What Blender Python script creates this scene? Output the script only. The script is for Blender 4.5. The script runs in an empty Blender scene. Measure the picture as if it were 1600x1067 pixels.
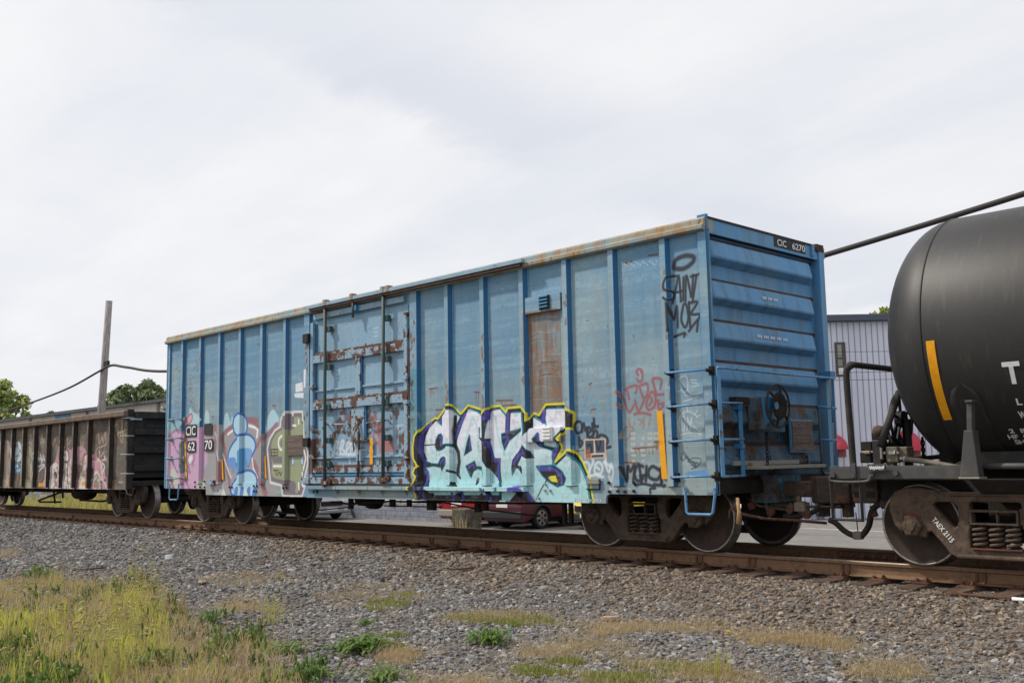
import bpy, bmesh, math, random
import numpy as np
from mathutils import Vector, Matrix
random.seed(7); RNG = np.random.default_rng(11)
SC = bpy.context.scene
COL = SC.collection
R = math.radians
def srgb(r, g, b):
    f = lambda c: c/12.92 if c <= .04045 else ((c+.055)/1.055)**2.4
    return (f(r/255), f(g/255), f(b/255))

# ------------------------------------------------------------------ camera
CAM = np.array([7.0682, -10.3683, 1.2075]); FPX = 1562.4
YAW, PIT, ROL = -0.7972, 0.1197, -0.0188
FW = np.array([math.sin(YAW)*math.cos(PIT), math.cos(YAW)*math.cos(PIT), math.sin(PIT)])
_r = np.cross(FW, [0, 0, 1]); _r /= np.linalg.norm(_r); _u = np.cross(_r, FW)
CR = _r*math.cos(ROL)+_u*math.sin(ROL); CU = -_r*math.sin(ROL)+_u*math.cos(ROL)
cd = bpy.data.cameras.new('camera'); cam = bpy.data.objects.new('camera', cd); COL.objects.link(cam)
cd.sensor_width = 36; cd.sensor_fit = 'HORIZONTAL'; cd.lens = FPX*36/1600; cd.clip_start = .1; cd.clip_end = 3000
cam.matrix_world = Matrix(((CR[0], CU[0], -FW[0], CAM[0]), (CR[1], CU[1], -FW[1], CAM[1]), (CR[2], CU[2], -FW[2], CAM[2]), (0, 0, 0, 1)))
SC.camera = cam
def at(px, py, ax, val):
    """photo pixel -> measured point on the plane axis=val"""
    d = FW*FPX+CR*(px-800)-CU*(py-533.5); a = 'xyz'.index(ax)
    return CAM+d*((val-CAM[a])/d[a])
def proj(P):
    d = np.asarray(P, float)-CAM; z = d@FW
    return 800+FPX*(d@CR)/z, 533.5-FPX*(d@CU)/z, z

# ------------------------------------------------------------------ world, sun, exposure
SUN_TRAVEL = Vector((1.75, 1.0, -2.1)).normalized()
w = bpy.data.worlds.new('World'); SC.world = w; w.use_nodes = True
nt = w.node_tree; nt.nodes.clear()
def N(t, kind, **kw):
    n = t.nodes.new(kind)
    for k, v in kw.items(): setattr(n, k, v)
    return n
sky = N(nt, 'ShaderNodeTexSky', sky_type='NISHITA', sun_disc=False)
sky.sun_elevation = math.asin(-SUN_TRAVEL.z); sky.sun_rotation = math.atan2(-SUN_TRAVEL.x, -SUN_TRAVEL.y)
sky.air_density = 1; sky.dust_density = 2
tc = N(nt, 'ShaderNodeTexCoord'); sep = N(nt, 'ShaderNodeSeparateXYZ'); nt.links.new(tc.outputs['Generated'], sep.inputs[0])
def M2(op, a, b, t=nt):
    n = N(t, 'ShaderNodeMath', operation=op)
    for i, v in enumerate((a, b)):
        if v is None: continue
        if isinstance(v, (int, float)): n.inputs[i].default_value = v
        else: t.links.new(v, n.inputs[i])
    return n.outputs[0]
zz = M2('ADD', M2('MAXIMUM', sep.outputs[2], 0.0), .18)
comb = N(nt, 'ShaderNodeCombineXYZ'); nt.links.new(M2('DIVIDE', sep.outputs[0], zz), comb.inputs[0]); nt.links.new(M2('DIVIDE', sep.outputs[1], zz), comb.inputs[1])
def cloud(rot, scale, sc, loc, det, rough, dist):
    mp = N(nt, 'ShaderNodeMapping'); mp.inputs['Rotation'].default_value = (0, 0, R(rot)); mp.inputs['Scale'].default_value = scale; mp.inputs['Location'].default_value = loc
    nt.links.new(comb.outputs[0], mp.inputs[0])
    no = N(nt, 'ShaderNodeTexNoise'); no.inputs['Scale'].default_value = sc; no.inputs['Detail'].default_value = det; no.inputs['Roughness'].default_value = rough; no.inputs['Distortion'].default_value = dist
    nt.links.new(mp.outputs[0], no.inputs[0]); return no.outputs['Fac']
c1 = cloud(-62, (.32, 1.1, 1), 1.5, (1.3, .4, 0), 7, .55, .25)
c2 = cloud(-40, (.8, 1.2, 1), 3.2, (4.1, 2.2, 0), 8, .6, .4)
mixn = M2('ADD', M2('MULTIPLY', c1, .72), M2('MULTIPLY', c2, .28))
ramp = N(nt, 'ShaderNodeValToRGB'); nt.links.new(mixn, ramp.inputs[0])
e = ramp.color_ramp.elements
e[0].position = .36; e[0].color = (*[c*.1 for c in (8.1, 8.35, 8.9)], 1)
e[1].position = .60; e[1].color = (*[c*.1 for c in (9.5, 9.5, 9.65)], 1)
sc8 = N(nt, 'ShaderNodeVectorMath', operation='SCALE'); nt.links.new(ramp.outputs[0], sc8.inputs[0]); sc8.inputs[3].default_value = 10.0
def pixdir(px, py): d = FW*FPX+CR*(px-800)-CU*(py-533.5); return d/np.linalg.norm(d)
bn = np.cross(pixdir(420, 60), pixdir(900, 262)); bn /= np.linalg.norm(bn)   # normal of the long diagonal cloud seam
dn = N(nt, 'ShaderNodeVectorMath', operation='DOT_PRODUCT'); nt.links.new(tc.outputs['Generated'], dn.inputs[0]); dn.inputs[1].default_value = tuple(bn)
sd = M2('ADD', dn.outputs['Value'], M2('MULTIPLY', M2('SUBTRACT', c2, .5), .10))
def mrange(v, a, b_):
    n = N(nt, 'ShaderNodeMapRange'); n.interpolation_type = 'SMOOTHSTEP'; n.inputs[1].default_value = a; n.inputs[2].default_value = b_; nt.links.new(v, n.inputs[0]); return n.outputs[0]
sg = -1.0 if float(np.dot(pixdir(800, 60), bn)) < 0 else 1.0
sdd = M2('MULTIPLY', sd, sg)                                        # grows towards the upper right
band = M2('MULTIPLY', mrange(sdd, -.030, .006), mrange(sdd, .10, .012)); band = M2('MULTIPLY', band, mrange(c1, .30, .52))
bmx = N(nt, 'ShaderNodeMix', data_type='RGBA'); nt.links.new(M2('MULTIPLY', band, .75), bmx.inputs[0]); nt.links.new(sc8.outputs[0], bmx.inputs[6]); bmx.inputs[7].default_value = (7.2, 7.5, 8.3, 1)
mx = N(nt, 'ShaderNodeMix', data_type='RGBA'); mx.inputs[0].default_value = .94
nt.links.new(sky.outputs[0], mx.inputs[6]); nt.links.new(bmx.outputs[2], mx.inputs[7])
bg = N(nt, 'ShaderNodeBackground'); bg.inputs[1].default_value = .1; nt.links.new(mx.outputs[2], bg.inputs[0])
wo = N(nt, 'ShaderNodeOutputWorld'); nt.links.new(bg.outputs[0], wo.inputs[0])
sl = bpy.data.lights.new('sun', 'SUN'); sl.energy = 3.7; sl.angle = R(3.0); sl.color = (1, .93, .82)
so = bpy.data.objects.new('sun', sl); COL.objects.link(so); so.location = (-20, -20, 30)
so.rotation_euler = SUN_TRAVEL.to_track_quat('-Z', 'Y').to_euler()
SC.view_settings.view_transform = 'Standard'; SC.view_settings.look = 'None'; SC.view_settings.exposure = 0; SC.view_settings.gamma = 1
SC.view_settings.use_curve_mapping = False
SC.cycles.max_bounces = 6; SC.cycles.diffuse_bounces = 3; SC.cycles.use_denoising = True

# ------------------------------------------------------------------ mesh helper
class MB:
    def __init__(s): s.v = []; s.f = []; s.mi = []; s.m = 0
    def add(s, vs, fs):
        o = len(s.v); s.v += [tuple(map(float, p)) for p in vs]; s.f += [tuple(i+o for i in f) for f in fs]; s.mi += [s.m]*len(fs); return s
    def box(s, x0, x1, y0, y1, z0, z1):
        return s.add([(x0,y0,z0),(x1,y0,z0),(x1,y1,z0),(x0,y1,z0),(x0,y0,z1),(x1,y0,z1),(x1,y1,z1),(x0,y1,z1)],
                     [(0,3,2,1),(4,5,6,7),(0,1,5,4),(1,2,6,5),(2,3,7,6),(3,0,4,7)])
    def prism(s, poly, ax, a, b):
        """extrude a 2-D outline along axis ax between a and b (convex or simple outline)"""
        n = len(poly)
        mk = {'y': lambda p, t: (p[0], t, p[1]), 'x': lambda p, t: (t, p[0], p[1]), 'z': lambda p, t: (p[0], p[1], t)}[ax]
        vs = [mk(p, a) for p in poly]+[mk(p, b) for p in poly]
        area = sum(poly[i][0]*poly[(i+1)%n][1]-poly[(i+1)%n][0]*poly[i][1] for i in range(n))
        fl = (area > 0) ^ (ax == 'y') ^ (b < a)
        fs = [tuple(range(n))[::-1], tuple(range(n, 2*n))]+[(i, (i+1)%n, n+(i+1)%n, n+i) for i in range(n)]
        if not fl: fs = [f[::-1] for f in fs]
        return s.add(vs, fs)
    def tube(s, pts, r, n=8, cap=True):
        pts = [Vector(p) for p in pts]; rr = r if isinstance(r, (list, tuple)) else [r]*len(pts)
        vs = []; fs = []; prev = None
        for i, p in enumerate(pts):
            t = (pts[min(i+1, len(pts)-1)]-pts[max(i-1, 0)]).normalized()
            if prev is None:
                a = Vector((0, 0, 1)) if abs(t.z) < .9 else Vector((1, 0, 0)); u = t.cross(a).normalized()
            else: u = (prev-t*prev.dot(t)).normalized()
            prev = u; v = t.cross(u)
            vs += [p+(u*math.cos(2*math.pi*k/n)+v*math.sin(2*math.pi*k/n))*rr[i] for k in range(n)]
        for i in range(len(pts)-1):
            for k in range(n): fs.append((i*n+k, i*n+(k+1)%n, (i+1)*n+(k+1)%n, (i+1)*n+k))
        if cap: fs += [tuple(range(n))[::-1], tuple(range((len(pts)-1)*n, len(pts)*n))]
        return s.add(vs, fs)
    def lathe(s, prof, c, ax='y', n=32):
        """prof: (radius, offset along axis) from first to last"""
        vs = []; fs = []
        for (r, a) in prof:
            for k in range(n):
                q = 2*math.pi*k/n; p, q2 = r*math.cos(q), r*math.sin(q)
                vs.append({'y': (c[0]+p, c[1]+a, c[2]+q2), 'x': (c[0]+a, c[1]+p, c[2]+q2), 'z': (c[0]+p, c[1]+q2, c[2]+a)}[ax])
        for i in range(len(prof)-1):
            for k in range(n): fs.append((i*n+k, i*n+(k+1)%n, (i+1)*n+(k+1)%n, (i+1)*n+k))
        return s.add(vs, fs)
    def disc(s, c, r, ax, t, n=12): 
        return s.lathe([(0.0001, 0), (r, 0), (r, t), (0.0001, t)], c, ax, n)
    def grid(s, P):
        """P[i][j] points"""
        a, b = len(P), len(P[0]); return s.add([q for row in P for q in row], [(i*b+j, i*b+j+1, (i+1)*b+j+1, (i+1)*b+j) for i in range(a-1) for j in range(b-1)])
    def build(s, name, mat, parent=None, smooth=False, bev=0, uv=None, kind=None, fixn=True):
        me = bpy.data.meshes.new(name); off = parent.get('_o', (0, 0, 0)) if parent is not None else (0, 0, 0)
        me.from_pydata([(x-off[0], y-off[1], z-off[2]) for x, y, z in s.v], [], s.f)
        for m in (mat if isinstance(mat, (list, tuple)) else [mat]): me.materials.append(m)
        me.polygons.foreach_set('material_index', s.mi)
        if smooth: me.polygons.foreach_set('use_smooth', [True]*len(s.f))
        if uv:
            ul = me.uv_layers.new(name='uv'); X0, X1, Z0, Z1 = uv; V = np.array(s.v)
            li = np.empty(len(me.loops), int); me.loops.foreach_get('vertex_index', li)
            q = np.stack([(V[li, 0]-X0)/(X1-X0), (V[li, 2]-Z0)/(Z1-Z0)], 1); ul.data.foreach_set('uv', q.ravel())
        if fixn:
            bm = bmesh.new(); bm.from_mesh(me); bmesh.ops.recalc_face_normals(bm, faces=bm.faces); bm.to_mesh(me); bm.free()
        me.update(); o = bpy.data.objects.new(name, me); COL.objects.link(o)
        if parent is not None:
            o.parent = parent; o['_o'] = tuple(off)
        if bev:
            b = o.modifiers.new('edge', 'BEVEL'); b.width = bev; b.segments = 2; b.limit_method = 'ANGLE'; b.angle_limit = R(40)
        if kind: o['kind'] = kind
        return o
def tag(o, label=None, cat=None, group=None, kind=None):
    if label: o['label'] = label
    if cat: o['category'] = cat
    if group: o['group'] = group
    if kind: o['kind'] = kind
    return o
def thing(name, label, cat, loc=(0, 0, 0), group=None, rz=0, local=False):
    o = bpy.data.objects.new(name, None); COL.objects.link(o); o.location = loc; o.rotation_euler = (0, 0, rz)
    o.empty_display_size = .2; o['_o'] = (0., 0., 0.) if local else tuple(map(float, loc)); return tag(o, label, cat, group)
def box(name, mat, parent, x0, x1, y0, y1, z0, z1, bev=.004, **k): return MB().box(min(x0,x1), max(x0,x1), min(y0,y1), max(y0,y1), min(z0,z1), max(z0,z1)).build(name, mat, parent, bev=bev, **k)
def tube(name, mat, parent, pts, r, n=8): return MB().tube(pts, r, n).build(name, mat, parent, smooth=True)
def copy_tree(o, parent=None, off=None):
    c = o.copy(); COL.objects.link(c)
    if parent is not None: c.parent = parent
    for ch in list(o.children): copy_tree(ch, c)
    return c
def plate(name, mat, parent, outline, holes, y0, y1, bev=.01, flip=False):
    """cast plate with openings: outline and holes in (x, z), thickness along y"""
    cu = bpy.data.curves.new(name, 'CURVE'); cu.dimensions = '2D'; cu.fill_mode = 'BOTH'; cu.extrude = abs(y1-y0)/2-bev; cu.bevel_depth = bev; cu.bevel_resolution = 1
    for poly in [outline]+holes:
        sp = cu.splines.new('POLY'); sp.points.add(len(poly)-1); sp.use_cyclic_u = True
        for i, (a, b) in enumerate(poly): sp.points[i].co = (a, b, 0, 1)
    ob = bpy.data.objects.new(name, cu); COL.objects.link(ob)
    dg = bpy.context.evaluated_depsgraph_get(); me = bpy.data.meshes.new_from_object(ob.evaluated_get(dg)); bpy.data.objects.remove(ob)
    V = np.empty(len(me.vertices)*3); me.vertices.foreach_get('co', V); V = V.reshape(-1, 3)
    off = parent.get('_o', (0, 0, 0)) if parent is not None else (0, 0, 0)
    Q = np.stack([V[:, 0]-off[0], (y0+y1)/2+V[:, 2]-off[1], V[:, 1]-off[2]], 1); me.vertices.foreach_set('co', Q.ravel())
    bm = bmesh.new(); bm.from_mesh(me); bmesh.ops.remove_doubles(bm, verts=bm.verts, dist=1e-5); bmesh.ops.recalc_face_normals(bm, faces=bm.faces); bm.to_mesh(me); bm.free()
    me.materials.clear(); me.materials.append(mat); me.update()
    o = bpy.data.objects.new(name, me); COL.objects.link(o)
    if parent is not None: o.parent = parent; o['_o'] = tuple(off)
    return o
def textmesh(s, size, bold=0.0, sx=1.0, gap=1.0):
    cu = bpy.data.curves.new('lettering', 'FONT'); cu.body = s; cu.size = size; cu.offset = bold*size; cu.space_character = gap; cu.resolution_u = 4
    ob = bpy.data.objects.new('lettering', cu); COL.objects.link(ob)
    dg = bpy.context.evaluated_depsgraph_get(); me = bpy.data.meshes.new_from_object(ob.evaluated_get(dg)); bpy.data.objects.remove(ob)
    V = [(v.co.x*sx, v.co.y) for v in me.vertices]; F = [tuple(p.vertices) for p in me.polygons]; bpy.data.meshes.remove(me)
    return V, F
def lettering(s, mat, parent, org, ux, uy, size, bold=.01, sx=1, center=False, name='lettering', fit=None, bend=None):
    V, F = textmesh(s, size, bold, sx)
    if not V: return
    x0 = min(v[0] for v in V); x1 = max(v[0] for v in V); y0 = min(v[1] for v in V)
    k = fit/(x1-x0) if fit else 1
    V = [((v[0]-x0)*k, v[1]-y0) for v in V]
    if center: V = [(v[0]-(x1-x0)*k/2, v[1]) for v in V]
    if bend: P = [bend(*v) for v in V]
    else: P = [tuple(np.array(org)+np.array(ux)*a+np.array(uy)*b) for a, b in V]
    mb = MB(); mb.add(P, F); return mb.build(name, mat, parent, fixn=False)

# ------------------------------------------------------------------ materials
def mat(name, color, rough=.7, metal=0, noise=None, bump=None, spec=.3, objrand=None):
    """noise: list of (scale, colour2, lo, hi, stretch) layers mixed over the base colour"""
    m = bpy.data.materials.new(name); m.use_nodes = True; t = m.node_tree; b = t.nodes['Principled BSDF']
    b.inputs['Roughness'].default_value = rough; b.inputs['Metallic'].default_value = metal; b.inputs['Specular IOR Level'].default_value = spec
    rgb = N(t, 'ShaderNodeRGB'); rgb.outputs[0].default_value = (*color, 1); cur = rgb.outputs[0]
    geo = N(t, 'ShaderNodeNewGeometry')
    def nz(scale, stretch, det=6, rough=.6):
        mp = N(t, 'ShaderNodeMapping'); mp.inputs['Scale'].default_value = stretch or (1, 1, 1); t.links.new(geo.outputs['Position'], mp.inputs[0])
        n = N(t, 'ShaderNodeTexNoise'); n.inputs['Scale'].default_value = scale; n.inputs['Detail'].default_value = det; n.inputs['Roughness'].default_value = rough; t.links.new(mp.outputs[0], n.inputs[0]); return n.outputs['Fac']
    for ly in (noise or []):
        scale, c2, lo, hi, st = ly; f = nz(scale, st)
        mr = N(t, 'ShaderNodeMapRange'); mr.inputs[1].default_value = lo; mr.inputs[2].default_value = hi; t.links.new(f, mr.inputs[0])
        x = N(t, 'ShaderNodeMix', data_type='RGBA'); t.links.new(mr.outputs[0], x.inputs[0]); t.links.new(cur, x.inputs[6]); x.inputs[7].default_value = (*c2, 1); cur = x.outputs[2]
    if objrand:
        oi = N(t, 'ShaderNodeObjectInfo'); rp = N(t, 'ShaderNodeValToRGB'); rp.color_ramp.interpolation = 'LINEAR'
        els = rp.color_ramp.elements
        while len(els) < len(objrand): els.new(.5)
        for i, c in enumerate(objrand): els[i].position = i/(len(objrand)-1); els[i].color = (*c, 1)
        t.links.new(oi.outputs['Random'], rp.inputs[0])
        x = N(t, 'ShaderNodeMix', data_type='RGBA', blend_type='MULTIPLY'); x.inputs[0].default_value = 1; t.links.new(cur, x.inputs[6]); t.links.new(rp.outputs[0], x.inputs[7]); cur = x.outputs[2]
    t.links.new(cur, b.inputs['Base Color'])
    if bump:
        scale, st, strength = bump[:3]; bp = N(t, 'ShaderNodeBump'); bp.inputs['Strength'].default_value = strength; bp.inputs['Distance'].default_value = bump[3] if len(bump) > 3 else .01
        t.links.new(nz(scale, st), bp.inputs['Height']); t.links.new(bp.outputs[0], b.inputs['Normal'])
    return m
def imgmat(name, img, rough=.6, gain=1.0, bump=None, spec=.3):
    m = mat(name, (1, 1, 1), rough, bump=bump, spec=spec); t = m.node_tree; b = t.nodes['Principled BSDF']
    uvn = N(t, 'ShaderNodeUVMap'); uvn.uv_map = 'uv'; im = N(t, 'ShaderNodeTexImage'); im.image = img; im.extension = 'EXTEND'; t.links.new(uvn.outputs[0], im.inputs[0])
    g = N(t, 'ShaderNodeVectorMath', operation='SCALE'); g.inputs[3].default_value = gain; t.links.new(im.outputs[0], g.inputs[0]); t.links.new(g.outputs[0], b.inputs['Base Color'])
    return m
RUST = srgb(104, 66, 48); DIRT = srgb(70, 58, 48)
MT = {}
MT['blue'] = mat('weathered_blue_paint', srgb(74, 130, 170), .6, noise=[(1.5, srgb(92, 132, 158), .4, .7, None), (9, srgb(104, 92, 80), .60, .72, (1, 1, .25))], bump=(30, None, .15, .004))
MT['blue_deep'] = mat('unfaded_blue_paint', srgb(52, 122, 172), .5, noise=[(3, srgb(70, 118, 150), .45, .75, (1, 1, .4)), (14, srgb(98, 72, 58), .66, .72, (1, 1, .3))])
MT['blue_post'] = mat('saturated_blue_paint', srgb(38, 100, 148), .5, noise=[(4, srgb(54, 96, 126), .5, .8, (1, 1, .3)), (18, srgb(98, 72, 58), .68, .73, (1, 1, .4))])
MT['blue_rung'] = mat('light_blue_rung_paint', srgb(96, 146, 188), .5, noise=[(5, srgb(84, 128, 164), .45, .7, None), (14, srgb(104, 78, 60), .57, .64, None)])
MT['pale'] = mat('faded_pale_blue_paint', srgb(140, 166, 184), .6, noise=[(5, srgb(120, 152, 178), .45, .7, None), (16, srgb(126, 92, 70), .62, .68, (1, 1, .4))])
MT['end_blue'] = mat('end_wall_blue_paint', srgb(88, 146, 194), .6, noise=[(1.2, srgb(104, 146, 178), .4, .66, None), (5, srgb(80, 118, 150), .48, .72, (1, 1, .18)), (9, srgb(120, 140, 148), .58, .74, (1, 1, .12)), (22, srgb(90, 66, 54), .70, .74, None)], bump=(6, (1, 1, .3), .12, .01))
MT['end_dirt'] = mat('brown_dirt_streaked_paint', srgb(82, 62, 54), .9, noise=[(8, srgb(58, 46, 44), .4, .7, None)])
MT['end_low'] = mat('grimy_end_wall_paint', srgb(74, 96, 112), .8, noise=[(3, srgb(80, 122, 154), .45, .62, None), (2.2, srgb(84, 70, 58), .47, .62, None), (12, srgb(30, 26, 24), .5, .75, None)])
MT['eave'] = mat('rust_streaked_eave_paint', srgb(146, 152, 144), .75, noise=[(5, srgb(152, 124, 92), .43, .60, (1, 1, .12)), (16, srgb(112, 82, 62), .58, .68, (1.2, 1, .2)), (3, srgb(120, 150, 165), .5, .7, None)])
MT['roof'] = mat('dull_galvanised_roof', srgb(140, 140, 135), .6, noise=[(2, RUST, .5, .7, None)])
MT['door_rust'] = mat('rusted_door_steel', srgb(98, 68, 56), .85, noise=[(9, srgb(150, 168, 178), .56, .6, None), (22, srgb(70, 48, 42), .5, .7, None)], bump=(40, None, .3, .004))
MT['door_mix'] = mat('peeling_door_paint', srgb(138, 165, 184), .75, noise=[(7, srgb(92, 64, 54), .50, .54, None), (25, srgb(120, 90, 74), .62, .7, None)], bump=(30, None, .2, .004))
MT['door_half'] = mat('half_rusted_door_paint', srgb(140, 166, 186), .8, noise=[(6, srgb(94, 66, 56), .51, .55, None), (25, srgb(72, 50, 44), .56, .66, None)], bump=(30, None, .2, .004))
MT['pipe'] = mat('dark_green_lock_rod', srgb(62, 86, 88), .6, noise=[(8, RUST, .55, .65, None)])
MT['under'] = mat('black_underframe_grime', srgb(34, 31, 29), .9, noise=[(5, srgb(54, 46, 40), .45, .7, None)], bump=(20, None, .3, .006))
MT['truck'] = mat('rusty_cast_steel', srgb(68, 57, 50), .85, noise=[(6, srgb(88, 74, 62), .45, .7, None), (14, srgb(46, 39, 36), .5, .7, None), (30, srgb(104, 86, 70), .62, .74, None)], bump=(35, None, .35, .006))
MT['truck_red'] = mat('reddish_bearing_steel', srgb(98, 62, 50), .8, noise=[(12, srgb(66, 48, 42), .45, .65, None)], bump=(35, None, .3, .004))
MT['wheel'] = mat('brown_wheel_plate', srgb(62, 50, 45), .75, noise=[(4, srgb(82, 66, 56), .5, .7, None), (16, srgb(42, 36, 34), .5, .72, None)])
MT['wheel_rim'] = mat('worn_steel_rim', srgb(150, 146, 140), .4, metal=.7, noise=[(20, srgb(90, 78, 70), .5, .7, None)])
MT['tread'] = mat('polished_tread_steel', srgb(120, 118, 116), .35, metal=.8, noise=[(10, srgb(70, 62, 58), .5, .7, None)])
MT['rail'] = mat('rust_brown_rail', srgb(126, 98, 74), .8, noise=[(2.5, srgb(112, 86, 66), .4, .7, (.4, 1, 1)), (14, srgb(92, 72, 58), .5, .72, None), (40, srgb(146, 118, 92), .6, .7, None)], bump=(40, None, .2, .003))
MT['rail_top'] = mat('worn_rail_head', srgb(150, 138, 124), .35, metal=.55, noise=[(5, srgb(122, 100, 80), .45, .7, (.2, 1, 1))])
MT['tie'] = mat('weathered_timber_tie', srgb(84, 66, 56), .95, noise=[(6, srgb(112, 96, 84), .45, .7, (1, .1, 1)), (25, srgb(48, 38, 34), .5, .7, (3, .3, 1))], bump=(20, (3, .2, 1), .5, .01))
MT['plate'] = mat('rusty_tie_plate', srgb(104, 74, 58), .85, noise=[(12, srgb(74, 54, 46), .45, .7, None)])
MT['black'] = mat('black_plastic', srgb(30, 30, 31), .6)
MT['decal_black'] = mat('black_stencil_patch', srgb(46, 46, 48), .7, noise=[(20, srgb(66, 66, 68), .5, .7, None)])
MT['white'] = mat('white_stencil_paint', srgb(226, 228, 230), .7, noise=[(25, srgb(190, 194, 196), .55, .7, None)])
MT['yellow'] = mat('yellow_reflective_strip', srgb(236, 164, 26), .5, noise=[(10, srgb(214, 146, 30), .5, .7, None)])
MT['wood'] = mat('grey_weathered_board', srgb(112, 100, 94), .9, noise=[(8, srgb(84, 72, 68), .4, .7, (.4, 1, 3))])
MT['galv'] = mat('galvanised_grating', srgb(138, 136, 128), .6, noise=[(14, srgb(112, 84, 64), .6, .7, None)])
MT['conc'] = mat('mossy_concrete', srgb(88, 84, 74), .95, noise=[(4, srgb(58, 56, 42), .45, .65, None), (15, srgb(130, 124, 110), .55, .7, None)], bump=(20, None, .4, .02))
MT['rubber'] = mat('black_rubber_hose', srgb(40, 38, 37), .7, noise=[(10, srgb(70, 64, 58), .5, .75, None)])
MT['tank'] = mat('satin_black_tank_paint', srgb(40, 40, 42), .52, spec=.4, noise=[(1.2, srgb(46, 45, 44), .45, .7, None), (6, srgb(66, 60, 54), .55, .78, (3, .5, .5)), (30, srgb(60, 58, 56), .6, .75, None)], bump=(4, None, .03, .01))
MT['tank_grey'] = mat('grey_primed_steel', srgb(70, 70, 71), .6, noise=[(6, srgb(88, 85, 80), .5, .7, None), (18, srgb(84, 68, 58), .64, .7, None)])
MT['tank_low'] = mat('dusty_black_sill', srgb(47, 45, 44), .75, noise=[(6, srgb(70, 63, 56), .5, .72, None)])
MT['coupler'] = mat('rust_brown_coupler_steel', srgb(74, 64, 58), .8, noise=[(7, srgb(112, 84, 62), .5, .65, None), (18, srgb(52, 44, 40), .5, .7, None)], bump=(30, None, .3, .005))
MT['valve'] = mat('dull_valve_alloy', srgb(122, 114, 100), .6, noise=[(14, srgb(82, 74, 64), .5, .7, None)])

# ------------------------------------------------------------------ painted surfaces (spray paint, stencils, rust) made as pixel arrays in memory
def vnoise(H, W, cy, cx):
    g = RNG.random((cy+2, cx+2)); y = np.linspace(0, cy, H); x = np.linspace(0, cx, W); iy = y.astype(int); ix = x.astype(int)
    fy = (y-iy)[:, None]; fx = (x-ix)[None, :]; fy = fy*fy*(3-2*fy); fx = fx*fx*(3-2*fx)
    a = g[iy][:, ix]; b = g[iy][:, ix+1]; c = g[iy+1][:, ix]; d = g[iy+1][:, ix+1]
    return (a*(1-fx)+b*fx)*(1-fy)+(c*(1-fx)+d*fx)*fy
def fbm(H, W, cy, cx, o=4):
    r = 0; amp = 1; tot = 0
    for k in range(o):
        r = r+amp*vnoise(H, W, max(1, int(cy*2**k)), max(1, int(cx*2**k))); tot += amp; amp *= .55
    return r/tot
class Paint:
    def __init__(s, X0, X1, Z0, Z1, res, base):
        s.X0, s.X1, s.Z0, s.Z1, s.res = X0, X1, Z0, Z1, res; s.W = int((X1-X0)/res); s.H = int((Z1-Z0)/res)
        s.a = np.ones((s.H, s.W, 3), np.float32)*np.array(base, np.float32)/255
    def _win(s, P, pad):
        i0 = max(0, int((P[:, 0].min()-pad-s.X0)/s.res)); i1 = min(s.W, int((P[:, 0].max()+pad-s.X0)/s.res)+2)
        j0 = max(0, int((P[:, 1].min()-pad-s.Z0)/s.res)); j1 = min(s.H, int((P[:, 1].max()+pad-s.Z0)/s.res)+2); return i0, i1, j0, j1
    def _put(s, w, al, col):
        i0, i1, j0, j1 = w
        if callable(col):
            x = s.X0+(np.arange(i0, i1)+.5)*s.res; z = s.Z0+(np.arange(j0, j1)+.5)*s.res; c = col(*np.meshgrid(x, z))/255
        else: c = np.array(col, np.float32)/255
        v = s.a[j0:j1, i0:i1]; s.a[j0:j1, i0:i1] = v*(1-al[..., None])+c*al[..., None]
    def poly(s, P, col, a=1.0):
        P = np.array(P, float); w = s._win(P, s.res); i0, i1, j0, j1 = w
        if i1 <= i0 or j1 <= j0: return
        cov = np.zeros((j1-j0, i1-i0), np.float32)
        for ox in (.25, .75):
            for oz in (.25, .75):
                x = s.X0+(np.arange(i0, i1)+ox)*s.res; z = s.Z0+(np.arange(j0, j1)+oz)*s.res
                ins = np.zeros(cov.shape, bool)
                for k in range(len(P)):
                    xa, za = P[k]; xb, zb = P[(k+1) % len(P)]
                    if za == zb: continue
                    rows = (z >= min(za, zb)) & (z < max(za, zb))
                    if not rows.any(): continue
                    xi = xa+(z[rows]-za)/(zb-za)*(xb-xa); ins[rows] ^= x[None, :] < xi[:, None]
                cov += ins*.25
        s._put(w, cov*a, col)
    def stroke(s, P, wd, col, a=1.0, soft=.35, closed=False):
        P = np.array(P, float)
        if closed: P = np.vstack([P, P[:1]])
        w = s._win(P, wd); i0, i1, j0, j1 = w
        if i1 <= i0 or j1 <= j0: return
        D = np.full((j1-j0, i1-i0), 9., np.float32)
        for k in range(len(P)-1):
            q = P[k:k+2]; a0, a1, b0, b1 = s._win(q, wd)
            if a1 <= a0 or b1 <= b0: continue
            x = s.X0+(np.arange(a0, a1)+.5)*s.res; z = s.Z0+(np.arange(b0, b1)+.5)*s.res; gx, gz = np.meshgrid(x, z)
            d = q[1]-q[0]; L = max(1e-9, d@d); t = np.clip(((gx-q[0, 0])*d[0]+(gz-q[0, 1])*d[1])/L, 0, 1)
            dist = np.hypot(gx-q[0, 0]-t*d[0], gz-q[0, 1]-t*d[1])
            v = D[b0-j0:b1-j0, a0-i0:a1-i0]; np.minimum(v, dist, out=v)
        h = wd/2; al = np.clip((h*(1+soft)-D)/(2*h*soft+1e-6), 0, 1); s._put(w, al*a, col)
    def image(s, name, mask=None):
        im = bpy.data.images.new(name, s.W, s.H, alpha=True); im.alpha_mode = 'CHANNEL_PACKED'; buf = np.ones((s.H, s.W, 4), np.float32); buf[..., :3] = np.clip(s.a, 0, 1)
        if mask is not None: buf[..., 3] = mask
        im.pixels.foreach_set(buf.ravel()); im.update(); im.pack(); return im
def PX(pts, y=-.03): return [tuple(at(a, b, 'y', y)[[0, 2]]) for a, b in pts]
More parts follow.
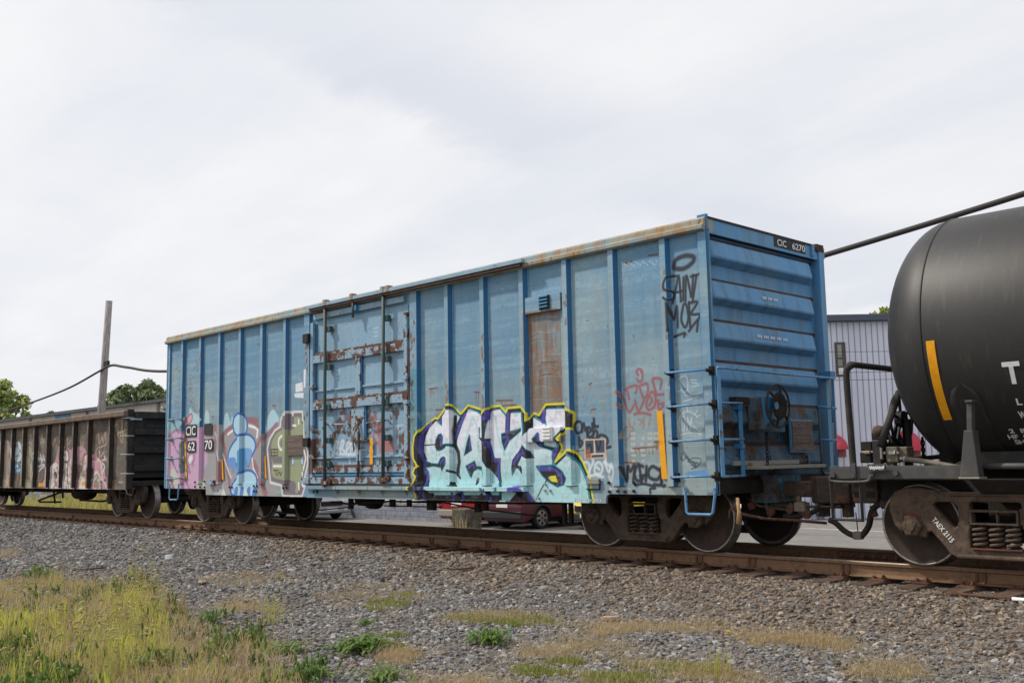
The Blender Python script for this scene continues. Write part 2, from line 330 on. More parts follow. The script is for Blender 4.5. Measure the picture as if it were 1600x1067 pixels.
def Q(ox, oy, sc, y=-.03): return lambda *p: PX([(ox+a/sc, oy+b/sc) for a, b in p], y)
def smooth(P, n=5, closed=False):
    P = [np.array(p) for p in P]; out = []; m = len(P)
    rng = range(m) if closed else range(m-1)
    for i in rng:
        p0 = P[(i-1) % m] if closed or i > 0 else P[i]; p1 = P[i]; p2 = P[(i+1) % m]; p3 = P[(i+2) % m] if closed or i+2 < m else p2
        for k in range(n):
            t = k/n; out.append(tuple(.5*((2*p1)+(-p0+p2)*t+(2*p0-5*p1+4*p2-p3)*t*t+(-p0+3*p1-3*p2+p3)*t**3)))
    if not closed: out.append(tuple(P[-1]))
    return out
SIDE = (-15.05, .05, .60, 4.30)
XFACE = [-14.174, -13.324, -12.46, -11.597, -10.732, -9.864, -5.034, -4.191, -3.33, -2.455, -1.597, -.718]
S = Paint(*SIDE, .005, (128, 164, 188))
gz = np.linspace(0, 1, S.H)[:, None, None]
S.a[:] = np.array((108, 148, 178))/255*gz+np.array((143, 158, 162))/255*(1-gz)
n1 = fbm(S.H, S.W, 4, 16, 5); n2 = fbm(S.H, S.W, 60, 12, 3); n3 = fbm(S.H, S.W, 90, 360, 3); n4 = fbm(S.H, S.W, 3, 150, 4)
S.a *= (1+.22*(n1-.5)+.16*(n2-.5)+.08*(n3-.5)+.12*(n4-.5))[..., None]
def blend(mask, col): S.a[:] = S.a*(1-mask[..., None])+np.array(col, np.float32)/255*mask[..., None]
blend(np.clip((n1-.5)*2.2, 0, .55), (150, 162, 160))           # chalky patches
blend(np.clip((.46-n1)*2.2, 0, .5), (96, 146, 186))             # bluer patches
blend(np.clip((n4-.60)*3, 0, .28)*np.clip(1.3-gz[..., 0]*1.2, 0, 1), (128, 120, 106))  # dirty runs near the bottom
sp = fbm(S.H, S.W, 70, 280, 2); blend((sp > .88)*.6, (122, 88, 70))   # rust chips
def rust_run(x, z, wd, ln, a=.75):
    for k in range(int(3+wd/.03)):
        xx = x+random.uniform(-wd/2, wd/2); l = ln*random.uniform(.3, 1)
        S.stroke([(xx, z), (xx+random.uniform(-.01, .01), z-l)], random.uniform(.008, .02), (138, 92, 62), a*random.uniform(.3, .8), .8)
    S.stroke([(x-wd/2, z), (x+wd/2, z+random.uniform(-.02, .02))], .022, (104, 66, 48), a, .5)
for px, py, wd, ln in [(674,607,.2,.2),(683,640,.16,.3),(742,612,.12,.25),(785,625,.35,.12),(793,633,.3,.15),(640,600,.1,.3),(646,655,.15,.25),(697,560,.06,.5),(750,520,.05,.6),
        (1005,700,.4,.1),(985,722,.25,.12),(1030,690,.2,.1),(905,705,.25,.1),(880,672,.2,.1),(925,640,.08,.1),(920,600,.05,.06),(1018,398,.14,.03),(980,410,.1,.03),(868,360,.08,.04),(855,565,.3,.1),(850,585,.25,.2),
        (352,545,.06,.2),(402,538,.08,.05),(412,640,.1,.12),(330,650,.08,.1),(425,633,.1,.1),(470,600,.08,.5)]:
    x, z = PX([(px, py)])[0]; rust_run(x, z, wd, ln)
for i in range(26):                                            # thin rust scratches on the two leftmost bays
    x, z = PX([(random.uniform(270, 308), random.uniform(555, 640))])[0]; q = [(x, z)]
    for k in range(3): q.append((q[-1][0]+random.uniform(-.2, .2), q[-1][1]+random.uniform(-.16, .1)))
    S.stroke(q, .012, (112, 78, 62), .6, .5)
# rusted repair panel
rp = PX([(818, 487), (877, 483), (879, 660), (822, 668)], 0); zr = [p[1] for p in rp]
nr = fbm(S.H, S.W, 8, 220, 4); nr2 = fbm(S.H, S.W, 40, 120, 3)
yy = S.Z0+(np.arange(S.H)+.5)*S.res; xx = S.X0+(np.arange(S.W)+.5)*S.res
m = ((xx > rp[0][0]+.03) & (xx < rp[1][0]-.02))[None, :]*np.clip((max(zr)-.02-yy)/.03, 0, 1)[:, None]*np.clip((yy-1.45)/1.3+.35, 0, 1)[:, None]
m = m*np.clip(.45+1.2*(nr-.35)+.35*(nr2-.5), 0, 1)*.95
blend(m, (112, 84, 68))
blend(m*np.clip((nr2-.5)*4, 0, .6), (146, 104, 78))
for k in range(9):
    z = max(zr)-.15-k*.17+random.uniform(-.05, .05); x = rp[0][0]+random.uniform(.1, .3); S.stroke([(x, z), (x+.15, z+.02), (x+random.uniform(.3, .6), z-.02)], .008, (160, 166, 170), .55, .6)
blend(((n2 > .60)*(n3 > .5))*.12, (190, 205, 215))
for xf, z0_, z1_, n_ in ((-5.034, 1.8, 2.4, 9), (-4.191, 2.0, 3.1, 16), (-4.191, 1.75, 2.1, 8), (-3.33, 2.2, 2.7, 7), (-.718, 1.9, 4.0, 8), (-2.455, 2.0, 3.9, 5), (-13.324, 1.7, 3.9, 7), (-9.10, 1.0, 3.6, 22), (-5.9, 1.0, 3.5, 22), (-14.174, 1.8, 3.8, 7)):
    for k in range(n_):                                        # rust chips on the post faces
        z = random.uniform(z0_, z1_); x = xf+random.uniform(.0, .10); S.poly([(x, z), (x+random.uniform(.02, .05), z+.02), (x+random.uniform(.02, .06), z+random.uniform(.05, .14)), (x-.01, z+random.uniform(.04, .1))], (112, 76, 58), .85)
for xf in XFACE: S.stroke([(xf+.012, 1.0), (xf+.012, 4.05)], .014, (150, 140, 122), .7, .8); S.poly([(xf, .86), (xf+.088, .86), (xf+.088, 4.05), (xf, 4.05)], (152, 178, 192), .35)
# teal repainted patch beside the door
S.poly(PX([(640, 577), (662, 577), (662, 690), (640, 690)]), (58, 128, 150), .45)
# pale paper remnants near the door
for q in ([(459,600),(470,597),(471,611),(459,613)], [(457,615),(473,613),(473,622),(458,621)], [(477,578),(481,577),(480,605),(477,607)]): S.poly(PX(q), (226, 228, 234), .9)
S0 = S.a.copy()
# ---- left mural
L1 = Q(250, 620, 6.667); L2 = Q(380, 620, 6.667)
PINK, GREY, MAR, OLV, LBL = (196, 160, 190), (156, 152, 154), (146, 104, 112), (148, 156, 128), (168, 204, 224)
def spray(P, col, a=1, n=6): S.poly(smooth(P, n, True), col, a)
S.poly(L1((75,330),(400,400),(560,300),(700,280),(860,240),(1000,270),(1000,1040),(75,960)), GREY, .92)
S.poly(L2((0,250),(160,300),(180,380),(240,420),(240,640),(260,860),(330,920),(330,1030),(0,1030)), GREY, .95)
for q in ([(280,200),(300,110),(330,160),(400,190),(430,240),(380,300),(250,280)], [(440,300),(460,150),(490,160),(500,280),(480,320)], [(640,320),(660,190),(690,170),(720,260),(735,190),(745,260),(690,330),(640,400)]):
    spray(L1(*q), (176, 210, 220), .75)
spray(L2((215,360),(240,210),(290,130),(340,200),(350,260),(280,340),(230,390)), (172, 208, 224), .85)
spray(L1((85,250),(230,250),(210,330),(100,390)), (150, 196, 206), .6)
spray(L1((80,480),(100,400),(160,350),(240,360),(300,390),(400,340),(450,310),(500,420),(480,560),(470,700),(440,760),(440,850),(400,950),(130,950),(80,840)), PINK)
spray(L1((255,240),(290,190),(320,180),(320,240),(290,290),(250,300)), (206, 160, 178))
S.stroke(smooth(L1((260,235),(300,180),(322,190),(315,250),(270,300))), .04, (150, 92, 116), .8)
S.stroke(smooth(L1((90,420),(130,360),(200,345),(250,380))), .06, (142, 104, 128), .7)
spray(L1((205,520),(250,470),(250,640),(250,760),(215,780)), (96, 120, 124), .85)
S.stroke(smooth(L1((290,700),(280,640),(300,590),(335,585),(345,640),(320,700))), .06, (158, 110, 130), .8)
spray(L1((290,690),(280,650),(305,605),(325,640),(300,690)), (208, 224, 224))
spray(L1((95,760),(150,770),(190,950),(150,950),(100,840)), (186, 196, 176), .8)
spray(L1((390,900),(440,850),(460,900),(450,955),(385,955)), (186, 196, 176), .8)
S.poly(L1((545,280),(580,300),(590,440),(600,560),(640,760),(640,900),(590,890),(560,600)), MAR, .85)
S.stroke(smooth(L1((1000,245),(900,235),(850,260),(740,310),(660,370),(640,440),(660,560),(680,760),(740,1030))), .10, MAR, .9)
S.stroke(L1((690,390),(740,350)), .05, (226, 224, 222)); S.stroke(L1((640,600),(680,740),(720,840)), .045, (214, 214, 212), .9)
S.stroke(L1((560,370),(600,560),(620,660)), .045, (214, 210, 206), .7)
S.stroke(L2((45,300),(110,320),(135,345),(125,420)), .06, (226, 226, 226))
S.stroke(smooth(L2((0,240),(80,260),(150,310),(170,330))), .09, MAR, .9)
S.stroke(L2((115,520),(200,430),(260,370),(330,290)), .11, MAR, .85)
S.stroke(L2((90,690),(150,820),(220,1000)), .16, MAR, .85); S.stroke(L2((75,640),(85,740),(130,840)), .05, (220, 218, 214))
# blue figure
BO = (66, 106, 176)
def fig(P, col, out, wd=.05): q = smooth(P, 6, True); S.poly(q, col); S.stroke(q, wd, out, 1, .4, True)
fig(L1((745,280),(760,210),(800,175),(850,180),(885,240),(890,330),(870,390),(820,410),(770,390),(750,340)), LBL, BO)
fig(L1((700,690),(690,620),(710,540),(760,460),(830,400),(910,395),(965,450),(975,530),(950,590),(925,640),(900,720),(880,660),(870,600),(840,780),(800,790),(770,690),(745,780),(735,720)), LBL, BO)
spray(L1((685,650),(760,630),(770,700),(745,800),(730,740),(700,730)), (104, 146, 204))
spray(L1((865,540),(940,560),(900,720),(880,650)), (120, 160, 212))
spray(L1((800,600),(870,540),(870,790),(800,790)), (86, 150, 196))
fig(L1((735,1010),(735,930),(790,830),(870,770),(940,775),(985,830),(995,930),(985,1020),(940,1040),(800,1040)), LBL, BO)
for x in (770, 830, 900, 960): spray(L1((x,950),(x+30,940),(x+20,1040),(x-12,1040)), (92, 132, 196))
for x in (640, 870): S.poly(L1((x-20,1030),(x+10,950),(x+40,1030)), (206, 218, 208), .9)
S.stroke(smooth(L1((570,960),(610,910),(640,950),(600,1010),(560,1025))), .10, (186, 184, 186), .8)
# olive block letter with pale outline
OL = L2((245,640),(235,540),(260,440),(310,350),(370,310),(372,240),(400,185),(440,185),(445,160),(490,160),(500,190),(505,155),(600,155),(600,240),(645,255),(650,430),(690,560),(690,700),(660,830),(640,900),(600,1035),(480,1035),(400,1030),(385,920),(270,890))
S.poly(OL, (120, 112, 120)); S.stroke(OL, .05, (218, 216, 212), .9, .4, True)
spray(L2((280,600),(280,480),(330,380),(400,330),(405,220),(425,220),(430,330),(510,330),(515,215),(580,215),(590,280),(635,290),(635,620),(600,850),(560,990),(530,990),(520,880),(300,840),(285,700)), OLV, 1, 4)
S.poly(L2((275,620),(400,620),(410,690),(300,690)), (120, 112, 120)); S.poly(L2((470,620),(510,620),(515,720),(485,710)), (120, 112, 120)); S.poly(L2((575,620),(630,620),(625,700),(590,720)), (120, 112, 120))
spray(L2((490,640),(505,630),(508,700),(492,700)), LBL); spray(L2((585,640),(610,620),(615,690),(592,700)), LBL)
S.stroke(smooth(L2((395,400),(360,430),(350,490),(370,545),(400,550))), .05, (226, 226, 222)); spray(L2((375,460),(400,440),(400,520),(375,510)), (120, 112, 120))
for q in ([(560,240),(560,280)], [(300,720),(400,722)], [(500,298),(530,298)], [(600,790),(600,810)], [(565,900),(570,960)], [(655,560),(670,640),(645,760)]): S.stroke(L2(*q), .045, (226, 228, 224))
spray(L2((595,880),(610,850),(635,890),(620,940),(600,930)), (222, 224, 224))
S.stroke(L2((300,765),(350,765)), .02, (60, 56, 54)); S.stroke(L2((325,765),(330,820)), .02, (60, 56, 54)); S.stroke(smooth(L2((345,820),(360,780),(375,820),(385,780),(400,820),(405,770))), .02, (60, 56, 54)); S.stroke(L2((320,795),(395,795)), .015, (150, 100, 70))
S.stroke(L2((275,548),(340,545),(340,610),(278,612)), .025, (70, 64, 58), .9, .3, True); S.stroke(L2((308,548),(308,610)), .018, (70, 64, 58)); S.stroke(L2((276,580),(340,578)), .018, (70, 64, 58))
for k in range(5):                                             # worn stencil rows
    for x in np.arange(270, 345, 9): 
        if random.random() < .7: S.poly(L1((x, 700+k*9), (x+6, 700+k*9), (x+6, 705+k*9), (x, 705+k*9)), (110, 116, 122), .6)
    for x in np.arange(455, 545, 9):
        if random.random() < .7: S.poly(L1((x, 705+k*12), (x+6, 705+k*12), (x+6, 712+k*12), (x, 712+k*12)), (122, 160, 190), .7)
# ---- block letter mural on the right half
G = Q(640, 620, 4.85); S7 = Q(640, 620, 6.273); S8 = Q(780, 620, 6.278)
BLK, TEAL, PUR, YEL = (42, 40, 46), (34, 136, 158), (76, 72, 160), (216, 206, 52)
z_hi, z_lo = G((700, 150))[0][1], G((700, 700))[0][1]
nw = fbm(S.H, S.W, 30, 60, 3)
def fillc(x, z):
    t = np.clip((z-z_lo)/(z_hi-z_lo), 0, 1)[..., None]; t = np.clip(t*1.7-.30, 0, 1)
    j = ((z-S.Z0)/S.res).astype(int).clip(0, S.H-1); i = ((x-S.X0)/S.res).astype(int).clip(0, S.W-1)
    return (np.array((218, 220, 232))*t+np.array((164, 206, 212))*(1-t))*(1+.08*(nw[j, i][..., None]-.5))
OUT = G((50,800),(28,725),(5,690),(35,655),(58,605),(38,580),(50,540),(72,525),(42,470),(38,380),(48,300),(85,240),(120,205),(180,160),(200,165),(262,78),(265,62),(310,60),(370,126),(378,126),(430,64),(535,98),(548,138),(565,108),(610,75),(672,68),(716,118),(728,85),(850,74),(888,128),(886,180),(930,124),(970,138),(1020,58),(1162,52),(1198,100),(1212,98),(1240,125),(1240,242),(1215,240),(1195,240),(1120,315),(1135,330),(1128,352),(1142,366),(1142,400),(1092,492),(1182,405),(1222,402),(1262,432),(1300,490),(1352,612),(1382,780),(1382,840),(50,840))
S.poly(OUT, BLK); S.stroke(OUT, .034, YEL, 1, .25, True)
LET = {
 'S': S7((240,238),(300,290),(300,195),(338,130),(402,130),(472,200),(432,285),(420,350),(432,470),(460,545),(468,640),(450,740),(480,800),(480,960),(350,960),(170,960),(180,872),(182,780),(172,730),(145,692),(150,655),(155,610),(128,540),(125,470),(142,385),(180,300)),
 'A': S7((560,125),(640,150),(705,200),(710,400),(700,420),(690,440),(700,560),(715,620),(770,700),(860,820),(866,960),(480,960),(480,800),(468,640),(445,500),(450,420),(480,330),(520,210)),
 'V': G((612,108),(668,95),(716,150),(722,275),(680,285),(712,400),(770,275),(747,268),(750,125),(850,120),(862,240),(862,300),(835,370),(775,480),(755,540),(762,605),(800,530),(850,610),(868,700),(868,800),(690,800),(690,680),(680,600),(668,470),(632,465),(605,350),(580,320),(590,190)),
 'E': S8((320,205),(455,280),(440,215),(450,122),(628,118),(642,290),(538,405),(540,440),(560,505),(500,515),(505,660),(540,680),(650,570),(700,590),(760,660),(800,740),(850,870),(875,1060),(150,1060),(236,880),(232,760),(160,680),(210,570),(335,600),(300,540),(222,450),(228,400),(320,300)) }
for k, P in LET.items():
    Pt = [(x+.03, z+.018) for x, z in P]; S.poly(Pt, TEAL); S.stroke(P, .02, TEAL, .8, .3, True)
for k, P in LET.items(): S.poly(P, fillc)
# pale contour lines inside the letters
for q in (S7((215,330),(190,430),(200,520),(240,570),(290,560),(390,520),(430,600),(410,680)), S7((600,200),(560,330),(520,480),(500,640),(530,760)), S7((610,210),(650,330),(660,500),(690,640),(760,760)), G((640,150),(650,260),(690,400),(720,440),(800,330),(820,220))): S.stroke(smooth(q), .035, (150, 204, 210), .65, .8)
def dark(P, edge=True):
    if edge: S.stroke(P, .03, TEAL, .9, .3, True)
    S.poly(P, BLK)
dark(S7((232,470),(240,420),(262,372),(290,365),(305,395),(300,470),(345,462),(420,465),(440,500),(400,478),(350,478),(300,515),(270,525),(248,520),(235,490)))
dark(S7((140,625),(160,640),(200,655),(262,660),(285,605),(312,588),(338,605),(335,650),(300,722),(288,690),(220,675),(150,688),(130,660)))
S.stroke(S7((125,475),(235,466)), .018, BLK); S.stroke(S7((435,200),(425,330),(430,470),(462,545),(470,640),(455,735)), .07, BLK)
S.stroke(S7((355,730),(385,720),(440,745),(478,795)), .035, BLK); dark(S7((345,780),(360,800),(360,870),(345,870)), False); dark(S7((400,870),(410,830),(440,840),(458,880)), False)
dark(S7((568,375),(590,520),(520,570),(545,450))); dark(S7((660,300),(672,300),(670,390),(700,420),(690,440),(666,410)), False)
dark(S7((535,680),(620,630),(635,680),(700,690),(725,740),(720,790),(690,715),(650,702),(610,725),(585,790),(560,740))); dark(S7((636,870),(636,820),(655,785),(668,800),(660,850)), False)
dark(S7((690,415),(785,408),(778,440),(802,560),(822,600),(876,600),(868,870),(850,800),(770,700),(712,600)), False)
dark(S8((5,365),(200,312),(190,335),(80,430),(35,520),(10,440)))
dark(S8((45,180),(95,150),(85,350),(40,350)), False)
dark(S8((335,415),(385,355),(395,430),(415,440),(430,480),(560,510),(500,520),(440,500),(380,480),(350,450)))
dark(S8((350,680),(520,670),(600,730),(635,800),(620,860),(560,880),(470,830),(410,770)))
dark(S8((100,680),(110,620),(150,560),(205,510),(205,470),(220,480),(240,530),(335,600),(270,604),(205,560),(170,600),(150,665),(195,680),(230,760),(236,870),(222,780),(170,705),(112,690),(106,780)), False)
dark(S7((420,1010),(440,940),(500,940),(480,1010),(640,1010),(700,930),(720,1010)), False); dark(G((545,800),(590,690),(640,800)), False); dark(G((740,800),(830,690),(950,800)), False); dark(G((100,800),(110,700),(150,700),(215,800)), False); dark(G((345,800),(390,700),(420,800)), False)
for q, wd in ((S7((275,395),(293,400),(288,480)), .05), (S7((285,650),(310,615),(330,620),(320,655)), .045), (S7((190,260),(120,340),(105,470),(115,600),(135,640),(130,720),(165,760),(150,850),(120,930),(135,1010)), .075), (S7((282,210),(285,260)), .05), (S7((525,170),(470,300),(440,400)), .08),
             (S7((572,440),(574,515)), .045), (S7((560,695),(605,660),(612,690)), .045), (S7((695,452),(730,454)), .06), (S7((765,440),(790,540),(815,622),(862,625),(850,700),(857,795)), .06), (S7((760,150),(765,200),(730,210)), .09),
             (S8((68,170),(62,345)), .09), (S8((15,400),(68,392),(38,470)), .055), (S8((425,150),(418,235)), .1), (S8((390,370),(398,470)), .07), (S8((545,520),(520,590)), .10), (S8((385,704),(505,705)), .085), (S8((535,715),(590,770),(600,835)), .06), (S8((125,655),(150,600),(190,560)), .07), (S8((215,495),(250,555)), .07),
             (G((780,700),(850,700),(930,800)), .09), (G((570,700),(620,800)), .06), (G((310,730),(345,800)), .06), (G((385,720),(410,800)), .06), (G((60,680),(70,720)), .07)):
    S.stroke(smooth(q, 4), wd*.78, PUR, 1, .4)
S.poly(S8((465,790),(490,775),(540,770),(560,840),(500,830)), YEL)
S.stroke(S8((455,810),(400,910),(355,1000)), .02, BLK)
for k in range(70):
    x, z = G((random.uniform(60, 1330), random.uniform(300, 780)))[0]; S.stroke([(x, z), (x+random.uniform(-.004, .004), z-random.uniform(.05, .25))], .008, random.choice(((150, 196, 204), (186, 206, 216), (60, 58, 66))), random.uniform(.25, .6), .8)
MR = fbm(S.H, S.W, 50, 200, 4); i0, i1 = int((G((0, 0))[0][0]-S.X0)/S.res), int((G((1400, 0))[0][0]-S.X0)/S.res); fade = np.zeros((S.H, S.W)); fade[:int((2.1-S.Z0)/S.res), i0:i1] = 1
blend(fade*np.clip((MR-.60)*3, 0, .35), (150, 160, 166))       # worn spots
S.a[:int((2.1-S.Z0)/S.res), i0:i1] *= (1+.10*(n2-.5)+.08*(n3-.5))[:int((2.1-S.Z0)/S.res), i0:i1, None]
# ---- tags: black, red, white and chalk lines
C5 = Q(861.5, 320, 3.336, .004); C4 = Q(960.5, 560, 5.335, .0)
def tagl(lines, wd, col, a=.9, soft=.5, n=5):
    for P in lines: S.stroke(smooth(P, n), wd, col, a, soft)
K = (40, 44, 54)
tagl([C5((640,330),(650,290),(700,268),(742,275),(735,305),(690,335),(645,335))], .06, K); 
tagl([C5((655,374),(620,378),(600,412),(604,446),(636,458),(642,484),(618,500),(598,488)), C5((632,515),(650,440),(664,372),(672,440),(676,505)), C5((640,462),(680,452)), C5((690,380),(688,500)), C5((700,505),(704,372),(722,440),(732,480),(740,368)), C5((728,376),(776,364)), C5((757,370),(738,502)),
      C5((612,515),(620,660)), C5((615,520),(640,600),(655,530),(660,640)), C5((690,520),(678,600),(700,640),(715,590),(705,525),(690,520)), C5((718,510),(725,640)), C5((718,515),(762,510),(730,570),(778,575),(740,630),(718,660)), C5((765,605),(760,660)), C5((640,690),(695,670),(692,688))], .034, K)
tagl([C4((65,905),(100,1020),(110,900),(130,940),(165,890),(155,1020)), C4((235,900),(190,890),(165,960),(190,1020),(235,1000)), C4((205,900),(225,1030)), C4((265,900),(260,1020)), C4((215,980),(270,970)), C4((370,930),(320,900),(285,930),(290,990),(350,1010),(380,980),(385,1050),(330,1050)), C4((380,920),(395,1050),(420,1060))], .045, K)
tagl([C4((170,1055),(240,1045),(310,1060),(340,1080),(300,1085),(300,1120))], .035, K)
tagl([S8((770,240),(735,260),(735,330),(760,355),(795,330),(790,260),(770,240)), S8((800,340),(815,260),(830,330),(845,300),(850,390)), S8((850,360),(885,330),(865,300),(850,340),(870,400),(900,380)), S8((905,340),(900,260),(930,290),(955,290)), S8((915,215),(920,300)), S8((905,380),(930,330),(950,360),(930,420),(905,400)), S8((770,395),(775,490),(800,450),(775,420)), S8((840,520),(860,440),(890,430),(880,500),(900,430),(930,420),(940,480),(970,380),(1030,390),(1050,440),(1020,500),(1075,490))], .04, K)
RD = (148, 84, 88)
tagl([C4((195,140),(180,110),(200,90),(228,110),(228,180),(205,195),(185,175)), C4((35,280),(80,350),(120,450),(160,390)), C4((85,260),(120,240),(185,230),(175,290)), C4((100,260),(120,340)), C4((170,350),(200,440),(245,350)), C4((205,230),(240,330),(275,290),(270,215),(215,225)), C4((290,390),(310,350),(290,320),(265,370),(280,430),(330,400),(340,320),(310,280),(280,320)), C4((380,250),(385,175),(320,170),(325,220),(345,290)), C4((350,305),(400,300),(425,295)), C4((360,350),(370,430),(410,380),(365,385)), C4((165,465),(230,455),(300,470)), C4((40,380),(60,410))], .038, RD, .8)
tagl([C4((115,510),(120,550)), C4((160,530),(168,545)), C4((200,510),(230,520),(210,550)), C4((245,490),(240,580)), C4((300,500),(285,560)), C4((60,660),(80,590),(150,570),(140,620),(100,680))], .03, (150, 104, 88), .55)
WH = (214, 222, 228)
tagl([S8((820,640),(860,650),(870,750)), S8((860,740),(905,640),(900,620)), S8((925,660),(920,740),(980,750),(995,680),(960,640),(925,665)), S8((940,690),(965,710)), S8((1020,640),(1060,740),(1080,660),(1110,740)), S8((1010,640),(1090,690)), S8((1025,580),(1030,640)), S8((850,785),(920,765),(1000,785))], .04, WH, .8)
tagl([S8((1060,780),(1085,830),(1100,760),(1130,740)), S8((1080,900),(1120,860))], .04, WH, .6)
tagl([C4((530,180),(560,150),(600,160),(605,260),(570,280),(540,210)), C4((520,280),(560,260)), C4((580,300),(640,330),(570,360),(690,320)), C4((600,260),(640,300),(720,285)), C4((630,180),(680,180)), C4((640,200),(690,210)), C4((635,235),(700,225))], .012, WH, .6)
tagl([C4((600,400),(605,440)), C4((545,440),(575,470)), C4((540,600),(530,530),(560,460),(620,445),(680,480)), C4((560,600),(555,500),(580,490),(575,600)), C4((600,600),(605,490),(620,560),(640,490),(625,600)), C4((650,560),(700,600),(720,590)), C4((545,640),(620,620),(720,630)), C4((660,470),(690,430)), C4((680,490),(710,470))], .014, WH, .6)
tagl([C4((550,830),(570,850),(600,820),(620,850),(650,830),(720,840),(690,900),(640,920)), C4((610,860),(690,870)), C4((560,790),(555,840)), C4((640,880),(680,910),(650,850))], .014, (60, 72, 84), .7)
S.poly(C4((580,960),(620,940),(790,920),(800,980),(590,985)), (60, 134, 206), .55); S.poly(C4((500,90),(740,80),(740,110),(500,130)), (60, 130, 196), .35)
# stencil box with old window-shaped patch
S.poly(S8((815,415),(1030,405),(1035,605),(820,612)), (206, 172, 142), .9); S.poly(S8((830,432),(1015,422),(1018,550),(832,560)), (62, 82, 108)); S.poly(S8((835,520),(880,500),(885,600),(835,605)), (150, 96, 70), .8)
S.stroke(S8((918,430),(922,560)), .03, (214, 186, 160)); S.stroke(S8((890,562),(1010,555)), .025, (214, 186, 160)); S.poly(S8((890,570),(1005,564),(1006,590),(892,596)), (62, 82, 108))
tagl([S8((850,480),(880,470),(890,540)), S8((930,440),(960,520),(980,440))], .03, K)
# faded stencil rows (worn beyond reading)
for r_, (y0, cols) in enumerate([(625, (150, 290, 340)), (668, (150, 240, 290, 340)), (715, (150, 230, 290)), (765, (150, 230)), (808, (155, 235)), (855, (160, 240))]):
    for c in cols:
        for k in range(random.choice((2, 3, 3))): S.poly(C4((c-15+k*14, y0-10), (c-6+k*14, y0-11), (c-6+k*14, y0+9), (c-15+k*14, y0+10)), (206, 196, 182), .75)
for k in range(16): S.poly(C5((365+k*12, 302-k*.6+(k%3)*8), (373+k*12, 300-k*.6+(k%3)*8), (373+k*12, 308-k*.6+(k%3)*8), (365+k*12, 310-k*.6+(k%3)*8)), (196, 206, 214), .6)
for k in range(14): S.poly(Q(880,740,6.667)((110+k*20, 262), (124+k*20, 262), (124+k*20, 292), (110+k*20, 292)), (196, 176, 162) if k % 3 else (120, 160, 196), .8)
for k in range(9): S.poly(Q(880,740,6.667)((485+k*24, 145), (500+k*24, 145), (500+k*24, 170), (485+k*24, 170)), (206, 178, 160), .7)
MASK = np.clip(np.abs(S.a-S0).max(2)*12-.2, 0, 1)
IMG_SIDE = S.image('boxcar_side_paint', MASK); MT['side'] = imgmat('painted_boxcar_side', IMG_SIDE, .62, 1.0, bump=(3, (.6, 1, 9), .18, .012))
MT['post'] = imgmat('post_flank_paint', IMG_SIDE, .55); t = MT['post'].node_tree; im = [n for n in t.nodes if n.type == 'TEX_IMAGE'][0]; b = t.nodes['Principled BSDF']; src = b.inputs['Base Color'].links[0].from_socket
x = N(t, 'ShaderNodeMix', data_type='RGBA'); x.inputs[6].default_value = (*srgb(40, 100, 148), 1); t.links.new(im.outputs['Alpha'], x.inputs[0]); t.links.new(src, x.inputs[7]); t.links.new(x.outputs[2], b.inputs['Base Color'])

# ---- gondola side
GS = (-34.2, -16.8, .66, 2.66)
g_ = Paint(*GS, .008, (100, 92, 85)); S2 = S; 
ga = fbm(g_.H, g_.W, 6, 40, 5); gb = fbm(g_.H, g_.W, 30, 160, 3)
g_.a *= (1+.5*(ga-.5)+.3*(gb-.5))[..., None]
GY = -.02; GC = Q(0, 660, 6.667, GY); GD = Q(120, 620, 5.333, GY)
def gpoly(P, c, a=1): g_.poly(smooth(P, 4, True), c, a)
def gl(lines, wd, c, a=.85):
    for P in lines: g_.stroke(smooth(P, 4), wd, c, a, .5)
GW, GP, GM, GT = (206, 200, 196), (190, 144, 158), (88, 58, 70), (178, 162, 138)
gpoly(GC((20,240),(90,230),(95,690),(20,690)), (168, 160, 150), .8); gl([GC((50,210),(60,400),(40,640)), GC((70,300),(75,600))], .12, (140, 106, 84), .6)
gpoly(GC((145,220),(205,220),(205,390),(145,390)), (196, 206, 214), .9); gpoly(GC((140,435),(205,425),(205,515),(140,520)), (78, 138, 176)); gl([GC((150,470),(170,450),(195,490),(160,500))], .06, (210, 220, 225)); gl([GC((170,230),(180,300),(170,380))], .1, (110, 156, 190), .8)
gpoly(GC((250,690),(245,400),(270,270),(300,240),(325,330),(325,690)), (166, 164, 140), .8); gl([GC((260,240),(290,205),(320,230)), GC((270,90),(280,140)), GC((300,80),(320,140)), GC((290,100),(310,150))], .06, GT)
for k in range(12): gl([GC((260+random.uniform(0,50), 340+k*24), (270+random.uniform(0,50), 350+k*24))], .05, (104, 98, 80), .7)
gl([GC((370,330),(390,310),(395,400),(410,330),(420,420),(440,340),(450,390)), GC((375,370),(450,390)), GC((390,460),(430,440),(450,450),(400,500),(385,600))], .06, (196, 202, 210)); gl([GC((395,150),(410,200),(425,120),(440,220)), GC((400,220),(450,190))], .06, GT, .6)
gpoly(GC((465,560),(500,470),(560,400),(600,260),(640,240),(700,270),(760,300),(800,250),(860,260),(900,330),(960,340),(1040,400),(1090,560),(1100,690),(480,690)), GP, .9)
gpoly(GC((510,690),(500,560),(520,450),(570,420),(600,470),(600,690)), GW); gpoly(GC((545,530),(570,510),(585,560),(565,590)), GM); gl([GC((560,560),(570,640),(600,680))], .06, GP)
gpoly(GC((650,330),(680,285),(700,330),(700,390),(670,405),(645,370)), GW); gl([GC((645,370),(650,300),(680,275),(705,320),(700,400),(660,410),(645,370))], .05, GM)
gpoly(GC((640,430),(700,430),(740,340),(760,370),(740,690),(640,690)), GW); gl([GC((690,420),(690,560),(710,690)), GC((650,430),(660,600))], .04, GM)
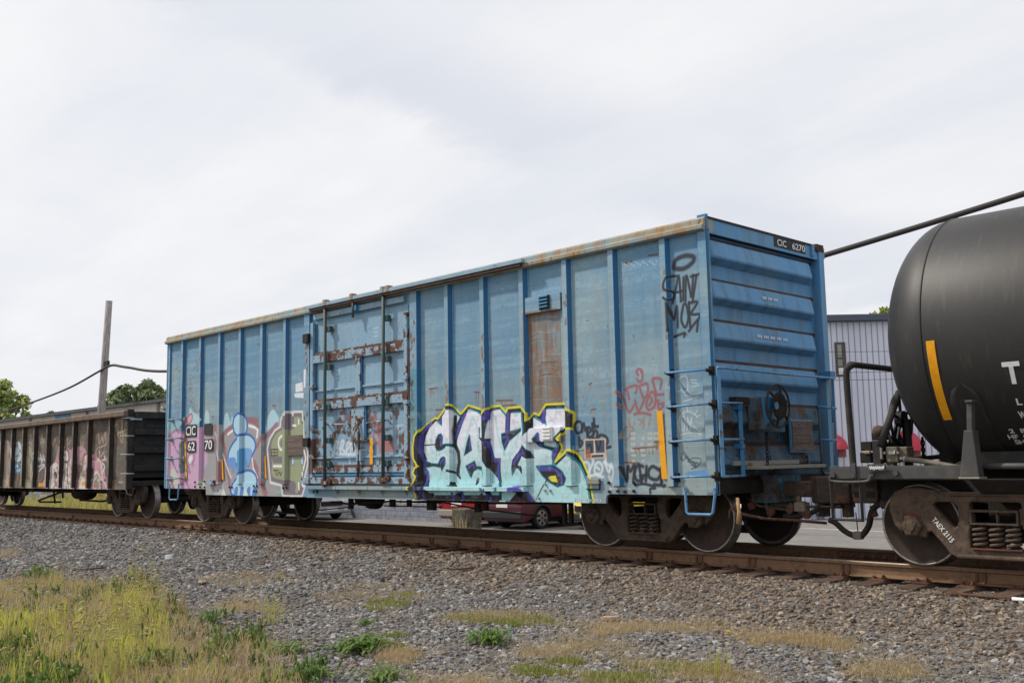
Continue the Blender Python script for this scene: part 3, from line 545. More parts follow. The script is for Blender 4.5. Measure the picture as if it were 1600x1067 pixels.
gpoly(GC((820,690),(810,560),(830,420),(870,340),(900,380),(890,690)), GW); gpoly(GC((760,470),(840,440),(820,560),(790,690),(750,640)), GM, .9); gl([GC((780,520),(840,490),(860,350),(890,330))], .06, GM)
gpoly(GC((900,500),(960,480),(970,600),(930,690),(890,660)), GM, .9); gpoly(GC((970,690),(960,540),(990,490),(1030,560),(1040,690)), GW); gpoly(GC((950,350),(1000,340),(1010,470),(970,500)), GP); gl([GC((1040,620),(1090,600)), GC((1050,640),(1050,690))], .08, GM)
gl([GC((1020,300),(1040,360),(1060,310),(1080,380)), GC((1010,380),(1080,460),(1040,560),(1090,640),(1110,700)), GC((1030,400),(1090,380)), GC((1040,440),(1060,580))], .06, (206, 206, 206)); gl([GC((1010,110),(1020,220),(1050,150),(1060,210),(1085,100),(1090,210)), GC((1000,270),(1090,230))], .05, GT, .7)
gl([GC((530,150),(540,250),(560,170),(575,260)), GC((650,190),(660,250),(690,160),(690,240),(720,180)), GC((820,180),(840,260),(860,190))], .05, GT, .6)
gl([GD((310,380),(300,260),(330,230),(335,330),(320,220),(370,200),(350,340),(370,380)), GD((360,180),(375,310),(400,210),(425,270)), GD((340,300),(430,260)), GD((395,310),(430,390),(430,350)), GD((370,240),(370,380))], .035, (176, 156, 124), .8)
gl([GD((330,420),(400,440),(340,470),(410,500)), GD((320,560),(360,520),(400,560),(350,620)), GD((300,440),(330,640))], .06, (96, 98, 100), .5)
for q in (GC((62,614),(82,612),(82,645),(62,647)), GC((390,632),(450,628),(450,664),(390,667)), GC((846,618),(884,616),(884,656),(847,657))): g_.poly(q, (222, 150, 34))
g_.poly(GD((413,705),(421,695),(430,708),(428,724),(414,725)), (206, 136, 40)); g_.poly(GD((340,703),(380,706),(380,716),(340,714)), (190, 190, 186), .8)
for i in range(400, 1100, 22): g_.poly(GC((i,545),(i+6,545),(i+6,552),(i,552)), (40, 38, 36), .7)
rn = fbm(g_.H, g_.W, 12, 60, 4); mk = np.clip((rn-.62)*5, 0, .6)[..., None]; g_.a = g_.a*(1-mk)+np.array((96, 66, 50))/255*mk
for k in range(60):
    x, z = GC((random.uniform(20, 1100), random.uniform(230, 690)))[0]; g_.stroke(smooth([(x, z), (x+random.uniform(-.1, .1), z-random.uniform(.05, .2)), (x+random.uniform(-.2, .2), z-random.uniform(.1, .35))], 4), random.uniform(.03, .07), random.choice(((200, 190, 184), (176, 136, 148), (150, 140, 120), (120, 112, 106))), random.uniform(.3, .7), .7)
mk = np.clip((ga-.5)*2, 0, .3)[..., None]; g_.a = g_.a*(1-mk)+np.array((128, 118, 108))/255*mk
IMG_GON = g_.image('gondola_side_paint'); MT['gon'] = imgmat('painted_gondola_side', IMG_GON, .75, 1.0, bump=(10, None, .25, .01))
# ---- boxcar door: own paint with heavy rust
D = Paint(-9.05, -5.65, .85, 4.05, .005, (132, 164, 188)); Sx = S; S = D
da = fbm(D.H, D.W, 6, 6, 5); db = fbm(D.H, D.W, 40, 40, 4); dv = fbm(D.H, D.W, 3, 60, 3); dz = np.linspace(0, 1, D.H)[:, None]
D.a *= (1+.14*(da-.5)+.08*(db-.5)+.08*(dv-.5))[..., None]
blend(np.clip((da-.5)*2, 0, .5), (122, 158, 188))
low = np.clip((.55-dz)/.3, 0, 1)*np.ones((D.H, D.W)); edge = np.clip(np.abs(np.linspace(-1, 1, D.W))*3-2.1, 0, 1)[None, :]*low
rm = np.clip((da*.55+db*.45-.60+.06*low+.12*edge)*14, 0, 1)*np.clip(low*1.2+.0, 0, 1); blend(rm*.92, (98, 68, 58))
blend(np.clip((db-.66)*9, 0, 1)*(.3+.5*low), (112, 80, 64))
C3 = Q(460, 600, 5.333, -.05); C8 = Q(460, 440, 6.667, -.05)
for q in ([(345,330),(370,270),(390,330),(370,390),(345,380)], [(300,420),(320,395),(335,420),(320,470),(300,460)], [(450,240),(470,220),(480,290),(455,310)], [(880,430),(900,400),(905,450)]): S.poly(smooth(C3(*q), 5, True), (92, 66, 58), .95)
for x in range(250, 1130, 26):                                 # rust creeping above the upper beam
    h = random.uniform(6, 34); t = (x-250)/880; y = 765-t*150; S.poly(C8((x-16, y+6), (x-8, y-h), (x+10, y-h*.8), (x+18, y+2)), (94, 66, 56), .95)
for x in range(280, 900, 20): S.poly(C3((x-12, 165-(x-280)*.095), (x, 140-(x-280)*.095-random.uniform(0, 8)), (x+12, 165-(x-280)*.095)), (94, 66, 56), .9)
S.poly(smooth(C8((715,670),(720,645),(732,645),(735,672)), 4, True), (94, 66, 56))
tagl([C3((320,560),(330,490),(350,480),(340,530),(360,540),(340,580)), C3((370,560),(380,480),(400,480),(385,540),(410,560)), C3((420,570),(430,490),(450,500),(430,550)), C3((455,570),(460,500),(490,490),(470,540),(500,560)), C3((330,580),(500,585)), C3((440,600),(450,650))], .05, (206, 212, 224))
tagl([C3((650,290),(655,260),(675,290),(650,300)), C3((650,420),(660,360),(690,350),(690,420),(670,400)), C3((700,410),(705,360),(730,360),(725,395),(700,380)), C3((640,440),(680,500))], .05, (166, 96, 100), .8)
S.poly(C3((685,440),(700,425),(805,420),(825,560),(690,575)), (172, 118, 116), .9)
tagl([C3((780,390),(810,370),(820,350),(900,340)), C3((820,380),(850,350),(860,390),(890,380))], .02, (200, 210, 220), .7)
S.poly(C3((470,790),(590,790),(585,825),(490,830)), (216, 150, 40), .85); S.poly(C3((370,710),(440,715),(430,765),(390,760)), (66, 150, 166), .8); S.poly(smooth(C3((840,710),(865,705),(875,735),(850,740)), 4, True), (206, 214, 218), .9)
for k in range(3): S.poly(C8((810-0, 480+k*42), (860, 470+k*42), (860, 490+k*42), (815, 498+k*42)), (176, 200, 214), .6); S.poly(C8((420, 920+k*40), (460, 917+k*40), (460, 930+k*40), (420, 934+k*40)), (186, 208, 220), .6)
IMG_DOOR = D.image('door_paint'); MT['door'] = imgmat('painted_rusty_door', IMG_DOOR, .65, 1.0, bump=(3, (.6, 1, 8), .18, .012)); S = Sx
DOORUV = (D.X0, D.X1, D.Z0, D.Z1)

# ------------------------------------------------------------------ ground, ballast, asphalt, terrain
W_ = 2.889; YC = W_/2; YR = YC-.753                            # car width, track centre, near rail centre
def hn(x, y): return .018*math.sin(1.7*x+.6*y)+.014*math.sin(.9*x-2.1*y+1)+.010*math.sin(3.1*x+2.7*y)
def gzf(x, y):
    def sst(a, b, v): t = min(1, max(0, (v-a)/(b-a))); return t*t*(3-2*t)
    k = sst(-1.75, .0, y)
    z = -.50*(1-k)-.228*k
    if y < .1: z += hn(x, y)*(1-.7*k)
    if y > 2.8: z = -.205-.22*sst(2.8, 3.7, y)
    return z
def gravelmat(name, c1, c2, c3):
    m = mat(name, c1, .95, noise=[(.5, c2, .4, .65, None), (30, c3, .45, .7, None)]); t = m.node_tree; b = t.nodes['Principled BSDF']; geo = [n for n in t.nodes if n.type == 'NEW_GEOMETRY'][0]
    v = N(t, 'ShaderNodeTexVoronoi'); v.inputs['Scale'].default_value = 26; t.links.new(geo.outputs['Position'], v.inputs['Vector'])
    cur = b.inputs['Base Color'].links[0].from_socket; mr = N(t, 'ShaderNodeMapRange'); t.links.new(v.outputs['Color'], mr.inputs[0]); mr.inputs[3].default_value = .55; mr.inputs[4].default_value = 1.35
    sc = N(t, 'ShaderNodeVectorMath', operation='SCALE'); t.links.new(cur, sc.inputs[0]); t.links.new(mr.outputs[0], sc.inputs[3]); t.links.new(sc.outputs[0], b.inputs['Base Color'])
    bp = N(t, 'ShaderNodeBump'); bp.inputs['Distance'].default_value = .03; bp.inputs['Strength'].default_value = .8; bp.invert = True; t.links.new(v.outputs['Distance'], bp.inputs['Height']); t.links.new(bp.outputs[0], b.inputs['Normal']); return m
MT['ballast'] = gravelmat('crushed_stone_ballast', srgb(104, 98, 94), srgb(92, 86, 82), srgb(122, 116, 110))
xs = list(np.arange(-70, -30, 1.0))+list(np.arange(-30, 8, .22))+list(np.arange(8, 30, 1.0)); ys = list(np.arange(-16, -8, .5))+list(np.arange(-8, .4, .16))+[.6, 1.2, 1.8, 2.4, 2.7]+list(np.arange(2.85, 3.9, .15))
tag(MB().grid([[(x, y, gzf(x, y)) for y in ys] for x in xs]).build('ground', MT['ballast'], smooth=True), kind='structure')
def az(y): return -.41-.54*min(1, max(0, (y-3.6)/7.5))
MT['asphalt'] = mat('worn_grey_asphalt', srgb(124, 121, 118), .92, noise=[(.35, srgb(112, 109, 107), .4, .65, None), (3, srgb(136, 132, 127), .5, .7, None), (60, srgb(84, 82, 80), .52, .7, None)], bump=(80, None, .25, .005))
yy_ = [3.55, 4.5, 6, 8, 10, 11.1, 20, 40, 75]
tag(MB().grid([[(x, y, az(y)) for y in yy_] for x in np.arange(-130, 60, 10)]).build('asphalt_lot', MT['asphalt']), kind='structure')
MT['field'] = mat('distant_grass', srgb(92, 98, 62), .95, noise=[(.2, srgb(112, 106, 74), .4, .7, None)])
tag(MB().add([(-1500, -1500, -1.6), (1500, -1500, -1.6), (1500, 1500, -1.6), (-1500, 1500, -1.6)], [(0, 1, 2, 3)]).build('terrain', MT['field']), kind='structure')
MT['lotline'] = mat('worn_white_road_paint', srgb(206, 204, 198), .8, noise=[(6, srgb(140, 138, 134), .5, .65, None)])
a = at(1255, 824, 'z', -.75); b = at(1388, 829, 'z', -.75)
for nm, p0, p1, wd in (('parking_line', (1252, 825), (1385, 831), .14), ('parking_line', (1225, 812), (1262, 812), .12)):
    P = []
    for q in (p0, p1):
        z = -.7
        for _ in range(12): c = at(*q, 'z', z); z = az(c[1])
        P.append(Vector((c[0], c[1], 0)))
    d = (P[1]-P[0]).normalized(); n_ = Vector((-d.y, d.x, 0))*wd/2; L_ = (P[1]-P[0]).length; rows = []
    for k in range(13):
        c = P[0]+d*L_*k/12; rows.append([(c.x-n_.x, c.y-n_.y, az(c.y-n_.y)+.006), (c.x+n_.x, c.y+n_.y, az(c.y+n_.y)+.006)])
    tag(MB().grid(rows).build(nm, MT['lotline']), kind='structure')

# ------------------------------------------------------------------ track: ties, plates, spikes, rails
def build_tie():
    t = thing('railway_tie', 'weathered timber tie bedded in the ballast under both rails', 'railway tie', (0, YC, -.185), 'ties under the track')
    mb = MB().box(-.11, .11, YC-1.26, YC+1.26, -.36, -.186); o = mb.build('beam', MT['tie'], t, bev=.012)
    for k, y in enumerate((YR, YC+.753)):
        p = MB().box(-.095, .095, y-.18, y+.18, -.1855, -.171).box(-.095, .095, y-.085, y-.075, -.172, -.160).box(-.095, .095, y+.075, y+.085, -.172, -.160).build('tie_plate', MT['plate'], t, bev=.003)
        for dx, dy in ((-.06, -.092), (.06, -.10), (-.06, .10), (.06, .092)):
            if k and dy > 0: continue
            MB().box(dx-.009, dx+.009, y+dy-.009, y+dy+.009, -.175, -.142).box(dx-.016, dx+.016, y+dy-.014, y+dy+.016, -.150, -.136).build('spike', MT['plate'], p, bev=.003)
        if k == 0:
            MB().box(.035, .075, y-.13, y-.10, -.172, -.150).tube([(.055, y-.155, -.160), (.055, y-.135, -.135), (.055, y-.105, -.128), (.055, y-.075, -.140)], .010, 6).build('spring_clip', MT['plate'], p)
    return t
t0 = build_tie(); tie_x = [.73+.486*k for k in range(-70, 12)]
for i, x in enumerate(tie_x):
    t = t0 if i == 0 else copy_tree(t0); t.location = (x+random.uniform(-.02, .02), YC, -.185+random.uniform(-.006, 0)); t.rotation_euler = (0, 0, random.uniform(-.012, .012))
def rail_profile(yc):
    h = [(-.070, -.170), (.070, -.170), (.070, -.160), (.012, -.146), (.008, -.135), (.008, -.050), (.034, -.038), (.036, -.008), (.030, -.001), (.018, 0)]
    return [(yc+a, b) for a, b in h]+[(yc-a, b) for a, b in h[::-1] if a > 0][0:]
def rail(y, label):
    t = thing('steel_rail', label, 'rail', (-20, y, -.17), 'rails of the track')
    P = rail_profile(y); mb = MB(); n = len(P); xs_ = [-75, -30, -12, -3, 2, 6, 30]
    vs = [(x, p[0], p[1]) for x in xs_ for p in P]; fs = []; mi = []
    for i in range(len(xs_)-1):
        for k in range(n): fs.append((i*n+k, i*n+(k+1) % n, (i+1)*n+(k+1) % n, (i+1)*n+k)); mi.append(1 if min(P[k][1], P[(k+1) % n][1]) > -.009 else 0)
    mb.add(vs, fs); mb.mi = mi; mb.build('rail_bar', [MT['rail'], MT['rail_top']], t); return t
r1 = rail(YR, 'brown rusty rail nearest the gravel, with tie plates in full view'); r2 = rail(YC+.753, 'rail on the far side of the track, dark below the cars')
for px in (1318, 1528, 1172, 1012, 598, 672, 414, 300, 240, 110, 40, 1090, 870, 760): # rail anchors clipped under the near rail
    x = at(px, 880, 'y', YR-.04)[0]
    MB().box(x-.045, x-.015, YR-.030, YR-.012, -.150, -.046).box(x+.02, x+.065, YR-.028, YR-.012, -.150, -.046).box(x-.05, x+.07, YR-.078, YR-.03, -.158, -.140).build('rail_anchor', MT['plate'], r1, bev=.003)
for (pa, pb) in ((296, 340), (700, 716)):
    xa, xb = at(pa, 822, 'y', YR-.04)[0], at(pb, 822, 'y', YR-.04)[0]; j = box('joint_bar', MT['plate'], r1, xa, xb, YR-.034, YR-.009, -.130, -.052)
    for k in range(6): MB().disc((xa+(xb-xa)*(k+.5)/6, YR-.035, -.09), .02, 'y', -.025, 8).build('bolt', MT['rail'], j)
j2 = box('joint_bar', MT['plate'], r2, .35, 1.25, YC+.753-.034, YC+.753-.009, -.130, -.052)
for k in range(6): MB().disc((.35+.9*(k+.5)/6, YC+.753-.035, -.09), .022, 'y', -.03, 8).build('bolt', MT['rail'], j2)

# ------------------------------------------------------------------ trucks
def wheel_mb(x, y, sgn, r=.44):
    prof = [(.04, -.03), (.10, -.03), (.13, .02), (.20, .045), (.30, .05), (.38, .03), (.418, .004), (.431, -.002), (.441, .006), (.445, .10), (.468, .108), (.475, .120), (.46, .136), (.39, .136), (.36, .10), (.2, .095), (.13, .12), (.05, .13)]
    prof = [(a*r/.44, b*sgn) for a, b in prof]; mb = MB(); mb.lathe(prof, (x, y, r), 'y', 56)
    mb.mi = [1 if (6 <= i//56 <= 7) else 2 if 8 <= i//56 <= 12 else 0 for i in range(len(mb.f))]; return mb
def spring_mb(x, y, z0, z1, r, turns=4.5, wr=.017):
    n = int(turns*14); return MB().tube([(x+r*math.cos(2*math.pi*turns*k/n), y+r*math.sin(2*math.pi*turns*k/n), z0+(z1-z0)*k/n) for k in range(n+1)], wr, 6)
def truck(parent, xc, cast, cap, rot=0, hb=.87, r=.44):
    b = MB().box(xc-.16, xc+.16, YC-.80, YC+.80, .50, .74).box(xc-.2, xc+.2, YC-.35, YC+.35, .7, .80).build('truck', MT['under'], parent, bev=.02)
    half = [(.40, .130), (.48, .175), (.58, .31), (.67, .405), (.74, .385), (.745, .335), (.80, .335), (.81, .40), (.80, .60), (.985, .60), (.985, .42), (1.0, .38), (1.06, .45), (1.11, .60), (1.10, .71), (1.04, .80), (.92, .835), (.76, .83), (.60, .80), (.42, .785)]
    out = [(xc+a, z) for a, z in half]+[(xc-a, z) for a, z in half[::-1]]
    tri = [(.385, .44), (.43, .415), (.52, .50), (.66, .655), (.655, .69), (.60, .715), (.42, .715), (.365, .66), (.36, .50)]
    ctr = [(-.275, .215), (.275, .215), (.30, .24), (.30, .42), (.27, .45), (.27, .70), (.24, .72), (-.24, .72), (-.27, .70), (-.27, .45), (-.285, .42), (-.285, .24)]
    holes = [[(xc+a, z) for a, z in tri], [(xc-a, z) for a, z in tri[::-1]], [(xc+a, z) for a, z in ctr]]
    for y0, y1 in ((YC-1.04, YC-.93), (YC+.93, YC+1.04)):
        plate('side_frame', cast, b, out, holes, y0, y1, .016)
    yf = YC-.985
    # flanges that give the casting depth, bolster end, springs, spring seat
    MB().box(xc-.40, xc+.40, yf-.10, yf+.10, .125, .165).box(xc-.45, xc+.45, yf-.085, yf+.085, .765, .79).build('frame_flange', cast, b, bev=.012)
    e_ = MB(); e_.box(xc-.255, xc+.225, yf-.075, yf+.04, .47, .49); e_.box(xc-.255, xc+.225, yf-.075, yf+.04, .60, .625); e_.box(xc-.255, xc-.235, yf-.075, yf+.04, .488, .602); e_.box(xc+.205, xc+.225, yf-.075, yf+.04, .488, .602); e_.box(xc-.01, xc+.01, yf-.02, yf+.04, .488, .602)
    e_.build('bolster_end', cast, b, bev=.006)
    for k in (-1, 0, 1): spring_mb(xc+k*.165-.015, yf-.01, .235, .465, .062).build('spring', cast, b, smooth=True)
    MB().box(xc-.25, xc+.25, yf-.085, yf+.06, .215, .235).build('spring_seat', MT['truck_red'], b, bev=.006)
    box('friction_wedge', cast, b, xc+.235, xc+.29, yf-.05, yf+.04, .48, .64)
    for sx in (-1, 1):
        x = xc+sx*hb
        for y, s in ((YR-.085, 1), (YC+.753+.085, -1)): wheel_mb(x, y, s, r).build('wheel', [MT['wheel'], MT['wheel_rim'], MT['tread']], b, smooth=True)
        MB().lathe([(.001, 0), (.085, 0), (.085, W_-1.2), (.001, W_-1.2)], (x, .6, r), 'y', 16).build('axle', MT['under'], b, smooth=True)
        MB().box(x-.10, x+.10, yf-.06, yf+.06, r-.03, .60).build('bearing_adapter', cap, b, bev=.012)
        cpm = MB().lathe([(.001, -.14), (.055, -.14), (.06, -.12), (.105, -.115), (.118, -.10), (.118, -.05), (.10, -.045), (.10, .10)], (x, yf, r), 'y', 6 if cap is MT['truck_red'] else 20)
        for k in range(3): q = math.pi*2*k/3+.5; cpm.disc((x+.062*math.cos(q), yf-.12, r+.062*math.sin(q)), .019, 'y', -.02, 6)
        cpm.build('bearing_cap', cast, b)
        MB().box(x-sx*.50-.03, x-sx*.50+.03, YC-.75, YC+.75, .34, .46).build('brake_beam', MT['under'], b)
    return b
# ------------------------------------------------------------------ boxcar
L_ = 14.892
BC = thing('boxcar', 'long blue boxcar with a rusty door, spray-painted murals and white number patches', 'boxcar', (-7.45, YC, 0))
ZT, ZS = 4.10, .90
XF = [-14.174, -13.324, -12.46, -11.597, -10.732, -9.864, None, -5.034, -4.191, -3.33, -2.455, -1.597, -.718]
edges = [-14.88, -14.174, -13.324, -12.46, -11.597, -10.732, -9.864, -9.06, -5.86, -5.034, -4.191, -3.33, -2.455, -1.597, -.718, -.015]
for a, b in zip(edges[:-1], edges[1:]):                        # side sheets, each slightly buckled
    if a == -9.06: continue
    nx, nz_ = 9, 14; x0, x1 = a+.03, b+.04; ph = [random.uniform(0, 6) for _ in range(4)]; am = random.uniform(.005, .009)
    MB().grid([[(x0+(x1-x0)*i/nx, .004+am*math.sin(math.pi*i/nx)*(.5*math.sin(5.2*j/nz_+ph[0])+.5*math.sin(2.1*j/nz_+ph[1])+.3*math.sin(11*j/nz_+ph[2])), ZS+(ZT-.03-ZS)*j/nz_) for j in range(nz_+1)] for i in range(nx+1)]).build('side_panel', MT['side'], BC, smooth=True, uv=SIDE, fixn=False)
    MB().box(x0+.11, x0+.128, -.003, .004, ZS, ZT-.04).build('lap_seam', MT['side'], BC, uv=SIDE)
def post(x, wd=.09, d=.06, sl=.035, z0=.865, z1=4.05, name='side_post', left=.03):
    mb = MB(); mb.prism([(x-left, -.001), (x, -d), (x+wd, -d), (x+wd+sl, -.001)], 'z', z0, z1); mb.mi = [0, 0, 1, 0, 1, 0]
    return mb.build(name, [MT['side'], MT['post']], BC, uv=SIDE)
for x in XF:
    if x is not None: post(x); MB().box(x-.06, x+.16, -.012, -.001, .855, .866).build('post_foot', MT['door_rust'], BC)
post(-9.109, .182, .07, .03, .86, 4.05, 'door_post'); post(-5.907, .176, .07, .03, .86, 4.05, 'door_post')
post(-14.88, .10, .03, .05, .76, 4.05, 'corner_post', .01); post(-.135, .125, .035, .005, .76, 4.10, 'corner_post', .03)
# side sill with the drop between the trucks
xr = at(947.5, 786, 'y', 0)[0]; xl = at(322, 772, 'y', 0)[0]; ZB, ZD = .757, .632
sill = [(-L_, ZB), (xl-.05, ZB), (xl, ZB-.03), (xl, ZD), (xr-.005, ZD), (xr, ZB-.06), (xr+.02, ZB-.02), (xr+.07, ZB), (0, ZB), (0, ZS), (-L_, ZS)]
MB().prism(sill, 'y', -.006, .03).build('side_sill', MT['side'], BC, uv=SIDE)
MB().prism([(a, b) for a, b in sill], 'y', W_-.03, W_).build('side_sill', MT['blue'], BC)
box('side_panel', MT['blue'], BC, -L_, 0, W_-.02, W_, ZS+.002, ZT)
xs0, xs1 = at(480, 777, 'y', -.03)[0], at(770, 786, 'y', -.03)[0]
box('sill_stiffener', MT['side'], BC, xs0, xs1+.3, -.05, -.006, ZD-.008, ZD+.012, uv=SIDE)
# roof edge
prof = [(.05, 4.04), (-.075, 4.045), (-.105, 4.06), (-.105, 4.112), (-.065, 4.128), (-.060, 4.195), (-.03, 4.222), (.15, 4.235), (.15, 4.04)]
MB().prism(prof, 'x', -14.92, -.01).build('roof_edge', MT['eave'], BC, bev=.006)
MB().prism([(.15, 4.10), (.15, 4.215), (YC, 4.225), (W_-.1, 4.215), (W_-.1, 4.10)], 'x', -14.90, -.07).build('roof', MT['roof'], BC)
MB().box(-14.93, -14.86, -.03, W_, .77, 4.18).build('end_wall', MT['end_blue'], BC)
box('roof_edge', MT['eave'], BC, -14.92, -.01, W_-.1, W_+.08, 4.06, 4.22)
# corrugated end wall
def tap(y): return min(1, max(0, (2.70-y)/.16))*min(1, max(0, (y+.0)/.08))
zr_ = [(3.99+.04, -.12, 0)]; 
for k in range(6):
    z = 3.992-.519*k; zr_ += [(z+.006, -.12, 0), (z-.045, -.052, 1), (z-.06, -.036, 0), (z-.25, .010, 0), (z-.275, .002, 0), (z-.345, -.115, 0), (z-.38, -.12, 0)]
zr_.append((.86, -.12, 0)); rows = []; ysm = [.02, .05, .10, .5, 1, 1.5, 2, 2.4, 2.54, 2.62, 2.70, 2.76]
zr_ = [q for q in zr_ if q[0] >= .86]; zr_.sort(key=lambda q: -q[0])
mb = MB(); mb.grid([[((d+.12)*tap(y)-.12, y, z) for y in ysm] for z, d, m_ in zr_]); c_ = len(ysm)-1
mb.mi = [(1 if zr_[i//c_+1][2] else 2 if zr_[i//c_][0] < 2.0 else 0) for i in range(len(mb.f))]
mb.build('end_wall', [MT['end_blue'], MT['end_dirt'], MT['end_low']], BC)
MB().box(-.05, -.012, .0, 2.86, 4.022, 4.225).build('end_top_plate', MT['end_blue'], BC)
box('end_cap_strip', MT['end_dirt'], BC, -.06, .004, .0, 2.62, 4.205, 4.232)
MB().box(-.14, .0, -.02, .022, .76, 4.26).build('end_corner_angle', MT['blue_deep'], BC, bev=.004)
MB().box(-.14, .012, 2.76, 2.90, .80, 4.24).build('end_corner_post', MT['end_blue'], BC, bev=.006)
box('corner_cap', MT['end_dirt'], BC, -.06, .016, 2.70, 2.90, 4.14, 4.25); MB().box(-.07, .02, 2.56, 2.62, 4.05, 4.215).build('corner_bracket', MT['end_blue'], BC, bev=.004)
# underframe
box('floor', MT['under'], BC, -14.86, -.08, .04, W_-.04, .90, .97)
box('centre_sill', MT['under'], BC, -14.6, -.2, YC-.33, YC+.33, .60, .90)
for x in (-3.6, -5.2, -6.7, -8.2, -9.7, -11.2): box('cross_bearer', MT['under'], BC, x-.06, x+.06, .05, W_-.05, .68, .90)
box('end_sill', MT['under'], BC, -.28, -.05, .05, W_-.05, .76, .92); box('end_sill', MT['under'], BC, -14.84, -14.6, .05, W_-.05, .76, .92)
for x in (-1.5, -13.39): truck(BC, x, MT['truck'], MT['truck'])
# door -------------------------------------------------------------
def dz_(px, py, y=-.06): return at(px, py, 'y', y)[2]
def dx_(px, y=-.06): return at(px, 600, 'y', y)[0]
xa, xb = -8.86, -6.0
MB().grid([[(xa+(xb-xa)*i/12, -.02+.006*math.sin(i*1.3+j*.9)*math.sin(math.pi*i/12), .93+(3.86-.93)*j/16) for j in range(17)] for i in range(13)]).build('door', MT['door'], BC, smooth=True, uv=DOORUV, fixn=False)
door = BC.children[-1]; door['_o'] = BC['_o']
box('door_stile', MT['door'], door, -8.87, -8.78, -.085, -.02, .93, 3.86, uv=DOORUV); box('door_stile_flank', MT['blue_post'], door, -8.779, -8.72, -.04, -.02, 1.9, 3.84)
xsr = at(630, 500, 'y', -.085)[0]; box('door_stile', MT['door_half'], door, xsr, xsr+.09, -.085, -.02, .93, 3.72); box('door_edge_rail', MT['door_rust'], door, xsr+.092, xsr+.13, -.07, -.01, .93, 3.1)
for nm, py0, py1, m_, px, d in (('door_beam', 477.5, 486, MT['pale'], 559, .08), ('door_beam', 547, 559, MT['door_half'], 550, .085), ('door_beam', 623, 635.5, MT['door_half'], 550, .085), ('door_bar', 599, 602, MT['pale'], 590, .05),
                          ('door_bar', 711.5, 714.5, MT['pale'], 590, .05), ('door_beam', 730, 738, MT['door_half'], 560, .075), ('door_foot_rail', 745.5, 755.5, MT['door_half'], 560, .10), ('door_bar', 740, 743, MT['blue'], 560, .06)):
    z1, z0 = dz_(px, py0, -d), dz_(px, py1, -d); w0 = (xa-.28, xb+.1) if nm == 'door_foot_rail' else (-8.775, xsr-.005)
    o = box(nm, m_, door, w0[0], w0[1], -d, -.02, z0, z1)
    if nm == 'door_beam' and m_ is not MT['pale']: box('rust_ledge', MT['door_rust'], o, w0[0]+.02, w0[1]-.02, -d+.02, -.018, z1+.002, z1+.05)
xm0, xm1 = at(555, 590, 'y', -.07)[0], at(563, 590, 'y', -.07)[0]; z_b1, z_b2 = dz_(550, 559, -.085), dz_(550, 623, -.085)
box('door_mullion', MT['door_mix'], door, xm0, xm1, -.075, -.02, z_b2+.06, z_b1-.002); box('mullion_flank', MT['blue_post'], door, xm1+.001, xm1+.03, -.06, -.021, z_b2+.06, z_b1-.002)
xm2, xm3 = at(548, 690, 'y', -.07)[0], at(568, 690, 'y', -.07)[0]; z_b3 = dz_(550, 635.5, -.085)
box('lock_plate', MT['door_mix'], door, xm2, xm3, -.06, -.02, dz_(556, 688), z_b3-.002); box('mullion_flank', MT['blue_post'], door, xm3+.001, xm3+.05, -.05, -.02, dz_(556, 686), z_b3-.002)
hz = lambda px, py, y=-.10: tuple(at(px, py, 'y', y))
MB().tube([hz(556, 650), hz(560, 672), hz(561, 705), hz(559, 745)], .022, 8).build('lock_lever', MT['door_rust'], door, smooth=True)
MB().tube([hz(553, 705), hz(551, 685), hz(556, 668)], .016, 6).build('lock_lever', MT['galv'], door, smooth=True)
box('lock_box', MT['pale'], door, at(557, 715, 'y', -.1)[0], at(564, 715, 'y', -.1)[0], -.11, -.02, dz_(560, 720, -.1), dz_(560, 703, -.1)); box('lock_bracket', MT['door_rust'], door, at(548, 690, 'y', -.1)[0], at(573, 690, 'y', -.1)[0], -.09, -.02, dz_(560, 690, -.1), dz_(560, 687.5, -.1))
for p0, p1 in (((511, 663), (544, 662)), ((573, 661), (606, 656))): tube('hand_hold', MT['door_mix'], door, [hz(*p0, -.03), hz(*p0, -.09), hz(*p1, -.09), hz(*p1, -.03)], .014, 6)
box('latch_block', MT['blue_deep'], door, hz(552, 485)[0], hz(559, 485)[0], -.14, -.08, hz(555, 486)[2], hz(555, 478)[2]); tube('latch_pin', MT['pipe'], door, [hz(551.5, 470, -.14), hz(551.5, 496, -.14)], .022)
for px, y0, y1 in ((508, 477, 752), (599, 461, 747)):          # lock rods with crank feet
    o = tube('lock_rod', MT['pipe'], door, [hz(px, y0, -.13), hz(px-.5, (y0+y1)/2, -.13), hz(px-.5, y1, -.13)], .030, 10)
    for k in range(5):
        zz_ = [3.68, 2.98, 2.25, 1.65, 1.22][k]; box('rod_bracket', MT['pipe'], o, hz(px+1.5, 600)[0], hz(px+8, 600)[0], -.12, -.04, zz_-.05, zz_+.05)
    cc = hz(px-1, y1+2, -.15); mb = MB().disc((cc[0]-.05, cc[1], cc[2]), .075, 'y', .05, 14).disc((cc[0]+.10, cc[1], cc[2]+.02), .06, 'y', .05, 14); mb.box(cc[0]-.05, cc[0]+.1, cc[1]-.02, cc[1]+.03, cc[2]-.03, cc[2]+.03); mb.build('crank', MT['door_rust'], o)
for py in (529, 691): box('door_stop', MT['black'], door, hz(476, py)[0], hz(484, py)[0], -.15, -.05, hz(480, py+7)[2], hz(480, py-7)[2])
for px, py in ((633, 590), (634, 628), (634, 713), (487, 605), (487, 714)): box('roller_bracket', MT['door_mix'], door, hz(px-2, py)[0], hz(px+4, py)[0], -.13, -.06, hz(px, py+3)[2], hz(px, py-3)[2])
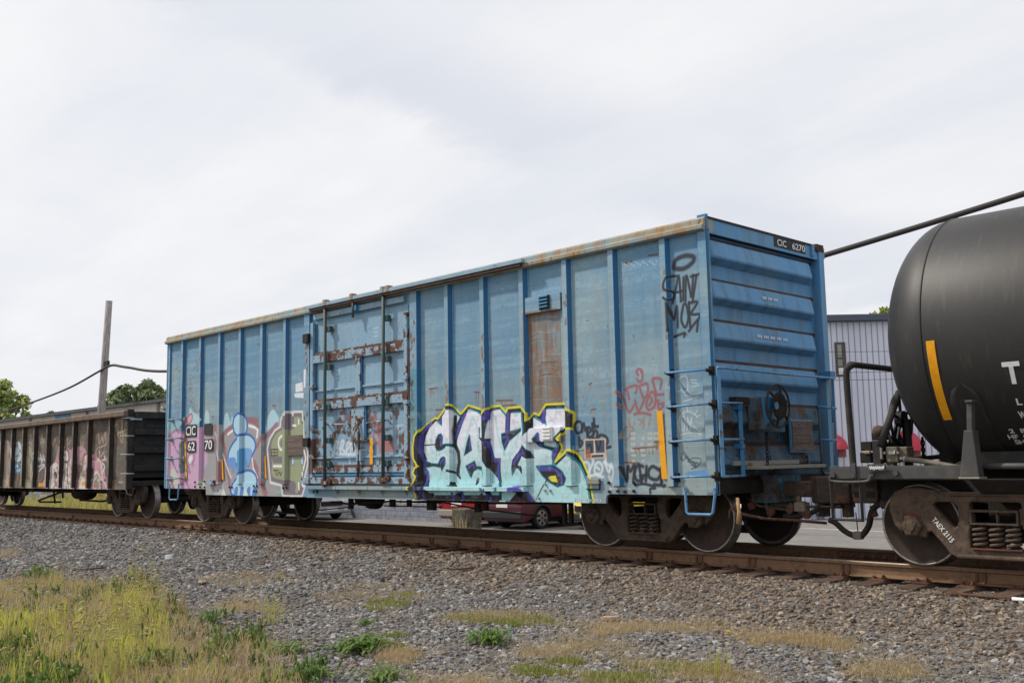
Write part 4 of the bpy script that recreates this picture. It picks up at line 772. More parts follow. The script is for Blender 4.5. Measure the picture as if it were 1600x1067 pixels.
box('door_header', MT['side'], BC, -9.06, -5.84, -.012, .02, 3.70, 4.06, uv=SIDE); box('door_sill_plate', MT['door_half'], BC, -9.06, -5.84, -.004, .03, .90, .96); box('door_jamb', MT['door_half'], BC, -9.06, -8.84, -.006, .03, .961, 3.699); box('door_jamb', MT['door_half'], BC, -6.04, -5.84, -.006, .03, .961, 3.699)
# upper and lower door tracks
z1, z0 = at(610, 449.5, 'y', -.17)[2], at(610, 455, 'y', -.17)[2]
x0, x1 = at(480, 482, 'y', -.17)[0], at(815, 406, 'y', -.17)[0]
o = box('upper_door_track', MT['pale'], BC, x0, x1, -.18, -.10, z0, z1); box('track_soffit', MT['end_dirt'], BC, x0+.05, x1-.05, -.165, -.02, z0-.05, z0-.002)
for px in (507, 549, 597, 605): x = at(px, 470, 'y', -.17)[0]; box('track_hanger', MT['eave'], o, x-.04, x+.04, -.19, -.08, z1-.06, z1+.05)
x0, x1 = at(478, 760, 'y', -.12)[0], at(818, 766, 'y', -.12)[0]; zl1, zl0 = at(560, 759.5, 'y', -.12)[2], at(560, 765, 'y', -.12)[2]
segs = np.linspace(x0, x1, 7)
for a, b in zip(segs[:-1], segs[1:]): box('lower_door_track', MT['side'], BC, a+.006, b-.006, -.115, -.007, zl0, zl1, uv=SIDE)
for x in np.linspace(x0+.2, x1-.2, 9): MB().prism([(-.10, zl0-.002), (-.007, zl0-.002), (-.007, zl0-.10)], 'x', x, x+.015).build('track_gusset', MT['side'], BC, uv=SIDE)
for a in (MT['side'],): MB().prism([(-.115, zl0), (-.007, zl0), (-.007, zl0+.06)], 'x', x1-.18, x1-.05).build('track_stop', a, BC, uv=SIDE)
# placard boards with vents on the rusted bay
for pz0, pz1, m_ in ((487, 461, MT['side']), (690, 668, MT['side'])):
    xq0, xq1 = -3.20, at(875.5, 470, 'y', -.055)[0]; a0, a1 = at(848, pz0, 'y', -.055)[2], at(848, pz1, 'y', -.055)[2]
    if pz0 > 600: xq1 = at(876, 680, 'y', -.055)[0]
    o = box('placard_board', m_, BC, xq0-.005, xq1-.005, -.055, .0, a0, a1, uv=SIDE); xv0, xv1 = at(842, 475, 'y', -.07)[0], at(858, 475, 'y', -.07)[0]; c = (a0+a1)/2+.01
    vm = MT['under'] if pz0 < 600 else MT['white']
    v = box('vent', vm, o, xv0, xv1, -.075, -.056, c-.10, c+.10)
    for k in range(4): box('vent_slat', MT['blue_deep'] if pz0 < 600 else MT['white'], v, xv0+.02, xv1-.02, -.095, -.076, c-.08+k*.05, c-.055+k*.05)
# bolts and small boxes on the sill
def bolts(lst, m_=MT['under']):
    for px, py in lst: c = at(px, py, 'y', -.008); MB().disc((c[0], -.006, c[2]), .02, 'y', -.025, 8).build('sill_bolt', m_, BC)
bolts([(952, 754), (953, 768), (966, 767), (977, 768), (991, 754), (991, 767), (305, 753), (305, 760), (313, 761), (320, 761), (320, 752), (359, 761), (363, 761), (397, 759), (402, 759), (397, 767), (401, 767), (443, 762), (448, 762), (491, 768), (496, 768)]); bolts([(852, 756), (852, 766), (860, 766), (842, 778)], MT['side'])
c0, c1 = at(916, 748, 'y', -.04), at(936, 756, 'y', -.04); box('tag_holder', MT['galv'], BC, c0[0], c1[0], -.05, -.006, c1[2], c0[2]); tube('tag_holder_frame', MT['under'], BC, [at(917, 764, 'y', -.02), at(937, 764, 'y', -.02), at(937, 748, 'y', -.02)], .012, 6)
c0, c1 = at(325, 750, 'y', -.05), at(335, 757, 'y', -.05); box('tag_holder', MT['door_mix'], BC, c0[0], c1[0], -.08, -.006, c1[2], c0[2])
xq0, xq1 = at(449, 700, 'y', -.03)[0], at(475, 700, 'y', -.03)[0]; zq = [at(460, v, 'y', -.03)[2] for v in (680, 690.5, 701, 712)]
for k in range(3):
    MB().box(xq0, xq1, -.03, -.004, zq[k+1]+.006, zq[k]).build('placard_plank', MT['wood'], BC, bev=.004)
# reflective strips, number patches
def strip(p0, p1, wd=8, y=-.012):
    a, b = at(p0[0], p0[1], 'y', y), at(p1[0], p1[1], 'y', y); dx = wd*np.linalg.norm(a-CAM)/FPX/.70
    MB().add([(a[0], y, a[2]), (a[0]+dx, y, a[2]), (b[0]+dx, y, b[2]), (b[0], y, b[2])], [(0, 1, 2, 3)]).build('reflective_strip', MT['yellow'], BC)
strip((1026, 642), (1034, 748), 7.5, -.014); strip((288, 687), (290, 748), 3, -.014); strip((345.5, 717), (347, 749), 3.2, -.014); strip((412.5, 712), (414, 747), 3.2, -.014); strip((577.5, 684), (577.5, 725), 5.5, -.055)
def patch(px0, py0, px1, py1, txt, y=-.014, skew=0):
    a, b = at(px0, py0, 'y', y), at(px1, py1, 'y', y); o = MB().add([(a[0], y, b[2]), (b[0], y, b[2]), (b[0], y, a[2]), (a[0], y, a[2])], [(0, 1, 2, 3)]).build('number_patch', MT['decal_black'], BC)
    if txt:
        h = a[2]-b[2]; lettering(txt, MT['white'], o, (a[0]+.08*(b[0]-a[0]), y-.004, b[2]+.12*h), (1, 0, 0), (0, 0, 1.0), h*1.06, .012, 1, fit=.84*(b[0]-a[0]))
patch(289.5, 664, 307, 682, 'CIC'); patch(292.5, 689, 305.5, 706, '62'); patch(319, 686, 332.5, 704, '70'); patch(319, 662, 331, 679, None)
# ladder rungs, step irons at the side
def rung(p0, p1, y=-.14, m_=MT['blue_rung'], yb=-.03):
    a, b = at(*p0, 'y', y), at(*p1, 'y', y); o = tube('ladder_rung', m_, BC, [a, b], .014, 8)
    for q in (a, b):
        MB().box(q[0]-.03, q[0]+.03, yb-.012, yb+.03, q[2]-.06, q[2]+.05).tube([(q[0], yb, q[2]-.02), (q[0], y, q[2])], .022, 8).build('rung_bracket', MT['under'] if q[0] > -3 else MT['galv'], o)
for a, b in (((1040, 582.5), (1103, 577.5)), ((1043, 636), (1107.5, 630.5)), ((1046, 690), (1110, 686.5)), ((1049.5, 745.5), (1112, 744))): rung(a, b)
for a, b in (((261.5, 656), (281, 655)), ((260, 686), (280.5, 684)), ((259, 716), (280, 716)), ((258.5, 748), (281, 747))): rung(a, b)
def step(pts, y=-.05, m_=MT['blue_rung']): MB().tube([at(*p, 'y', y) for p in pts], .018, 8).build('step_iron', m_, BC, smooth=True)
step([(1071, 760), (1071, 772), (1073, 800), (1076, 803), (1110, 804), (1114, 801), (1117, 775), (1117, 762)]); step([(265, 755), (265, 764), (264.5, 778), (266, 780.5), (276, 780.5), (278, 778), (279, 764), (279, 756)])
# end ladders, brake wheel, platform -------------------------------
EX = .07
def ex(px, py, x=EX): return tuple(at(px, py, 'x', x))
def etube(name, pts, r=.014, m_=MT['blue_rung'], x=EX, par=BC): return MB().tube([ex(*p, x) for p in pts], r, 8).build(name, m_, par, smooth=True)
etube('cross_grab_iron', [(1121.5, 574), (1220, 584), (1304, 591)], .016, MT['blue_rung'], .12)
def slab(name, p0, p1, x, wd, m_, par, dep=.05):
    a, b = ex(*p0, x), ex(*p1, x); return MB().tube([a, b], wd, 4).build(name, m_, par)
lad = slab('end_ladder', (1122, 573), (1130, 744), .10, .03, MT['blue_rung'], BC); slab('ladder_stile', (1155, 629), (1161, 742), .02, .036, MT['blue_deep'], lad)
for a, b in (((1123, 629), (1160, 630)), ((1126, 686.5), (1162, 686)), ((1129, 744.5), (1165, 743))): etube('ladder_rung', [a, b], .015, MT['blue_rung'], .10, lad)
for p in ((1152, 636), (1156, 697)): c = ex(*p, .0); box('stile_bracket', MT['blue_deep'], lad, -.05, .06, c[1]-.05, c[1]+.03, c[2]-.03, c[2]+.03)
lad2 = MB().tube([ex(1279, 635, .1), ex(1285, 735, .1), ex(1287, 739, .1), ex(1300, 740, .1)], .016, 8).build('end_ladder', MT['tank_grey'], BC, smooth=True)
for a, b in (((1278, 635), (1306, 638)), ((1282, 687), (1308, 688))): etube('ladder_rung', [a, b], .017, MT['blue_deep'], .10, lad2)
slab('ladder_stile', (1299, 585), (1307, 742), .0, .03, MT['blue_deep'], lad2); c = ex(1299, 587, .08); box('corner_lug', MT['blue_deep'], lad2, -.05, .12, c[1]-.10, c[1]+.05, c[2]-.05, c[2]+.06)
etube('uncoupling_rod', [(1297, 592), (1301, 660)], .009, MT['galv'], .14); etube('uncoupling_rod', [(1301, 660), (1304, 727)], .009, MT['galv'], .14)
wc_ = ex(1216, 634, .30); wr_ = (ex(1216, 601, .30)[2]-ex(1216, 667, .30)[2])/2
bw = MB().tube([(wc_[0], wc_[1]+wr_*math.cos(k*math.pi/18), wc_[2]+wr_*math.sin(k*math.pi/18)) for k in range(37)], .014, 8).build('brake_wheel', MT['tank_low'], BC, smooth=True)
MB().lathe([(.001, -.03), (.06, -.02), (wr_*.62, .03), (wr_*.66, .015), (.06, -.05), (.001, -.05)], wc_, 'x', 20).build('wheel_dish', MT['under'], bw, smooth=True)
for k in range(6):
    q = k*math.pi/3+.3; MB().tube([(wc_[0]+.02, wc_[1]+wr_*.6*math.cos(q), wc_[2]+wr_*.6*math.sin(q)), (wc_[0], wc_[1]+wr_*math.cos(q), wc_[2]+wr_*math.sin(q))], .016, 6).build('wheel_spoke', MT['under'], bw)
c0, c1 = ex(1183, 620, .16), ex(1200, 672, .16); hb = MB().box(.0, .24, c0[1], c1[1], c1[2], c0[2]).build('brake_housing', MT['end_low'], BC, bev=.02); MB().disc((.24, (c0[1]+c1[1])/2+.1, wc_[2]), .05, 'x', .07, 12).build('brake_shaft', MT['blue_deep'], hb)
MB().prism([(c0[1]-.05, c0[2]), (c0[1]+.22, c0[2]), (c0[1]+.16, c0[2]-.30), (c0[1]+.02, c0[2]-.36)], 'x', .24, .262).build('housing_cover', MT['blue_deep'], hb, bev=.006); box('housing_bracket', MT['under'], hb, -.05, .06, c0[1]-.32, c0[1]-.02, c0[2]-.08, c0[2]+.0)
box('housing_base', MT['end_low'], hb, .02, .20, c0[1]+.05, c1[1]+.35, c1[2]-.02, c1[2]+.14)
p0, p1 = ex(1197, 674, .10), ex(1197, 725, .10)
for k in range(9):
    z = p0[2]+(p1[2]-p0[2])*k/9; MB().tube([(.10+.018*math.cos(a)*(k % 2), p0[1]+.018*math.cos(a)*(1-k % 2), z-.028+.03*math.sin(a)) for a in np.linspace(0, 2*math.pi, 11)], .007, 5).build('chain_link', MT['under'], BC, smooth=True)
c0, c1 = ex(1237, 657, .08), ex(1271, 704, .08); bd = box('card_board_frame', MT['blue'], BC, .04, .075, c0[1]-.02, c1[1]+.02, c1[2]-.02, c0[2]+.02)
for k in range(4): h = (c0[2]-c1[2])/4; MB().box(.076, .09, c0[1], c1[1], c1[2]+k*h+.003, c1[2]+(k+1)*h-.003).build('board_plank', MT['wood'], bd, bev=.003)
c0, c1 = ex(1198, 729, .34), ex(1291, 725, .34); pz = c0[2]; pf = box('crossover_platform', MT['galv'], BC, .02, .34, c0[1], c1[1], pz-.03, pz+.012); box('platform_rear_rail', MT['galv'], pf, .0, .03, c0[1]-.25, c1[1]-.15, pz+.02, pz+.075)
for py_ in (1173, 1204, 1232, 1261): c = ex(py_, 715, .0); tube('platform_bracket', MT['end_low'], pf, [(.0, c[1], c[2]+.03), (.03, c[1], pz-.02), (.30, c[1], pz-.03)], .018, 6)
c = ex(1181, 726, .05); box('platform_stub', MT['galv'], pf, .0, .10, c[1]-.12, c[1]+.12, c[2]-.03, c[2]+.04)
# draft gear pocket and coupler
c0, c1 = ex(1190, 746, .1), ex(1243, 784, .1)
pk = MB().box(-.25, .12, YC-.36, YC+.30, .62, .98).build('draft_pocket', MT['end_low'], BC, bev=.01); box('pocket_flange', MT['under'], pk, .0, .16, YC-.40, YC+.34, .585, .618)
S7b = None
tl = MB(); y_ = YC-.30; tl.add([(.122, y_, .93), (.122, y_+.13, .95), (.122, y_+.10, .86), (.122, y_+.17, .86), (.122, y_+.05, .88), (.122, y_+.14, .70), (.122, y_+.11, .70)], [(0, 4, 2, 1), (4, 5, 6), (2, 4, 3)]); tl.build('chalk_arrow', mat('teal_spray', srgb(74, 128, 138), .7), pk)
def coupler(parent, x0, d, z=.79):
    b = MB().box(min(x0, x0+d*.45), max(x0, x0+d*.45), YC-.13, YC+.13, z-.10, z+.10).build('coupler', MT['coupler'], parent, bev=.02)
    hx = x0+d*.42; MB().prism([(hx, YC-.17), (hx+d*.12, YC-.24), (hx+d*.34, YC-.22), (hx+d*.36, YC-.12), (hx+d*.20, YC-.08), (hx+d*.20, YC+.06), (hx+d*.34, YC+.16), (hx+d*.28, YC+.24), (hx, YC+.17)], 'z', z-.17, z+.16).build('coupler_head', MT['coupler'], b, bev=.02)
    MB().prism([(hx+d*.24, YC+.05), (hx+d*.42, YC-.02), (hx+d*.40, YC-.10), (hx+d*.22, YC-.03)], 'z', z-.14, z+.14).build('knuckle', MT['coupler'], b, bev=.02)
    box('coupler_lock', MT['coupler'], b, hx+d*.05, hx+d*.15, YC-.10, YC+.02, z-.34, z-.171); box('shelf', MT['coupler'], b, hx+d*.12, hx+d*.34, YC-.2, YC+.2, z-.23, z-.18); return b
coupler(BC, .10, 1); coupler(BC, -14.95, -1)
# angle cock, brake hose, uncoupling lever on the near corner
HY = YC-.45
def hp(px, py, y=HY): return tuple(at(px, py, 'y', y))
MB().tube(smooth([hp(1225, 806), hp(1252, 806), hp(1268, 801), hp(1278, 794), hp(1281, 789)], 6), .030, 10).build('brake_hose', MT['rubber'], BC, smooth=True)
lv = MB().tube([hp(1142, 792, .10), hp(1160, 803, .10), hp(1195, 810, .5), hp(1245, 813, .8), hp(1292, 817, 1.0)], .018, 8).build('uncoupling_lever', MT['door_rust'], BC, smooth=True)
MB().tube([hp(1152, 778, .02), hp(1154, 792, .0), hp(1155, 800, .0), hp(1153, 818, .0)], .022, 8).build('lever_grip', mat('tan_worn_grip', srgb(176, 140, 96), .7), lv, smooth=True); tube('lever_bracket', MT['door_rust'], lv, [hp(1140, 810, .05), hp(1140, 798, .05), hp(1150, 790, .05), hp(1154, 778, .05)], .014, 6)
# brake gear under the floor
MB().lathe([(.001, 0), (.10, .01), (.15, .06), (.15, .62), (.10, .67), (.001, .68)], (at(557, 790, 'y', .7)[0], .75, .60), 'x', 20).build('air_reservoir', MT['under'], BC, smooth=True); MB().lathe([(.001, 0), (.16, .01), (.16, .22), (.001, .25)], (at(577, 790, 'y', .7)[0], .72, .56), 'x', 20).build('brake_cylinder', MT['under'], BC, smooth=True)
ub = lambda px, py, y=.45: tuple(at(px, py, 'y', y))
for pts, r in (([ (518, 784), (545, 787), (610, 783), (690, 785) ], .02), ([(497, 797), (545, 792), (560, 785)], .013), ([(640, 784), (700, 782), (770, 781)], .02), ([(690, 784), (745, 795), (800, 801), (840, 806)], .014), ([(600, 790), (690, 792)], .012), ([(700, 783), (760, 786), (880, 786)], .018)):
    tube('brake_rod', MT['under'], BC, [ub(*p) for p in pts], r, 6)
for px, y0, y1, wd in ((745, 780, 800, .05), (757, 780, 798, .05), (547, 782, 795, .05), (673, 784, 797, .10), (612, 783, 792, .06), (638, 783, 790, .04), (880.5, 785, 818, .03), (890.5, 785, 818, .028), (489, 775, 798, .03)):
    c = ub(px, y0); c2 = ub(px, y1); box('hanger', MT['under'], BC, c[0]-wd, c[0]+wd, .44, .50, c2[2], c[2]+.04)
# brake rigging behind the coupler pocket
rg_ = lambda px, py, y=1.0: tuple(at(px, py, 'y', y))
for pts, r in (([(1160, 772), (1185, 790), (1240, 798)], .02), ([(1172, 752), (1178, 790)], .025), ([(1196, 785), (1204, 812)], .022), ([(1246, 775), (1252, 800), (1262, 806)], .03), ([(1205, 790), (1300, 792)], .018), ([(1236, 786), (1230, 815)], .02)):
    MB().tube([rg_(*p) for p in pts], r, 8).build('brake_rigging', MT['coupler'], BC, smooth=True)
for px, py in ((1176, 790), (1206, 800), (1236, 796), (1262, 804)): c = rg_(px, py, .95); MB().disc(c, .05, 'y', -.05, 10).build('rigging_pin', MT['truck_red'], BC)
c = rg_(1252, 792); box('angle_cock', MT['valve'], BC, c[0]-.06, c[0]+.08, c[1]-.07, c[1]+.07, c[2]-.05, c[2]+.06)
# lettering on the end
y0, y1 = at(1209, 372, 'x', -.008)[1], at(1258, 385, 'x', -.008)[1]; o = MB().add([(-.008, y0, 4.06), (-.008, y1, 4.06), (-.008, y1, 4.195), (-.008, y0, 4.195)], [(0, 1, 2, 3)]).build('number_patch', MT['decal_black'], BC)
yl = [at(p, 380, 'x', -.006)[1] for p in (1214.5, 1228.5, 1237.5, 1257)]
lettering('CIC', MT['white'], o, (-.004, yl[0], 4.085), (0, 1, 0), (0, 0, 1), .125, .012, fit=yl[1]-yl[0]); lettering('6270', MT['white'], o, (-.004, yl[2], 4.085), (0, 1, 0), (0, 0, 1), .125, .012, fit=yl[3]-yl[2])
def rowmarks(p0, p1, n, x=.008, h=.035):
    a, b = np.array(at(*p0, 'x', x)), np.array(at(*p1, 'x', x)); mb = MB()
    for k in range(n):
        if k % 4 == 3: continue
        y = a[1]+(b[1]-a[1])*k/n; z = a[2]; d = (b[1]-a[1])/n*.6; mb.add([(x, y, z), (x, y+d, z), (x, y+d, z+h), (x, y, z+h)], [(0, 1, 2, 3)])
    mb.build('worn_stencil', MT['white'], BC)
rowmarks((1192, 467, .0)[:2], (1218, 471), 12); rowmarks((1184, 527), (1234, 533), 20)

# ------------------------------------------------------------------ gondola
MT['gon_dark'] = mat('dark_gondola_steel', srgb(50, 46, 43), .85, noise=[(4, srgb(72, 62, 54), .5, .7, None), (15, srgb(38, 34, 32), .5, .7, None)], bump=(20, None, .25, .006))
MT['gon_top'] = mat('worn_brown_top_chord', srgb(112, 96, 84), .85, noise=[(4, srgb(92, 74, 62), .42, .65, None), (16, srgb(140, 122, 104), .58, .7, None)], bump=(20, None, .2, .006))
GX0, GX1 = -33.3, -16.93
GO = thing('gondola_car', 'sooty brown open gondola car with pink and white graffiti between its ribs', 'gondola car', ((GX0+GX1)/2, YC, 0))
gp = [-33.1, -32.1, -31.1, -30.0, -29.0, -28.0, -27.05, -26.08, -25.10, -24.14, -23.22, -22.21, -21.25, -20.31, -19.31, -17.96, GX1-.08]
for a, b in zip(gp[:-1], gp[1:]): MB().grid([[(a+.05+(b-a+.05)*i/6, .012+.008*math.sin(i+j*1.7+a), .95+(2.50-.95)*j/6) for j in range(7)] for i in range(7)]).build('side_panel', MT['gon'], GO, smooth=True, uv=GS, fixn=False)
box('lower_side_sheet', MT['gon'], GO, GX0+.05, GX1-.02, -.004, .03, .71, .955, uv=GS)
for x in gp[:-1]:
    mb = MB().prism([(x-.01, .0), (x, -.10), (x+.085, -.10), (x+.11, .0)], 'z', .74, 2.48); mb.mi = [0, 0, 0, 0, 1, 0]; mb.build('side_rib', [MT['gon'], MT['gon_dark']], GO, uv=GS)  # right flank gets the darker steel, shade of the rib put into colour
MB().prism([(.05, 2.48), (-.14, 2.48), (-.16, 2.50), (-.16, 2.60), (-.14, 2.62), (.05, 2.62)], 'x', GX0, GX1).build('top_chord', MT['gon_top'], GO, bev=.006)
box('top_chord', MT['gon_top'], GO, GX0, GX1-.001, W_-.05, W_+.12, 2.48, 2.62); box('far_side', MT['gon_dark'], GO, GX0, GX1-.02, W_-.03, W_, .71, 2.48); box('floor', MT['gon_dark'], GO, GX0, GX1-.02, .04, W_-.04, .92, 1.0); box('end_wall', MT['gon_dark'], GO, GX0, GX0+.03, .03, W_-.04, 1.0, 2.5)
ew = MB().box(GX1-.05, GX1-.02, .03, W_-.03, .8, 2.5).build('end_wall', MT['gon_dark'], GO)
MB().box(GX1-.05, GX1+.02, -.05, .10, .72, 2.66).build('corner_post', MT['gon_dark'], GO, bev=.01); box('end_chord', MT['gon_dark'], GO, GX1-.09, GX1+.10, .10, W_, 2.44, 2.60)
box('torn_corner_plate', MT['white'], GO, GX1+.02, GX1+.03, .0, .30, 2.40, 2.44)
for z in (2.10, 1.66, 1.22): MB().prism([(z-.09, GX1-.02), (z-.06, GX1+.09), (z+.05, GX1+.09), (z+.09, GX1-.02)], 'y', .11, W_-.04).add([], []).build('end_rib', MT['gon_dark'], GO) if 0 else MB().prism([(GX1-.02, z-.10), (GX1+.09, z-.06), (GX1+.09, z+.05), (GX1-.02, z+.09)], 'y', .11, W_-.04).build('end_rib', MT['gon_dark'], GO, bev=.006)
for px0, px1, py in ((191, 203, 653), (189, 203, 681), (189, 203, 710), (189, 203, 740)):
    a, b = at(px0, py, 'y', -.10), at(px1, py, 'y', -.10); tube('grab_iron', MT['galv'], GO, [(a[0], 0, a[2]), a, b, (b[0], 0, b[2])], .018, 6)
for z in (2.28, 1.86, 1.46): tube('grab_iron', MT['gon_dark'], GO, [(GX1, .35, z), (GX1+.17, .35, z-.04), (GX1+.17, .95, z-.04), (GX1, .95, z)], .014, 6)
MB().tube([at(p, q, 'y', -.06) for p, q in ((197, 765), (199, 772), (207, 774), (209, 762))], .018, 6).build('step_iron', MT['gon_dark'], GO, smooth=True)
box('centre_sill', MT['under'], GO, GX0+.3, GX1-.1, YC-.4, YC+.4, .55, .92); MB().prism([(-25.9, .70), (-18.6, .70), (-19.3, .60), (-24.6, .60)], 'y', .6, .75).build('fish_belly_sill', MT['under'], GO)
for x in (-20.5, -22.0, -23.6, -26.0, -28.0): box('cross_bearer', MT['under'], GO, x-.05, x+.05, .05, W_-.05, .64, .92)
rb = lambda px, py: tuple(at(px, py, 'y', .8))
for pts in ([(60, 782), (75, 776), (98, 768), (112, 766)], [(62, 784), (95, 784)], [(98, 765), (98, 778)], [(84, 768), (86, 786)], [(125, 781), (160, 783), (180, 779)]): tube('brake_rod', MT['under'], GO, [rb(*p) for p in pts], .03, 6)
MB().lathe([(.001, 0), (.2, .02), (.2, .9), (.001, .95)], (-22.4, .9, .58), 'x', 14).build('air_reservoir', MT['under'], GO, smooth=True)
for x in (-18.05, -32.1): truck(GO, x, MT['truck'], MT['truck'])
coupler(GO, GX1-.05, 1)

# ------------------------------------------------------------------ tank car
TR, TZ, TX = 1.44, 2.47, 2.6
TC = thing('tank_car', 'satin black tank car with an orange stripe and white stencils, cut by the frame edge', 'tank car', (8.5, YC, 0))
mb = MB(); nseg = 96; TH = .78
prof = [(TX-TH*math.cos(t), TR*math.sin(t)) for t in np.linspace(.02, math.pi/2, 22)]
mb.lathe([(r_, x) for x, r_ in prof], (0, YC, TZ), 'x', nseg).build('tank_head', MT['tank'], TC, smooth=True)
MB().lathe([(TR, TX+.006), (TR+.004, TX+.02), (TR+.004, TX+3.2), (TR, TX+3.21), (TR, 14.4), (TR*.9, 14.9), (.01, 15.2)], (0, YC, TZ), 'x', nseg).build('tank_shell', MT['tank'], TC, smooth=True)
MB().lathe([(TR, TX-.012), (TR+.010, TX-.006), (TR+.010, TX+.004), (TR, TX+.008)], (0, YC, TZ), 'x', nseg).build('weld_seam', MT['tank'], TC, smooth=True)
def cyl(px, py, r=TR):
    d = FW*FPX+CR*(px-800)-CU*(py-533.5); o = CAM-np.array([0, YC, TZ]); A = d[1]**2+d[2]**2; B = 2*(o[1]*d[1]+o[2]*d[2]); C_ = o[1]**2+o[2]**2-r*r
    k = (-B-math.sqrt(max(0, B*B-4*A*C_)))/(2*A); p = CAM+d*k; return p[0], math.atan2(p[2]-TZ, YC-p[1])
def cp(x, ph, r): return (x, YC-r*math.cos(ph), TZ+r*math.sin(ph))
def shellpatch(name, x0, x1, p0, p1, r, m_, n=12): return MB().grid([[cp(x0+(x1-x0)*i/2, p0+(p1-p0)*j/n, r) for i in range(3)] for j in range(n+1)]).build(name, m_, TC, smooth=True)
xa_, pa_ = cyl(1447, 533); xb_, _ = cyl(1460.5, 533); xc_, pb_ = cyl(1484, 655)
shellpatch('reflective_stripe', xa_, xb_, pb_, pa_, TR+.010, MT['yellow'], 20)
def tletter(s, px, py, ptop, fitpx, sz=None, font_scale=1):
    x0, p0 = cyl(px, py); _, p1 = cyl(px, ptop); h = (p1-p0)*TR; x1, _ = cyl(px+fitpx, py)
    lettering(s, MT['white'], TC, None, None, None, h*1.38, .035, fit=(x1-x0), bend=lambda a, b: cp(x0+a, p0+b/TR, TR+.012))
tletter('T', 1572, 600, 566.5, 28); tletter('L', 1590, 632, 622, 9); tletter('W', 1594, 652.5, 642, 12); tletter('2  IN', 1578.5, 675.5, 669, 34); tletter('HF  C', 1577, 684.5, 678, 34); tletter('SH', 1588, 692.5, 686, 16)
# saddle pad with rounded top
xl_, pl_ = cyl(1487, 640); xr_, _ = cyl(1540, 640); _, pt_ = cyl(1512, 597); w2 = (xr_-xl_)/2; cx_ = (xl_+xr_)/2; rows = []
for j in range(16):
    t = j/15; ph = -1.25+(pt_+1.25)*t; dd = max(0, (ph-(pt_-.22))/.22); hw = w2*math.sqrt(max(.0009, 1-dd*dd)); rows.append([cp(cx_+hw*k, ph, TR+(.016 if abs(k) < .99 else -.002)) for k in (-1, -.97, -.5, 0, .5, .97, 1)])
MB().grid(rows).build('saddle_pad', MT['tank'], TC, smooth=True)
sy = -.03
def sp_(px, py, y=sy): p = at(px, py, 'y', y); return (p[0], p[2])
mb = MB().prism([sp_(1505.5, 672), sp_(1519.5, 672), sp_(1530, 745), sp_(1499.5, 745)], 'y', sy, sy+.14); mb.prism([sp_(1509, 630), sp_(1517.5, 630), sp_(1518.5, 673), sp_(1509.5, 673)], 'y', sy+.01, sy+.10)
mb.build('bolster_stanchion', MT['tank_grey'], TC, bev=.008); a = sp_(1508, 629); b = sp_(1519, 624.5); box('stanchion_cap', MT['tank_grey'], TC, a[0], b[0], sy-.01, sy+.12, a[1], b[1]); a = sp_(1499, 748); b = sp_(1532, 745); box('stanchion_base', MT['galv'], TC, a[0], b[0], sy-.03, sy+.18, a[1], b[1])
z0, z1 = at(1400, 746, 'y', .2)[2], at(1400, 733, 'y', .2)[2]; xs_ = at(1297, 740, 'y', .2)[0]; xe_ = at(1504, 736, 'y', .12)[0]
for k in (0, 1):
    y = .2 if k == 0 else W_-.2; o = box('side_channel', MT['tank_grey'], TC, xs_, xe_ if k == 0 else 13.5, y-.01, y+.01, .95, 1.075); box('channel_flange', MT['tank_grey'], o, xs_, xe_, y-.005, y+.09, 1.076, 1.088); box('channel_flange', MT['tank_low'], o, xs_, xe_, y-.005, y+.09, .938, .949)
tube('side_pipe', MT['tank_grey'], TC, [at(1528, 728, 'y', .12), at(1600, 728, 'y', .12), (13, .12, 1.06)], .032, 10)
box('end_beam', MT['tank_low'], TC, xs_, xs_+.12, .215, W_-.215, .93, 1.06); box('end_deck', MT['tank_low'], TC, xs_+.125, 2.4, .3, W_-.3, 1.03, 1.05)
box('centre_sill', MT['tank_low'], TC, 1.45, 13.6, YC-.36, YC+.36, .66, 1.025); MB().prism([(2.5, 1.05), (3.9, 1.05), (3.5, 1.22), (2.9, 1.22)], 'y', .6, W_-.6).build('saddle', MT['tank_low'], TC)
for x in (3.2, 12.2): MB().prism([(.1, .94), (W_-.1, .94), (W_-.35, .80), (.35, .80)], 'x', x-.25, x+.25).build('body_bolster', MT['tank_low'], TC, bev=.01)
MB().tube([at(1336, 748, 'y', .22)]+smooth([at(1334, 735, 'y', .22), at(1327, 650, 'y', .22), at(1322.5, 585, 'y', .22), at(1326, 574, 'y', .22)], 6)+smooth([(at(1326, 574, 'y', .22)[0]+.01, .30, 2.225), (1.62, .42, 2.24), (1.62, 1.4, 2.24), (1.62, W_-.4, 2.24), (1.62, W_-.22, 2.1)], 5)+[(1.62, W_-.2, 1.05)], .036, 12).build('end_handrail', MT['tank_low'], TC, smooth=True)
box('rail_foot', MT['tank_grey'], TC, at(1331, 740, 'y', .18)[0], at(1338, 740, 'y', .18)[0], .165, .188, .95, 1.12)
hx = 1.75
tx = lambda px, py, x=hx: tuple(at(px, py, 'x', x))
for px, py in ((1302, 742), (1333, 742), (1362, 741), (1400, 739)): c = at(px, py, 'y', .18); MB().disc((c[0], .19, c[2]), .03, 'y', -.035, 8).build('channel_bolt', MT['tank_grey'], TC)
stp = MB().tube([at(p, q, 'y', .17) for p, q in ((1298, 745), (1302, 811), (1348, 813), (1344, 747))], .024, 4).build('sill_step', MT['tank_low'], TC); tube('grab_iron', MT['tank_grey'], TC, smooth([at(p, q, 'y', .15) for p, q in ((1298, 744), (1299, 751), (1330, 753), (1356, 751), (1360, 743))], 4), .016, 8)
MB().tube([tx(1405, 612, 2.0), tx(1390, 655, 1.95), tx(1376, 697, 1.9)], .04, 10).build('rail_brace', MT['tank_low'], TC, smooth=True)
